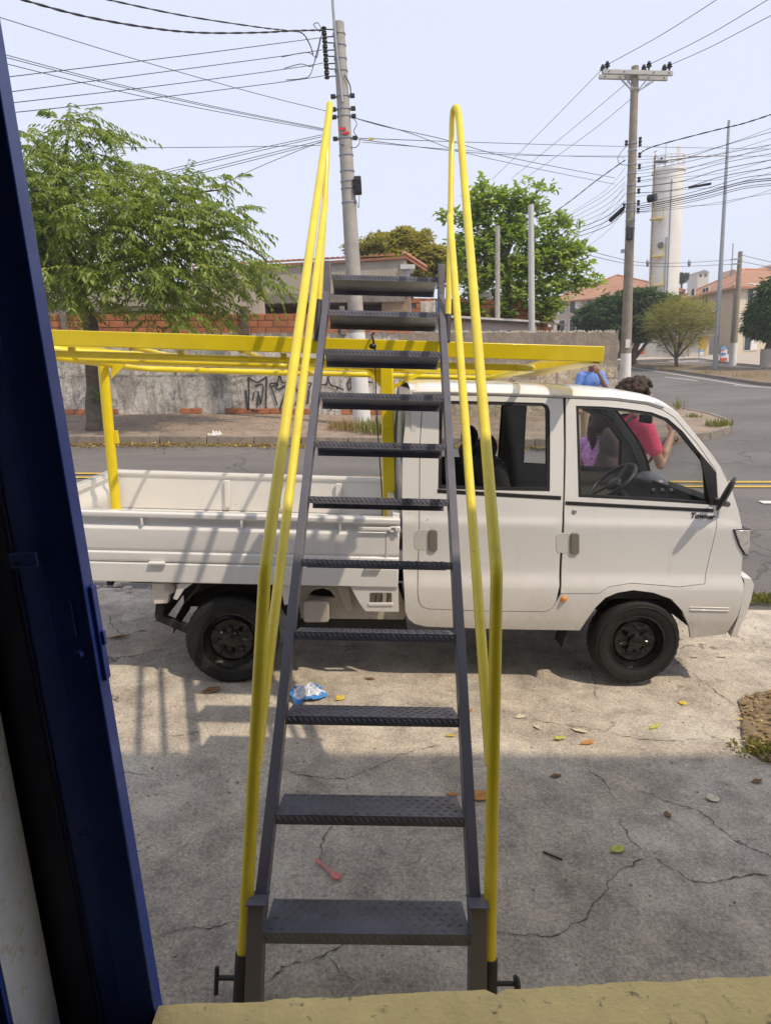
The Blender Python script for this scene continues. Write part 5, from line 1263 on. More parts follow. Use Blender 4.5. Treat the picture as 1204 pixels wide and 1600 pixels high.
def sprays(name, base, nrm, mat, parent, length=(.35, .7), leafl=(.10, .16), nleaf=16, droop=.35, bias=(0, 0, 0), ww=.30, tintscale=.8, flat=.35):
    n = len(base); d = nrm.copy(); d[:, 2] *= flat; d += RNG.normal(size=(n, 3)) * .35 + np.array(bias); d[:, 2] -= .05; d /= np.linalg.norm(d, axis=1, keepdims=True)
    L = RNG.uniform(*length, n)[:, None]; side = np.cross(d, (0, 0, 1)); side /= np.maximum(1e-5, np.linalg.norm(side, axis=1, keepdims=True))
    P = []; D = []; N = []; T = []; tb = RNG.random(n)
    for k in range(nleaf):
        s = (k // 2 + .6) / (nleaf / 2 + .3); sg = 1 if k % 2 else -1
        p = base + d * L * s - np.array((0, 0, 1)) * droop * L * s * s
        tg = d - np.array((0, 0, 1)) * droop * 2 * s
        dd = tg * .55 + side * sg * .75 + np.array((0, 0, -.38)) + RNG.normal(size=(n, 3)) * .16
        P.append(p); D.append(dd); N.append(np.array((0, 0, 1)) + RNG.normal(size=(n, 3)) * .35); T.append(np.clip(tb * tintscale + RNG.random(n) * .35, 0, 1))
    P, D, N, T = np.concatenate(P), np.concatenate(D), np.concatenate(N), np.concatenate(T)
    LL = RNG.uniform(*leafl, len(P)); return leaves(name, P, D, N, LL, LL * ww, T, mat, parent)
def rosettes(name, base, nrm, mat, parent, k=6, leafl=(.14, .24), ww=.5, up=.35, tintscale=.7):
    P = []; D = []; N = []; T = []; n = len(base); tb = RNG.random(n)
    for j in range(k):
        a = RNG.random(n) * 6.283; h = np.stack([np.cos(a), np.sin(a), np.full(n, up) + RNG.normal(size=n) * .35], 1) + nrm * .45
        P.append(base + RNG.normal(size=(n, 3)) * .05); D.append(h); N.append(np.array((0, 0, 1)) + nrm * .4 + RNG.normal(size=(n, 3)) * .35); T.append(np.clip(tb * tintscale + RNG.random(n) * .4, 0, 1))
    P, D, N, T = map(np.concatenate, (P, D, N, T)); LL = RNG.uniform(*leafl, len(P)); return leaves(name, P, D, N, LL, LL * ww, T, mat, parent)

# the feathery tree on the far pavement, left
TY = 14.6
tr = thing('tree', 'feathery bright green tree with drooping fronds on the far pavement at left', 'tree', G(150, 670, .1))
blobs = [(55, 205, 44, 16), (105, 172, 34, 12), (130, 195, 50, 12), (178, 188, 22, 6), (70, 240, 70, 20, -.4), (160, 240, 50, 14, .3), (195, 262, 62, 15, .2), (110, 275, 80, 18, -.8), (245, 280, 58, 15, -.5), (315, 272, 44, 9, .3), (366, 262, 22, 4), (150, 310, 95, 18, -1.2), (265, 312, 70, 16, -.9), (340, 310, 42, 9, -.3), (60, 320, 60, 25, .5),
         (110, 350, 90, 18, -.9), (215, 345, 80, 16, -1.4), (300, 345, 60, 14, .3), (372, 345, 32, 6, .2), (150, 385, 85, 18, .8), (250, 380, 80, 16, -.9), (335, 375, 52, 11, .5), (110, 420, 70, 22, -.8), (210, 415, 75, 16, -1.3), (300, 408, 70, 16, .8), (375, 400, 46, 8, -.2), (418, 408, 24, 5), (60, 400, 40, 40), (230, 445, 45, 16, -1), (300, 440, 60, 18, .9), (375, 432, 42, 9, .4), (415, 430, 18, 4, .3), (248, 474, 26, 13, -1.2), (330, 465, 32, 12, .6), (285, 494, 16, 6, -1.0), (352, 490, 12, 5, .4), (130, 452, 36, 14, -1.0), (30, 300, 60, 60), (0, 360, 70, 70)]
blobs = [(b[0], b[1] + (17 if b[1] < 330 else 12), b[2] * .95, b[3] * .9, *b[4:]) for b in blobs]
B, Nn = blob_points(blobs, TY, 1.1, 2100, .30)
sprays('crown', B, Nn, fol('frond_green', (.105, .170, .030), (.30, .375, .085)), tr, (.38, .85), (.11, .18), 18, .36, (.36, -.12, .0), .31, .8, .12)
tb_ = G(150, 672, .1)
def tw(px, py, dY=0): return at(px, py, TY + dY)
limbs('limb', [([tb_ - Vector((0, 0, .1)), tw(148, 610, .3), tw(147, 560, .2), tw(140, 510), tw(128, 470), tw(118, 430)], .235, .12), ([tw(130, 478), tw(112, 452, -.2), tw(95, 430, -.4), tw(70, 390, -.5)], .10, .03), ([tw(122, 440), tw(150, 390, .2), tw(190, 330, .1), tw(230, 290)], .10, .02),
               ([tw(120, 435), tw(105, 350), tw(100, 270), tw(110, 190)], .10, .02), ([tw(128, 460), tw(190, 425, .6), tw(270, 395, .8), tw(360, 372, .5), tw(420, 410, .1)], .09, .015), ([tw(120, 435), tw(200, 400, -.7), tw(280, 400, -.6), tw(350, 440, .2)], .07, .015), ([tw(190, 330), tw(255, 318), tw(305, 302, .3), tw(350, 296)], .05, .012), ([tw(112, 300), tw(70, 240), tw(45, 210)], .05, .012), ([tw(200, 400, -.7), tw(225, 440, -.9), tw(250, 480, -1.1)], .04, .01)], tr)
mb = MB(); 
B2 = np.array([tuple(tw(152 + random.uniform(-9, 9), 622 + random.uniform(-14, 14), -.1 + random.uniform(-.1, .1))) for _ in range(40)])
rosettes('shoot', B2, np.zeros((40, 3)), bpy.data.materials['frond_green'], tr, 4, (.05, .09), .35)['kind'] = 'stuff'

# bright green broad leaved tree behind the shed
t2 = thing('tree', 'bright green broad leaved tree with tiered branches behind the shed', 'tree', (at(800, 480, 23).x, 23, .8))
blobs = [(795, 308, 38, 15), (848, 294, 14, 4), (760, 318, 28, 16), (825, 322, 34, 10), (745, 300, 16, 8), (700, 338, 14, 5), (730, 345, 20, 16), (780, 345, 36, 14), (870, 352, 34, 9), (815, 368, 40, 16), (760, 385, 38, 22), (720, 395, 22, 24), (860, 388, 44, 16), (900, 392, 26, 9), (830, 410, 46, 20), (780, 425, 42, 22), (885, 420, 34, 12), (925, 438, 20, 5), (850, 448, 40, 16), (800, 462, 34, 18), (745, 440, 28, 24), (850, 478, 32, 14), (905, 445, 20, 8), (735, 475, 20, 14), (780, 488, 30, 9), (840, 496, 30, 8)]
B, Nn = blob_points([(b[0], b[1], b[2] * .92, b[3] * .80) for b in blobs], 23, 1.15, 1650, .25)
B += RNG.normal(size=B.shape) * .12
rosettes('crown', B, Nn, fol('bright_leaf', (.17, .26, .045), (.33, .43, .11), .45), t2, 7, (.15, .27), .50, .25)
def t2p(px, py, dY=0): return at(px, py, 23 + dY)
limbs('limb', [([Vector((t2p(797, 520).x, 23, .6)), t2p(796, 500), t2p(794, 460), t2p(790, 425), t2p(786, 395)], .20, .14), ([t2p(790, 425), t2p(770, 405), t2p(735, 400), t2p(712, 390)], .10, .03), ([t2p(788, 400), t2p(800, 370), t2p(795, 330), t2p(790, 305)], .10, .02), ([t2p(792, 430), t2p(830, 425), t2p(870, 400), t2p(905, 385)], .09, .02), ([t2p(788, 395), t2p(760, 350), t2p(745, 310)], .08, .02), ([t2p(794, 445), t2p(850, 445), t2p(925, 438)], .07, .015), ([t2p(800, 360), t2p(830, 340), t2p(860, 330)], .06, .02)], t2)
# tree behind the house (autumnal yellow green)
t3 = thing('tree', 'yellowish green rounded tree rising behind the tiled roof', 'tree', (at(630, 420, 31).x, 31, .8))
B, Nn = blob_points([(600, 385, 38, 16), (640, 380, 30, 16), (570, 395, 26, 10), (655, 400, 34, 18), (690, 408, 26, 18), (620, 410, 50, 18), (545, 388, 10, 4), (660, 425, 40, 14), (700, 430, 24, 16), (668, 366, 8, 4), (628, 370, 22, 9)], 31, 1.2, 2600, .4)
rosettes('crown', B, Nn, fol('yellowing_leaf', (.24, .24, .045), (.38, .34, .09), .4), t3, 6, (.16, .28), .45, .2)
limbs('limb', [([Vector((at(640, 450, 31).x, 31, .6)), at(640, 450, 31), at(640, 420, 31), at(645, 395, 31)], .2, .08), ([at(640, 425, 31), at(610, 405, 31), at(590, 388, 31)], .09, .02), ([at(640, 425, 31), at(670, 410, 31), at(690, 405, 31)], .09, .02)], t3)
# dense dark trees across the side street
t4 = thing('tree', 'dense dark green mango tree behind the right utility pole', 'tree', (at(1000, 560, 47).x, 47, gz(at(1000, 560, 47).x, 47)))
B, Nn = blob_points([(930, 495, 32, 18), (960, 478, 34, 16), (1000, 468, 34, 16), (1035, 480, 26, 18), (915, 505, 16, 12), (965, 505, 40, 18), (1010, 500, 36, 22), (945, 515, 30, 10), (1000, 520, 30, 12), (985, 462, 22, 8)], 47, 1.1, 3400, .55)
rosettes('crown', B, Nn, fol('mango_leaf', (.034, .080, .020), (.10, .17, .045), .25), t4, 6, (.28, .48), .28, -.15)
limbs('limb', [([at(990, 572, 47), at(988, 555, 47), at(998, 532, 47), at(1012, 510, 47)], .28, .14), ([at(968, 560, 47), at(970, 535, 47), at(960, 510, 47)], .2, .1), ([at(990, 560, 47), at(1010, 535, 47), at(1030, 510, 47)], .16, .06), ([at(985, 565, 47), at(980, 540, 47), at(985, 510, 47)], .16, .06)], t4)
t5 = thing('tree', 'small sparse olive yellow tree growing on the median', 'tree', (at(1057, 576, 43).x, 43, gz(at(1057, 576, 43).x, 43)))
B, Nn = blob_points([(1062, 500, 40, 26), (1035, 505, 24, 20), (1090, 495, 26, 18), (1060, 525, 34, 16), (1075, 480, 26, 10), (1050, 478, 20, 8), (1100, 510, 18, 10), (1030, 530, 14, 8), (1050, 545, 14, 8)], 43, 1.2, 2600, .2)
sprays('crown', B, Nn, fol('olive_leaf', (.21, .22, .05), (.36, .33, .11), .4), t5, (.45, .9), (.09, .15), 10, .05, (0, 0, .35), .28)
tf = at(1056, 576, 43)
limbs('limb', [([tf + Vector((0, 0, -.2)), at(1056, 560, 43), at(1052, 540, 43), at(1040, 505, 43)], .16, .03), ([at(1056, 562, 43), at(1064, 535, 43), at(1085, 495, 43)], .10, .02), ([at(1056, 565, 43), at(1060, 530, 43), at(1062, 485, 43)], .10, .02), ([at(1055, 560, 43), at(1042, 545, 43), at(1025, 515, 43)], .07, .02), ([at(1058, 558, 43), at(1078, 535, 43), at(1105, 505, 43)], .07, .02)], t5)
t6 = thing('tree', 'dark green drooping tree cut by the right edge before the apartments', 'tree', (at(1200, 570, 39).x, 39, gz(at(1200, 570, 39).x, 39)))
B, Nn = blob_points([(1205, 460, 22, 24), (1190, 490, 22, 18), (1215, 490, 40, 30), (1180, 512, 20, 9), (1205, 515, 30, 14), (1240, 460, 40, 40)], 39, 1.2, 2400, .5)
rosettes('crown', B, Nn, bpy.data.materials['mango_leaf'], t6, 6, (.28, .5), .22, -.55)
limbs('limb', [([at(1202, 572, 39), at(1203, 545, 39), at(1204, 515, 39), at(1208, 480, 39)], .42, .2), ([at(1203, 530, 39), at(1190, 505, 39), at(1182, 490, 39)], .12, .03)], t6)
part('trunk_paint', MB().tube([at(1196, 574, 38.9), at(1197, 545, 38.9)], .33, 12), M('trunk_grey', (.36, .33, .29), .9, bmp=.5), t6, smooth=60)
# faraway tree line tufts
t7 = thing('tree', 'tiny distant dark tree on the skyline just right of the white tank', 'tree', (at(1065, 440, 120).x, 120, 3))
B, Nn = blob_points([(1064, 435, 7, 5)], 120, 1.2, 200, .3); rosettes('crown', B, Nn, bpy.data.materials['mango_leaf'], t7, 5, (.5, .9), .4)
limbs('limb', [([at(1064, 470, 120), at(1064, 440, 120)], .3, .15)], t7)

# ================================================================== WATER TANK
KY = 62
a0, a1 = at(1019, 266, KY), at(1064.5, 266, KY); rad = (a1.x - a0.x) / 2; cx = (a0.x + a1.x) / 2 + .10; zt = at(1042, 266, KY).z; zb_ = gz(cx, KY) - .3
tank = thing('water_tower', 'tall white cylindrical water tower with railing and side ladder', 'water tower', (cx, KY, zb_))
part('cylinder', MB().lathe([(0, 0), (rad, 0), (rad, (zt - zb_) * .5), (rad, zt - zb_ - .25), (rad + .10, zt - zb_ - .22), (rad + .10, zt - zb_), (0, zt - zb_ + .25)], (cx, KY, zb_), 'Z', 40), TANKW, tank, smooth=40)
for k in range(14):
    a = 2 * pi * k / 14; part('rail_post', MB().tube([(cx + rad * cos(a), KY + rad * sin(a), zt), (cx + rad * cos(a), KY + rad * sin(a), zt + 1.0)], .04, 6), TANKW, tank)
for h in (.5, 1.0): part('rail_ring', MB().tube([(cx + rad * cos(a), KY + rad * sin(a), zt + h) for a in np.linspace(0, 2 * pi, 25)], .035, 6, False), TANKW, tank)
lx = cx - rad - .18
for dx in (-.22, .22): part('ladder_rail', MB().tube([(lx + dx * .3, KY - .6 + dx, zb_ + 2.5), (lx + dx * .3, KY - .6 + dx, zt + 1.1)], .05, 6), M('rust_steel', (.30, .24, .16), .7, var=.3), tank)
mb = MB()
for k in range(38): z = zb_ + 2.8 + k * .4; mb.box((lx, KY - .6, z), (.08, .44, .05))
stuff(part('ladder_rungs', mb, MATS['rust_steel'], tank))
for py in (341, 400, 445):
    p = at(1029, py, KY - rad - .2); pl = part('landing', MB().box(p + Vector((-.1, .25, 0)), (1.0, .7, .10)), M('landing_yellow', (.55, .42, .12), .7, var=.2), tank)
    for dx in (-.55, .35): part('landing_post', MB().tube([p + Vector((dx, .0, 0)), p + Vector((dx, .0, .95))], .03, 6), MATS['landing_yellow'], pl)
p = at(1032, 383, KY - rad - .02); part('manhole', MB().lathe([(0, -.06), (.26, -.06), (.26, .1)], (p.x, KY - rad * .97, p.z), 'Y', 16), M('manhole_dark', (.08, .08, .08), .6), tank, smooth=40)
for px, y0, y1 in ((1041, 370, 470), (1049, 280, 470)): q = at(px, y0, KY - rad + .0); q1 = at(px + (y0 - y1) * .035 + 0, y1, KY - rad); part('pipe', MB().tube([(q.x, KY - rad * .98, q.z), (q.x, KY - rad * .98, zb_)], .06, 8), STEELG, tank, smooth=60)
part('antenna', MB().tube([(cx - .3, KY, zt), (cx - .3, KY, zt + 2.2)], .025, 6), STEELG, tank); part('antenna_panel', MB().box((cx + rad * .5, KY - .4, zt + 1.3), (.28, .1, .9)), TANKW, tank)
part('shed_door', MB().box((cx - .6, KY - rad - .9, zb_ + 2.0), (3.2, .1, 3.4)), M('grey_sheet_gate', (.42, .42, .41), .6, var=.15), tank, bev=.02)

# ================================================================== APARTMENTS
def apartment(name, label, K, Lp, Rp, H0, rise, over=.5, storeys=3, wl=(), wr=(), matL=APT_SHADE, matR=APT_LIT, zbot=None):
    t = thing(name, label, 'apartment building', K)
    zb_ = zbot if zbot is not None else min(gz(K.x, K.y), gz(Lp.x, Lp.y), gz(Rp.x, Rp.y)) - .3
    back = Lp + (Rp - K)
    part('wall', MB().prism([(K.x, K.y, zb_), (Lp.x, Lp.y, zb_), (Lp.x, Lp.y, H0), (K.x, K.y, H0)], (Rp - K).normalized() * .25), matL, t)
    part('wall', MB().prism([(K.x, K.y, zb_), (Rp.x, Rp.y, zb_), (Rp.x, Rp.y, H0), (K.x, K.y, H0)], (Lp - K).normalized() * .25), matR, t)
    part('wall', MB().prism([(Lp.x, Lp.y, zb_), (back.x, back.y, zb_), (back.x, back.y, H0), (Lp.x, Lp.y, H0)], (K - Lp).normalized() * .25), matR, t)
    u = (Lp - K); v = (Rp - K); Lu, Lv = u.length, v.length; u.normalize(); v.normalize()
    c = [K - u * over - v * over, Lp + u * over - v * over, back + u * over + v * over, Rp - u * over + v * over]; c = [Vector((q.x, q.y, H0)) for q in c]
    if Lu > Lv: r0_, r1_ = K + u * Lv * .45 + v * Lv / 2, Lp - u * Lv * .45 + v * Lv / 2; fs = [(0, 1, 5, 4), (1, 2, 5), (2, 3, 4, 5), (3, 0, 4)]
    else: r0_, r1_ = K + v * Lu * .45 + u * Lu / 2, Rp - v * Lu * .45 + u * Lu / 2; fs = [(3, 0, 4, 5), (0, 1, 4), (1, 2, 5, 4), (2, 3, 5)]
    mb = MB(); mb.add(c + [Vector((r0_.x, r0_.y, H0 + rise)), Vector((r1_.x, r1_.y, H0 + rise))], fs)
    rt = part('roof', mb, M('orange_roof', (.36, .19, .115), .9, var=.12, scale=.5, bmp=.4, bscale=3), t)
    s = rt.modifiers.new('thick', 'SOLIDIFY'); s.thickness = .18
    part('ridge', MB().tube([Vector((r0_.x, r0_.y, H0 + rise + .03)), Vector((r1_.x, r1_.y, H0 + rise + .03))], .10, 8), M('ridge_tile', (.52, .26, .16), .9), t)
    for q, e in ((c[0], r0_), (c[1], r0_ if Lu < Lv else r1_), (c[2], r1_), (c[3], r1_ if Lu < Lv else r0_)): part('ridge', MB().tube([q + Vector((0, 0, .05)), Vector((e.x, e.y, H0 + rise + .04))], .09, 6), MATS['ridge_tile'], t)
    # windows: (fraction along the face, storey, kind)
    for base, d, nn, L_, lst in ((K, u, -v, Lu, wl), (K, v, -u, Lv, wr)):
        for f, z, wdt, hgt, shut in lst:
            cpt = base + d * L_ * f; cpt = Vector((cpt.x, cpt.y, z)); R = Matrix((d, nn, Vector((0, 0, 1)))).transposed()
            wn = part('window', MB().box(cpt + nn * .02, (wdt + .14, .08, hgt + .14), R), WIN_FR, t)
            part('pane', MB().box(cpt + nn * .05, (wdt, .04, hgt), R), WIN_DK, wn)
            part('mullion', MB().box(cpt + nn * .075, (.06, .03, hgt), R), WIN_FR, wn)
            if shut: part('shutter', MB().box(cpt + nn * .085 + d * shut * wdt * .27, (wdt * .48, .03, hgt), R), WIN_FR, wn)
    return t
def zat(px, py, Y): return at(px, py, Y).z
Kx = at(1141, 552, 56); Lx = at(1052, 556, 68); Rx = at(1300, 545, 62)
Kx, Lx, Rx = (Vector((p.x, p.y, 0)) for p in (Kx, Lx, Rx))
Hh = zat(1141, 449, 56)
apartment('apartment_building', 'cream three storey apartment block with orange roof at the right edge', Kx, Lx, Rx, Hh, 2.3, .6, 3,
          [(.45, zat(1100, 463, 61), 1.2, 1.5, 0), (.70, zat(1085, 465, 64), 1.3, 1.6, 1), (.28, zat(1110, 500, 59.5), 1.2, 1.4, 0)],
          [(.16, zat(1156, 462, 57), 1.3, 1.7, 1), (.16, zat(1155, 494, 57), .8, 1.7, 0), (.17, zat(1152, 529, 57), 1.6, 2.0, 1), (.40, zat(1180, 460, 58.5), 1.3, 1.7, -1), (.42, zat(1180, 494, 58.5), 1.3, 1.7, 1), (.42, zat(1180, 528, 58.5), 1.3, 1.7, 1), (.72, zat(1180, 494, 58.5), 1.3, 1.7, 1)])
K2 = at(1056, 556, 74); L2 = at(860, 565, 80); R2 = Vector((K2.x + 6, K2.y + 14, 0)); K2, L2 = Vector((K2.x, K2.y, 0)), Vector((L2.x, L2.y, 0))
apartment('apartment_building', 'long beige apartment block with orange roof behind the mango tree and tank', K2, L2, R2, zat(1000, 461, 76), 3.0, .6, 3,
          [(f, zat(930, py, 78), 1.2, 1.6, s) for f, s in ((.12, 1), (.3, 0), (.48, 1), (.66, 0), (.80, -1), (.93, 1)) for py in (475, 508)])
# gatehouse wall and shop board between the blocks
gh = thing('gate_lodge', 'small cream gate lodge with a yellow board beside the median tree', 'lodge', at(1092, 556, 55))
a, b = at(1070, 556, 55), at(1106, 556, 55)
part('wall', MB().prism([(a.x, 55, .8), (b.x, 55, .8), (b.x, 55, zat(1100, 528, 55)), (a.x, 55, zat(1080, 526, 55))], (0, 2.5, 0)), APT_LIT, gh)
part('lodge_roof', MB().box(((a.x + b.x) / 2, 56, zat(1090, 526, 55) + .05), (b.x - a.x + .7, 3.2, .14)), CEMENT, gh)
part('yellow_board', MB().box((at(1097, 540, 54.9).x, 54.93, zat(1097, 540, 54.9)), (.55, .06, 1.3)), M('board_yellow', (.65, .45, .03), .6), gh)
part('door', MB().box((at(1085, 545, 54.9).x, 54.95, zat(1085, 546, 54.9)), (.9, .05, 1.2)), M('lodge_door', (.55, .5, .45), .7), gh)
# pale houses far up the hill
hc = [(.62, .56, .48), (.55, .42, .34), (.70, .66, .60), (.45, .40, .36)]
for k, (px, py, wd_, hh) in enumerate(((1090, 428, 8, 6), (1135, 426, 5, 4), (1176, 424, 6, 5), (1190, 421, 5, 5), (1200, 418, 6, 6), (1183, 430, 6, 5), (1197, 428, 7, 5), (1160, 428, 5, 4), (905, 444, 7, 4), (890, 447, 6, 4), (925, 446, 7, 4))):
    Y = 190; p = at(px, py, Y); s = Y / F; zg = p.z - 9
    hs_ = thing('hill_house', ('pale', 'brownish', 'white', 'greyish')[k % 4] + ' house far up the hill ' + ('above the tank roofline', 'above the beige facade', 'left of the timber pole', 'right of the timber pole', 'at the very right skyline', 'low on the right skyline', 'beside the right edge tree', 'behind the timber pole', 'right of the green tree', 'touching the green tree', 'above the mango tree')[k], 'house', (p.x, Y, zg))
    part('wall', MB().box((p.x, Y, (zg + p.z) / 2), (wd_ * s * 2, 6, p.z - zg)), M('hill_wall_' + 'abcd'[k % 4], hc[k % 4], .9), hs_)
    part('roof', MB().prism([(p.x - wd_ * s * 1.1, Y - 3.3, p.z), (p.x + wd_ * s * 1.1, Y - 3.3, p.z), (p.x, Y - 3.3, p.z + hh * s * .6)], (0, 6.6, 0)), TILE if k % 2 else M('far_roof', (.35, .3, .27), .9), hs_)
    for dx in (-.5, .4): part('window', MB().box((p.x + dx * wd_ * s, Y - 3.02, p.z - .8), (.7, .06, .7)), WIN_DK, hs_)
# feather flags on the pavement
def flag(px, pyb, pyt, wpx, Y, cols, label):
    b, tpt = at(px, pyb, Y), at(px - 2, pyt, Y); t = thing('feather_flag', label, 'flag', b); wd_ = wpx * Y / F; H = tpt.z - b.z
    part('mast', MB().tube(spline([b + Vector((-wd_ / 2, 0, -.1)), b + Vector((-wd_ / 2, 0, H * .8)), b + Vector((-wd_ * .1, 0, H))], 6), .02, 6), WIRE, t)
    n = len(cols)
    for i, c in enumerate(cols):
        z0, z1 = H * (.06 + .92 * i / n), H * (.06 + .92 * (i + 1) / n)
        xr0 = wd_ / 2; xr1 = wd_ / 2 if i < n - 1 else wd_ * .1
        part('flag_band', MB().prism([b + Vector((-wd_ / 2 + .01, 0, z0)), b + Vector((xr0, 0, z0)), b + Vector((xr1, 0, z1)), b + Vector((-wd_ / 2 + .01, 0, z1))], (0, .012, 0)), c, t)
    return t
FR, FW, FB = M('flag_red', (.55, .10, .06), .7), M('flag_white', (.70, .72, .75), .7), M('flag_blue', (.18, .42, .70), .7)
f = flag(1129, 567, 540, 11, 46, [FR, FW, FW, FB], 'white, blue and red feather flag right of the street lamp')
part('flag_lettering', MB().box(at(1129, 553, 45.95), (.34, .004, .12)), M('flag_print_blue', (.08, .16, .5), .7), f)
part('flag_lettering', MB().box(at(1128, 547, 45.95), (.22, .004, .10)), M('flag_print_red', (.6, .08, .06), .7), f)
f = flag(1000, 556, 527, 9, 58, [FR, FW, M('flag_purple', (.25, .25, .55), .7)], 'purple, white and red feather flag left of the tower base')
f = flag(1095, 556, 545, 7, 52, [FW, FB], 'small white and blue banner below the yellow board')

# ================================================================== PEOPLE
def remeshed(name, mb, mat, parent, voxel, smooth=5, iters=.5):
    me = mb.mesh(name); o = bpy.data.objects.new(name, me); COL.objects.link(o)
    r = o.modifiers.new('r', 'REMESH'); r.mode = 'VOXEL'; r.voxel_size = voxel
    s = o.modifiers.new('s', 'SMOOTH'); s.factor = iters; s.iterations = smooth
    dg = bpy.context.evaluated_depsgraph_get(); e = bpy.data.meshes.new_from_object(o.evaluated_get(dg)); bpy.data.objects.remove(o)
    e.shade_smooth(); e.materials.clear(); return link(name, e, mat, parent)
def limb(mb, pts, rs):
    pts = [Vector(p) for p in pts]
    mb.tube(pts, rs, 12)
    for p, r in zip(pts, rs): mb.ball(p, r, 10, 8)
def hand(mb, w_, d, pn, curl, thumb):
    # palm, four bent fingers of different length and a thumb leaving the side of the palm
    d = Vector(d).normalized(); pn = Vector(pn).normalized(); sd = d.cross(pn).normalized(); w_ = Vector(w_)
    for k in range(4):
        b = w_ + d * .035 + sd * (-.027 + .018 * k); limb(mb, [w_ + sd * (-.012 + .008 * k), b, b + d * .05], [.015, .014, .012])
        ln = (.030, .036, .034, .026)[k]; f0 = b + d * .05; a = curl
        f1 = f0 + (d * cos(a) + pn * sin(a)) * ln; f2 = f1 + (d * cos(2 * a) + pn * sin(2 * a)) * ln * .75; f3 = f2 + (d * cos(2.8 * a) + pn * sin(2.8 * a)) * ln * .55
        limb(mb, [f0, f1, f2, f3], [.0105, .010, .0092, .008])
    t0 = w_ + d * .02 + sd * thumb * .026; limb(mb, [t0, t0 + sd * thumb * .022 + d * .025 + pn * .01, t0 + sd * thumb * .026 + d * .055 + pn * .02], [.013, .0115, .009])
def person(label, loc, rz, H, pose, skin, top, topm, bottom, botm, shoe, hairf, child=False, dress=False, sleeve=.55):
    k = H / 1.70; t = thing('person', label, 'person', loc); t.rotation_euler = (0, 0, rz); t['_local'] = True
    J = dict(sh=.175, hip=.085)
    if child: J = dict(sh=.150, hip=.075)
    nk, hd = Vector((0, .01, 1.44)), Vector((0, .035, 1.575)); hd_r = .105 if not child else .125
    S_ = {s: Vector((s * J['sh'], 0, 1.375)) for s in (-1, 1)}
    E_ = {-1: Vector(pose['el'][0]), 1: Vector(pose['el'][1])}; W_ = {-1: Vector(pose['wr'][0]), 1: Vector(pose['wr'][1])}
    def scaled(mb): mb.v = [(x * k, y * k, z * k) for x, y, z in mb.v]; return mb
    b = MB()
    b.ball((0, 0, 1.24), 1, 16, 12, (.150, .098, .20)); b.ball((0, .0, 1.04), 1, 16, 12, (.125, .088, .16)); b.ball((0, -.01, .91), 1, 16, 12, (.150, .108, .13))
    limb(b, [(0, -.01, 1.36), nk, hd - Vector((0, .02, .05))], [.070, .052, .052])
    b.ball(hd, 1, 18, 14, (hd_r * .73, hd_r * .92, hd_r * 1.08)); b.ball(hd + Vector((0, .032, -.060)), 1, 12, 10, (.050, .055, .052))
    limb(b, [hd + Vector((0, .088, .012)), hd + Vector((0, .112, -.022))], [.011, .016])                      # nose
    for s in (-1, 1):
        b.ball(hd + Vector((s * hd_r * .74, -.005, -.012)), 1, 8, 6, (.010, .022, .032))                     # ears
        b.ball(hd + Vector((s * .034, .082, .022)), 1, 8, 6, (.020, .014, .009))                             # brow
        limb(b, [S_[s] * 1.0 - Vector((s * .05, 0, -.005)), S_[s], (S_[s] + E_[s]) / 2, E_[s], E_[s] + (W_[s] - E_[s]) * .35, W_[s]], [.058, .055, .046, .038, .040, .026])
        d = (W_[s] - E_[s]).normalized(); hand(b, W_[s] + d * .01, d, pose.get('pn', (0, 1, 0)), pose.get('curl', .45), -s)
        h = Vector((s * J['hip'], -.005, .89)); kn = Vector((s * .095, .02, .49)); an = Vector((s * .10, -.03, .09))
        limb(b, [h, (h + kn) / 2, kn, kn + (an - kn) * .35, an], [.088, .074, .054, .056, .038]); limb(b, [an, an + Vector((s * .01, .07, -.045)), an + Vector((s * .02, .16, -.055))], [.036, .036, .026])
    body = remeshed('body', scaled(b), skin, t, .0075 * max(.8, k), 4)
    for s in (-1, 1):
        part('eye', scaled(MB().ball(hd + Vector((s * .033, hd_r * .86, .006)), .0105, 10, 8)), M('eye_dark', (.04, .03, .03), .2), t, smooth=60)
    part('mouth', scaled(MB().ball(hd + Vector((0, hd_r * .86 - .004, -.062)), 1, 10, 6, (.022, .008, .006))), M('lip', (.32, .12, .10), .5), t, smooth=60)
    c = MB(); g = .014
    c.ball((0, 0, 1.25), 1, 16, 12, (.162, .112, .20)); c.ball((0, 0, 1.06), 1, 16, 12, (.142, .104, .18)); c.ball((0, -.005, .94), 1, 16, 12, (.160, .122, .10))
    limb(c, [(0, -.01, 1.33), (0, .0, 1.405)], [.10, .066])
    for s in (-1, 1):
        e = S_[s] + (E_[s] - S_[s]) * sleeve; limb(c, [S_[s] - Vector((s * .06, 0, -.005)), S_[s], e], [.068, .070, .062])
    if dress:
        for i in range(6): c.lathe([(0, 1.02 - .06 * i), (.155 + .022 * i, 1.0 - .08 * i), (.16 + .022 * (i + 1), .92 - .08 * i), (0, .92 - .08 * i)], (0, 0, 0), 'Z', 20)
    remeshed(top, scaled(c), topm, t, .010, 5)
    if not dress:
        q = MB(); q.ball((0, -.01, .92), 1, 16, 12, (.160, .120, .12))
        for s in (-1, 1): h = Vector((s * J['hip'], -.005, .89)); kn = Vector((s * .095, .02, .49)); an = Vector((s * .10, -.03, .07)); limb(q, [h, (h + kn) / 2, kn, an], [.102, .088, .070, .060])
        remeshed(bottom, scaled(q), botm, t, .011, 4)
    for s in (-1, 1):
        an = Vector((s * .10, -.03, .06)); q = MB(); limb(q, [an + Vector((0, -.03, -.02)), an + Vector((s * .01, .07, -.022)), an + Vector((s * .02, .16, -.030))], [.040, .042, .030]); remeshed('shoe', scaled(q), shoe, t, .010, 3)
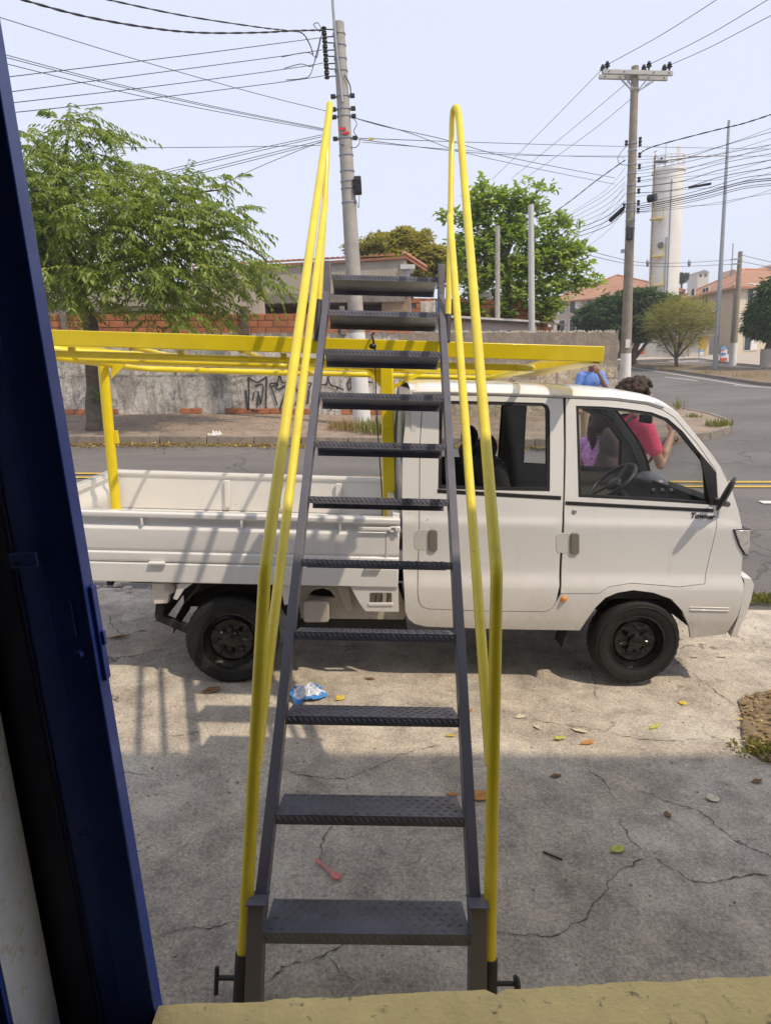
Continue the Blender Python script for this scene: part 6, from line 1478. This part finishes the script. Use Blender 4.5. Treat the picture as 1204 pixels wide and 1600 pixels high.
    hb = MB(); hairf(hb, hd, hd_r); remeshed('hair', scaled(hb), M('hair_dark', (.040, .022, .014), .75, var=.4, scale=30, bmp=.6, bscale=90), t, .009, 2)
    return t
def hair_curly(mb, hd, r):
    rr = random.Random(3)
    mb.ball(hd + Vector((0, -.035, .045)), 1, 14, 10, (.115, .115, .10))
    for _ in range(230):
        d = Vector((rr.gauss(0, 1), rr.gauss(-.35, 1), rr.gauss(.5, 1))).normalized()
        if d.y > .55 and d.z < .45: continue
        p = hd + Vector((0, -.035, .045)) + Vector((d.x * .135, d.y * .135, d.z * .115)) * rr.uniform(.9, 1.12); mb.ball(p, rr.uniform(.014, .026), 7, 5)
def hair_pony(mb, hd, r):
    mb.ball(hd + Vector((0, -.022, .022)), 1, 16, 12, (r * .82, r * .93, r * 1.06)); 
    limb(mb, [hd + Vector((0, -.11, .03)), hd + Vector((0, -.15, -.03)), hd + Vector((.01, -.14, -.16)), hd + Vector((.0, -.12, -.27))], [.032, .042, .036, .014])
    for sx in (-1, 1): limb(mb, [hd + Vector((sx * .085, -.03, .02)), hd + Vector((sx * .085, -.06, -.10)), hd + Vector((sx * .06, -.09, -.22))], [.030, .028, .012])
def hair_short(mb, hd, r): mb.ball(hd + Vector((0, -.018, .030)), 1, 16, 12, (r * .79, r * .90, r * 1.02))
DENIM = M('denim', (.045, .06, .11), .85, var=.25, scale=20); SHOE = M('shoe_dark', (.04, .035, .035), .6)
WYp = 5.95
hp = at(996, 588, WYp); wl = Vector((hp.x - .02, WYp, gz(hp.x, WYp) - .03)); Hw = (hp.z - wl.z) / (1.575 + .175) * 1.70
R_ = radians(-84)
woman = person('person in bright pink shirt with dark curly hair standing behind the cab holding a folder', wl, R_, Hw,
       dict(el=[(-.22, .10, 1.10), (.20, .13, 1.06)], wr=[(-.08, .30, 1.17), (.05, .30, 1.29)], pn=(0, -.2, 1), curl=.55), SKIN2, 'shirt', M('pink_cotton', (.72, .075, .17), .85, var=.1, bmp=.9, bscale=13), 'jeans', DENIM, SHOE, hair_curly, sleeve=.6)
Mw = Matrix.Translation(wl) @ Matrix.Rotation(R_, 4, 'Z'); kw = Hw / 1.70
fold = thing('folder', 'blue folder held up in front of the pink shirt', 'folder', Mw @ Vector((0, .34, 1.30)) )
p0 = Mw @ (Vector((-.02, .315, 1.24)) * kw); part('cover', MB().box(p0, (.22, .018, .30), Matrix.Rotation(radians(38), 3, 'Y') @ Matrix.Rotation(radians(60), 3, 'Z')), M('folder_blue', (.10, .17, .38), .5), fold, bev=.003)
part('sheet', MB().box(p0 + Vector((.004, -.012, .004)), (.205, .004, .29), Matrix.Rotation(radians(38), 3, 'Y') @ Matrix.Rotation(radians(60), 3, 'Z')), M('paper', (.7, .7, .7), .8), fold)
bp = thing('backpack', 'brown backpack worn on the back of the person in pink', 'backpack', Mw @ Vector((0, -.2, 1.1)))
q = MB(); 
for p, r in (((0, -.20, 1.20), (.135, .075, .16)), ((0, -.215, 1.03), (.145, .095, .17)), ((0, -.27, 1.0), (.10, .06, .11))): q.ball(p, 1, 16, 12, r)
q.v = [tuple(Mw @ (Vector(v) * kw)) for v in q.v]; remeshed('bag', q, M('bag_brown', (.055, .035, .032), .75, var=.25, bmp=.3), None, .012, 4)
bo = bpy.data.objects['bag']; bo.parent = bp; bo.matrix_parent_inverse = bp.matrix_basis.inverted()
for s in (-1, 1):
    pts = [Mw @ (Vector((s * .09, y, z)) * kw) for y, z in ((-.15, 1.30), (-.08, 1.43), (.05, 1.42), (.125, 1.28), (.10, 1.08), (-.12, .98))]; part('strap', MB().tube(spline(pts, 5), .014, 8), MATS['bag_brown'], bp, smooth=60)
GYp = 6.25
hp = at(938, 641, GYp); gl = Vector((hp.x - .02, GYp, gz(hp.x, GYp) - .035)); Hg = (hp.z - gl.z) / (1.575 + .135) * 1.70
girl = person('child in purple flowered dress with a dark ponytail beside the person in pink', gl, radians(-52), Hg,
       dict(el=[(-.22, .02, 1.12), (.22, .04, 1.12)], wr=[(-.24, .14, .90), (.22, .18, .94)], curl=.3), SKIN2, 'dress', M('purple_flower_cotton', (.36, .23, .60), .85, var=.35, scale=34, c2=(.70, .30, .55), wear=(.12, .26, .50), wpos=.58), None, None, SHOE, hair_pony, child=True, dress=True, sleeve=.5)
MYp = 12.4
sp_ = at(923, 566, MYp); ml = Vector((sp_.x, MYp, gz(sp_.x, MYp) - .035)); Hm = min(1.86, (at(923, 574, MYp).z - ml.z) / 1.40 * 1.70)
man = person('person in light blue shirt with a hand raised to the face near the wall end', ml, radians(186), Hm,
       dict(el=[(-.24, .12, 1.12), (.27, .02, 1.10)], wr=[(-.05, .20, 1.40), (.25, .12, .86)], pn=(0, -1, .2), curl=.5), SKIN1, 'shirt', M('blue_cotton', (.15, .27, .66), .85, var=.06, bmp=.9, bscale=13), 'trousers', M('khaki', (.36, .26, .16), .85), SHOE, hair_short, sleeve=.75)

# ================================================================== LITTER, LEAVES, WEEDS
def dry_leaf(label, px, py, L, wd_, ang, mat, curl=.35, group=None):
    p = G(px, py); mb = MB(); n, m = 7, 4; vs = []
    for i in range(n + 1):
        u = i / n; hw = wd_ / 2 * (sin(pi * min(1, u * .92 + .04)) ** .8)
        for j in range(m + 1):
            v = j / m * 2 - 1; z = .006 + curl * L * .5 * ((u - .5) ** 2 * 1.6 + v * v * .35 * (hw / max(1e-6, wd_ / 2))) + .002 * sin(u * 9 + v * 3)
            vs.append(((u - .5) * L, v * hw, z))
    mb.add(vs, [(i * (m + 1) + j, (i + 1) * (m + 1) + j, (i + 1) * (m + 1) + j + 1, i * (m + 1) + j + 1) for i in range(n) for j in range(m)])
    mb.tube([(-L * .72, .004, .006), (-L * .48, 0, .006 + curl * L * .2)], .0018, 5)
    o = part('leaf', mb, mat, smooth=60); s = o.modifiers.new('t', 'SOLIDIFY'); s.thickness = .0012
    o.location = (p.x, p.y, yard_z(p.x, p.y)); o.rotation_euler = (random.uniform(-.15, .15), atan(.083) + random.uniform(-.12, .12), ang)
    return tag(o, label, 'leaf', 'dry leaves on the yard')
LY, LB, LP, LG, LO = M('leaf_yellow', (.62, .46, .07), .7, var=.25, scale=40), M('leaf_brown', (.20, .115, .05), .8, var=.35, scale=40), M('leaf_pale', (.60, .54, .40), .8, var=.2, scale=40), M('leaf_lime', (.45, .47, .10), .7, var=.25, scale=40), M('leaf_orange', (.48, .22, .06), .75, var=.3, scale=40)
for a in (('lime dry leaf near the sun and shade boundary right of the ladder', 873, 1155, .075, .045, .6, LG), ('small tan leaf on sunlit concrete below the cab door', 838, 1139, .055, .02, 2.2, LP), ('pale pinkish leaf on sunlit concrete below the front wheel', 905, 1144, .085, .04, -.5, LP), ('whitish leaf close to the right handrail in the sun', 812, 1122, .06, .035, .2, LP), ('rusty orange leaf lying at the shade edge', 918, 1162, .08, .03, .3, LO),
          ('long lime leaf in the sun toward the right', 1022, 1137, .085, .03, .5, LG), ('brown curled leaf in the shade right of the handrail', 868, 1213, .06, .03, .4, LB), ('pale green leaf lying alone on shaded concrete', 964, 1330, .065, .05, .5, LG), ('dark brown upright leaf in the shade', 1042, 1275, .05, .03, 1.5, LB), ('cream crumpled leaf in the shade near the right', 1112, 1249, .07, .05, .2, LP), ('small brown leaf near the right edge in shade', 1182, 1222, .06, .03, .3, LB),
          ('large golden leaf half behind the right handrail', 748, 1244, .11, .07, .3, LO), ('golden leaf tip peeking from under the ladder stringer', 707, 1241, .05, .03, .1, LO), ('tiny orange leaf beside the right stringer in sun', 734, 1112, .05, .03, .9, LO), ('small yellow leaf beside the third tread in the sun', 704, 1151, .05, .025, .0, LY), ('bright yellow leaf between the treads near the wrapper', 531, 1092, .07, .05, .9, LY), ('crumpled brown leaf near the rear wheel', 330, 1081, .11, .06, .5, LB),
          ('pale leaf beside the front tyre', 1085, 1027, .06, .03, .1, LP), ('pale leaf right of the front tyre', 1128, 1027, .07, .03, .2, LP), ('bright yellow leaf on sunlit concrete below the bumper', 1066, 1100, .05, .05, 1.2, LY), ('long yellow leaf at the earth patch', 1172, 1128, .13, .04, -.1, LY), ('orange leaf at the lower earth patch', 1190, 1162, .12, .05, -.3, LO), ('cream leaf at the lower earth patch', 1172, 1163, .09, .04, -.1, LP), ('yellow leaf on the lowest part of the earth patch', 1182, 1180, .09, .04, -.4, LY),
          ('dark leaf under the truck beside the shadow edge', 578, 1062, .06, .025, .0, LB), ('brown twiggy leaf under the tailgate at left', 185, 998, .16, .03, .4, LB), ('pale scrap leaf under the bed at left', 222, 985, .06, .03, .1, LP), ('small pale leaf at the rear tyre foot', 345, 1056, .06, .02, -.4, LP)): dry_leaf(*a)
stk = G(862, 1338); o = part('stick', MB().tube([(stk.x - .03, stk.y + .025, yard_z(stk.x, stk.y) + .006), (stk.x + .035, stk.y - .025, yard_z(stk.x, stk.y) + .006)], .004, 6), BLACKB, smooth=60); tag(o, 'short black stick on shaded concrete', 'stick')
# pink spoon
a, b = G(493, 1346), G(531, 1377); za, zb2 = yard_z(a.x, a.y) + .006, yard_z(b.x, b.y) + .006
a.z, b.z = za, zb2; d = (b - a); L = d.length; d.normalize(); sd = d.cross(Vector((0, 0, 1))).normalized(); mb = MB(); vs = []; prof = [(0, .004), (.05, .0052), (.3, .0038), (.62, .003), (.70, .005), (.76, .0115), (.85, .0155), (.93, .0125), (.99, .005), (1, .001)]
for u, hw in prof:
    for v in (-1, -.4, .4, 1): vs.append(a + d * u * L + sd * v * hw * 1.25 + Vector((0, 0, .003 + (.004 * v * v if u > .7 else .001 * v * v))))
mb.add(vs, [(i * 4 + j, i * 4 + j + 1, i * 4 + j + 5, i * 4 + j + 4) for i in range(len(prof) - 1) for j in range(3)])
o = part('spoon', mb, M('pink_plastic', (.72, .20, .19), .35), smooth=60); s = o.modifiers.new('t', 'SOLIDIFY'); s.thickness = .002; tag(o, 'pink plastic spoon on the concrete under the ladder', 'spoon')
# crumpled clear and blue wrapper
def crumple(name, label, cx, cy, sx, sy, h, mats, cat, ang=0, seed=1):
    p = G(cx, cy); n = 16; mb = MB(); vs = []
    for j in range(n + 1):
        for i in range(n + 1):
            u, v = i / n - .5, j / n - .5; q = Vector((u * 4, v * 4, seed)); z = h * max(0, (1 - 2.2 * (u * u + v * v))) * (.6 + .8 * abs(noise.noise(q * 1.3))) + h * .5 * noise.noise(q * 2.6)
            x, y = u * sx + .15 * sx * noise.noise(q + Vector((5, 0, 0))), v * sy + .15 * sy * noise.noise(q + Vector((0, 7, 0)))
            X, Y = x * cos(ang) - y * sin(ang) + p.x, x * sin(ang) + y * cos(ang) + p.y; vs.append((X, Y, gz(X, Y) + .012 + max(0, z)))
    t = thing(name, label, cat, p)
    fa, fb = [], []
    for j in range(n):
        for i in range(n):
            f = (j * (n + 1) + i, j * (n + 1) + i + 1, (j + 1) * (n + 1) + i + 1, (j + 1) * (n + 1) + i); (fb if (i < 2 or j < 2 or i > n - 3 or (3 < i < 6 and j > 9)) else fa).append(f)
    part('film', MB().add(vs, fa), mats[0], t); part('print', MB().add(vs, fb), mats[1], t); return t
CLEAR = M('milky_film', (.62, .66, .74), .2, var=.25, scale=30, coat=.6); BLUEF = M('blue_print', (.06, .24, .62), .3, var=.3, scale=25)
crumple('wrapper', 'crumpled clear and blue plastic wrapper on the concrete behind the ladder', 478, 1088, .20, .17, .05, (CLEAR, BLUEF), 'wrapper', .5, 1)
crumple('wrapper', 'flat blue wrapper strip showing just below a ladder tread', 464, 1124, .14, .05, .015, (BLUEF, BLUEF), 'wrapper', .1, 4)
p = G(336, 688); crumple('packet', 'white and yellow crumpled packet in the far gutter', 337, 687, .34, .22, .16, (M('packet_white', (.72, .70, .68), .5), M('packet_yellow', (.62, .50, .06), .5)), 'packet', .4, 7)
# main cracks of the yard
def crack(pts, wdt):
    P = [G(*p) for p in pts]; mb = MB(); vs = []; Q = []
    for a, b in zip(P, P[1:]):
        n = max(2, int((b - a).length / .011))
        for i in range(n): Q.append(a + (b - a) * (i / n))
    Q.append(P[-1]); n = len(Q)
    for i, q in enumerate(Q):
        t = (Q[min(i + 1, n - 1)] - Q[max(i - 1, 0)]).normalized(); s = Vector((-t.y, t.x, 0)); j = .016 * noise.noise(q * 17) + .035 * noise.noise(q * 4.1) + .010 * noise.noise(q * 47)
        wv = wdt * .62 * (.2 + 1.5 * abs(noise.noise(q * 31))) * min(1, i / 6 + .15, (n - 1 - i) / 6 + .15)
        for sg in (-1, 1): r = q + s * (j + sg * wv / 2); vs.append((r.x, r.y, yard_z(r.x, r.y) + .0035))
    mb.add(vs, [(2 * i, 2 * i + 1, 2 * i + 3, 2 * i + 2) for i in range(n - 1)]); return struct(part('yard_crack', mb, M('crack_dirt', (.075, .062, .052), .95)))
for pts, w_ in (([(772, 1452), (800, 1456), (868, 1459), (912, 1436), (940, 1408), (952, 1386), (966, 1363), (990, 1348), (1010, 1337)], .010), ([(1010, 1337), (986, 1318), (978, 1296), (972, 1280)], .009), ([(1010, 1337), (1045, 1355), (1080, 1374), (1130, 1379), (1204, 1366)], .011), ([(962, 1252), (950, 1237), (930, 1212), (905, 1195)], .008),
                ([(243, 1462), (285, 1452), (330, 1450), (372, 1440)], .010), ([(408, 1536), (436, 1508), (470, 1500), (505, 1494), (548, 1478), (590, 1468)], .010), ([(505, 1494), (528, 1512), (552, 1530), (545, 1548)], .009), ([(498, 1350), (508, 1320), (522, 1290), (540, 1262)], .010), ([(440, 1198), (500, 1216), (540, 1219), (575, 1200), (622, 1180), (690, 1165)], .009), ([(808, 1122), (860, 1132), (930, 1140), (1000, 1156), (1028, 1160), (1100, 1152)], .008), ([(258, 1150), (290, 1148), (318, 1140)], .009), ([(540, 1219), (545, 1245)], .007), ([(1052, 1010), (1060, 1040), (1110, 1075), (1150, 1105)], .010), ([(170, 960), (188, 990), (200, 1010)], .010), ([(180, 975), (240, 965), (290, 950)], .010)): crack(pts, w_)
# earth patch with litter at the right edge
pp = [G(*p) for p in ((1152, 1096), (1180, 1085), (1240, 1075), (1330, 1120), (1320, 1210), (1230, 1196), (1190, 1190), (1166, 1172), (1158, 1150), (1160, 1120))]
ground_sheet('earth_patch', [(p.x, p.y) for p in pp], .014, DIRT, .06, .02, lambda x, y: yard_z(x, y) + .012 * noise.noise(Vector((x * 9, y * 9, 0))))
P = []; N = []; D = []; T = []; poly = [(p.x, p.y) for p in pp]
xs = [p[0] for p in poly]; ys = [p[1] for p in poly]
while len(P) < 420:
    x, y = random.uniform(min(xs), max(xs)), random.uniform(min(ys), max(ys))
    if inside(poly, x, y): P.append((x, y, yard_z(x, y) + .022)); a = random.uniform(0, 6.28); D.append((cos(a), sin(a), random.uniform(-.1, .35))); N.append((0, 0, 1)); T.append(random.random())
stuff(leaves('leaf_litter', P, D, N, RNG.uniform(.02, .06, len(P)), RNG.uniform(.01, .025, len(P)), T, leaf_mat('litter_leaf', (.16, .10, .045), (.42, .30, .12), .1)))
def grass(name, cx, cy, n, rad, h, c1, c2, zfun=gz, dz=0.):
    P = []; D = []; N = []; T = []
    for _ in range(n):
        a = random.uniform(0, 6.28); r = rad * random.random() ** .7; x, y = cx + r * cos(a), cy + r * sin(a) * .7
        P.append((x, y, zfun(x, y) + dz)); b = random.uniform(0, 6.28); l = random.uniform(.2, .8); D.append((cos(b) * l, sin(b) * l, 1)); N.append((cos(b), sin(b), .1)); T.append(random.random())
    mn = 'grass_' + name
    m = bpy.data.materials.get(mn) or leaf_mat(mn, c1, c2, .3)
    return stuff(leaves('grass_tuft', P, D, N, RNG.uniform(h * .4, h, n), RNG.uniform(.012, .03, n), T, m))
gr1, gr2 = (.11, .15, .03), (.30, .27, .09)
p = G(575, 676, .1); grass('green', p.x + .25, p.y - .1, 420, .55, .42, gr1, gr2, gz, .10)
p = G(540, 672, .1); grass('dry', p.x, p.y, 260, .45, .30, (.26, .18, .08), (.36, .27, .12), gz, .10)
for px, py, n, r, h in ((1122, 666, 170, .30, .26), (1082, 652, 70, .25, .16), (1060, 640, 45, .16, .5)): p = G(px, py, .1); grass('green', p.x, p.y, n, r, h, gr1, gr2, gz, .08)
for px, n in ((1172, 90), (1190, 120), (1210, 120)): p = G(px, 941); grass('green', p.x, p.y + .06, n, .18, .07, gr1, gr2, gz, 0)
p = G(1185, 1178); grass('green', p.x, p.y, 150, .16, .035, gr1, gr2, yard_z, .015)
for px in (985, 1030, 1090, 1150): p = G(px, 577 + (px - 990) * .1); grass('dry', p.x + .6, p.y, 140, .9, .3, gr1, gr2, gz, .10)
def scatter_leaves(name, n, xf, yf, dz, size, c1, c2):
    P = [(xf(), yf()) for _ in range(n)]; P = [(x, y, gz(x, y) + dz) for x, y in P]; D = [(random.gauss(0, 1), random.gauss(0, 1), random.uniform(-.1, .4)) for _ in P]
    return stuff(leaves(name, P, D, [(0, 0, 1)] * n, RNG.uniform(size * .5, size, n), RNG.uniform(size * .3, size * .5, n), RNG.random(n), leaf_mat(name, c1, c2, .1)))
scatter_leaves('gutter_leaves', 2600, lambda: random.uniform(-9.5, 4), lambda: 13.22 - abs(random.gauss(0, .22)), -.02, .10, (.30, .20, .07), (.58, .42, .12))
scatter_leaves('pavement_leaves', 1100, lambda: random.uniform(-9, 5), lambda: random.uniform(13.5, 17.6), .108, .06, (.22, .155, .08), (.42, .30, .14))
# broken edge of the yard behind the tailgate: rubble
mb = MB()
for k in range(170):
    x = random.uniform(-3.6, -1.1); y = 5.36 + random.gauss(0, .10); r = random.uniform(.008, .045) * random.random() ** .5; z = gz(x, y) - .01
    if y > 5.25: mb.ball((x, y, z + r * .4), r, 6, 4, (random.uniform(.7, 1.5), random.uniform(.7, 1.2), random.uniform(.4, .8)), Matrix.Rotation(random.uniform(0, 3), 3, 'Z'))
stuff(part('rubble', mb, M('rubble_grey', (.44, .385, .31), .95, var=.3, scale=14)))
mb = MB()
for k in range(500):
    p = Vector((random.uniform(-2.5, 3.6), random.uniform(1.5, 5.1), 0)); r = random.uniform(.0025, .008); mb.ball((p.x, p.y, yard_z(p.x, p.y) + r * .3), r, 5, 3, (1.3, 1, .6))
stuff(part('grit', mb, M('grit_grey', (.36, .32, .27), .95, var=.4, scale=20)))

# ================================================================== HAZE
hz_ = MB().box((60, 180, 17.9), (720, 560, 40.2)); ho = stuff(part('haze', hz_, None))
hm = bpy.data.materials.new('haze_air'); hm.use_nodes = True; ht = hm.node_tree; ht.nodes.clear()
hv = ht.nodes.new('ShaderNodeVolumePrincipled'); hv.inputs['Color'].default_value = (.86, .90, 1.0, 1); hv.inputs['Density'].default_value = .0013
ht.links.new(hv.outputs[0], ht.nodes.new('ShaderNodeOutputMaterial').inputs['Volume']); ho.data.materials.append(hm)
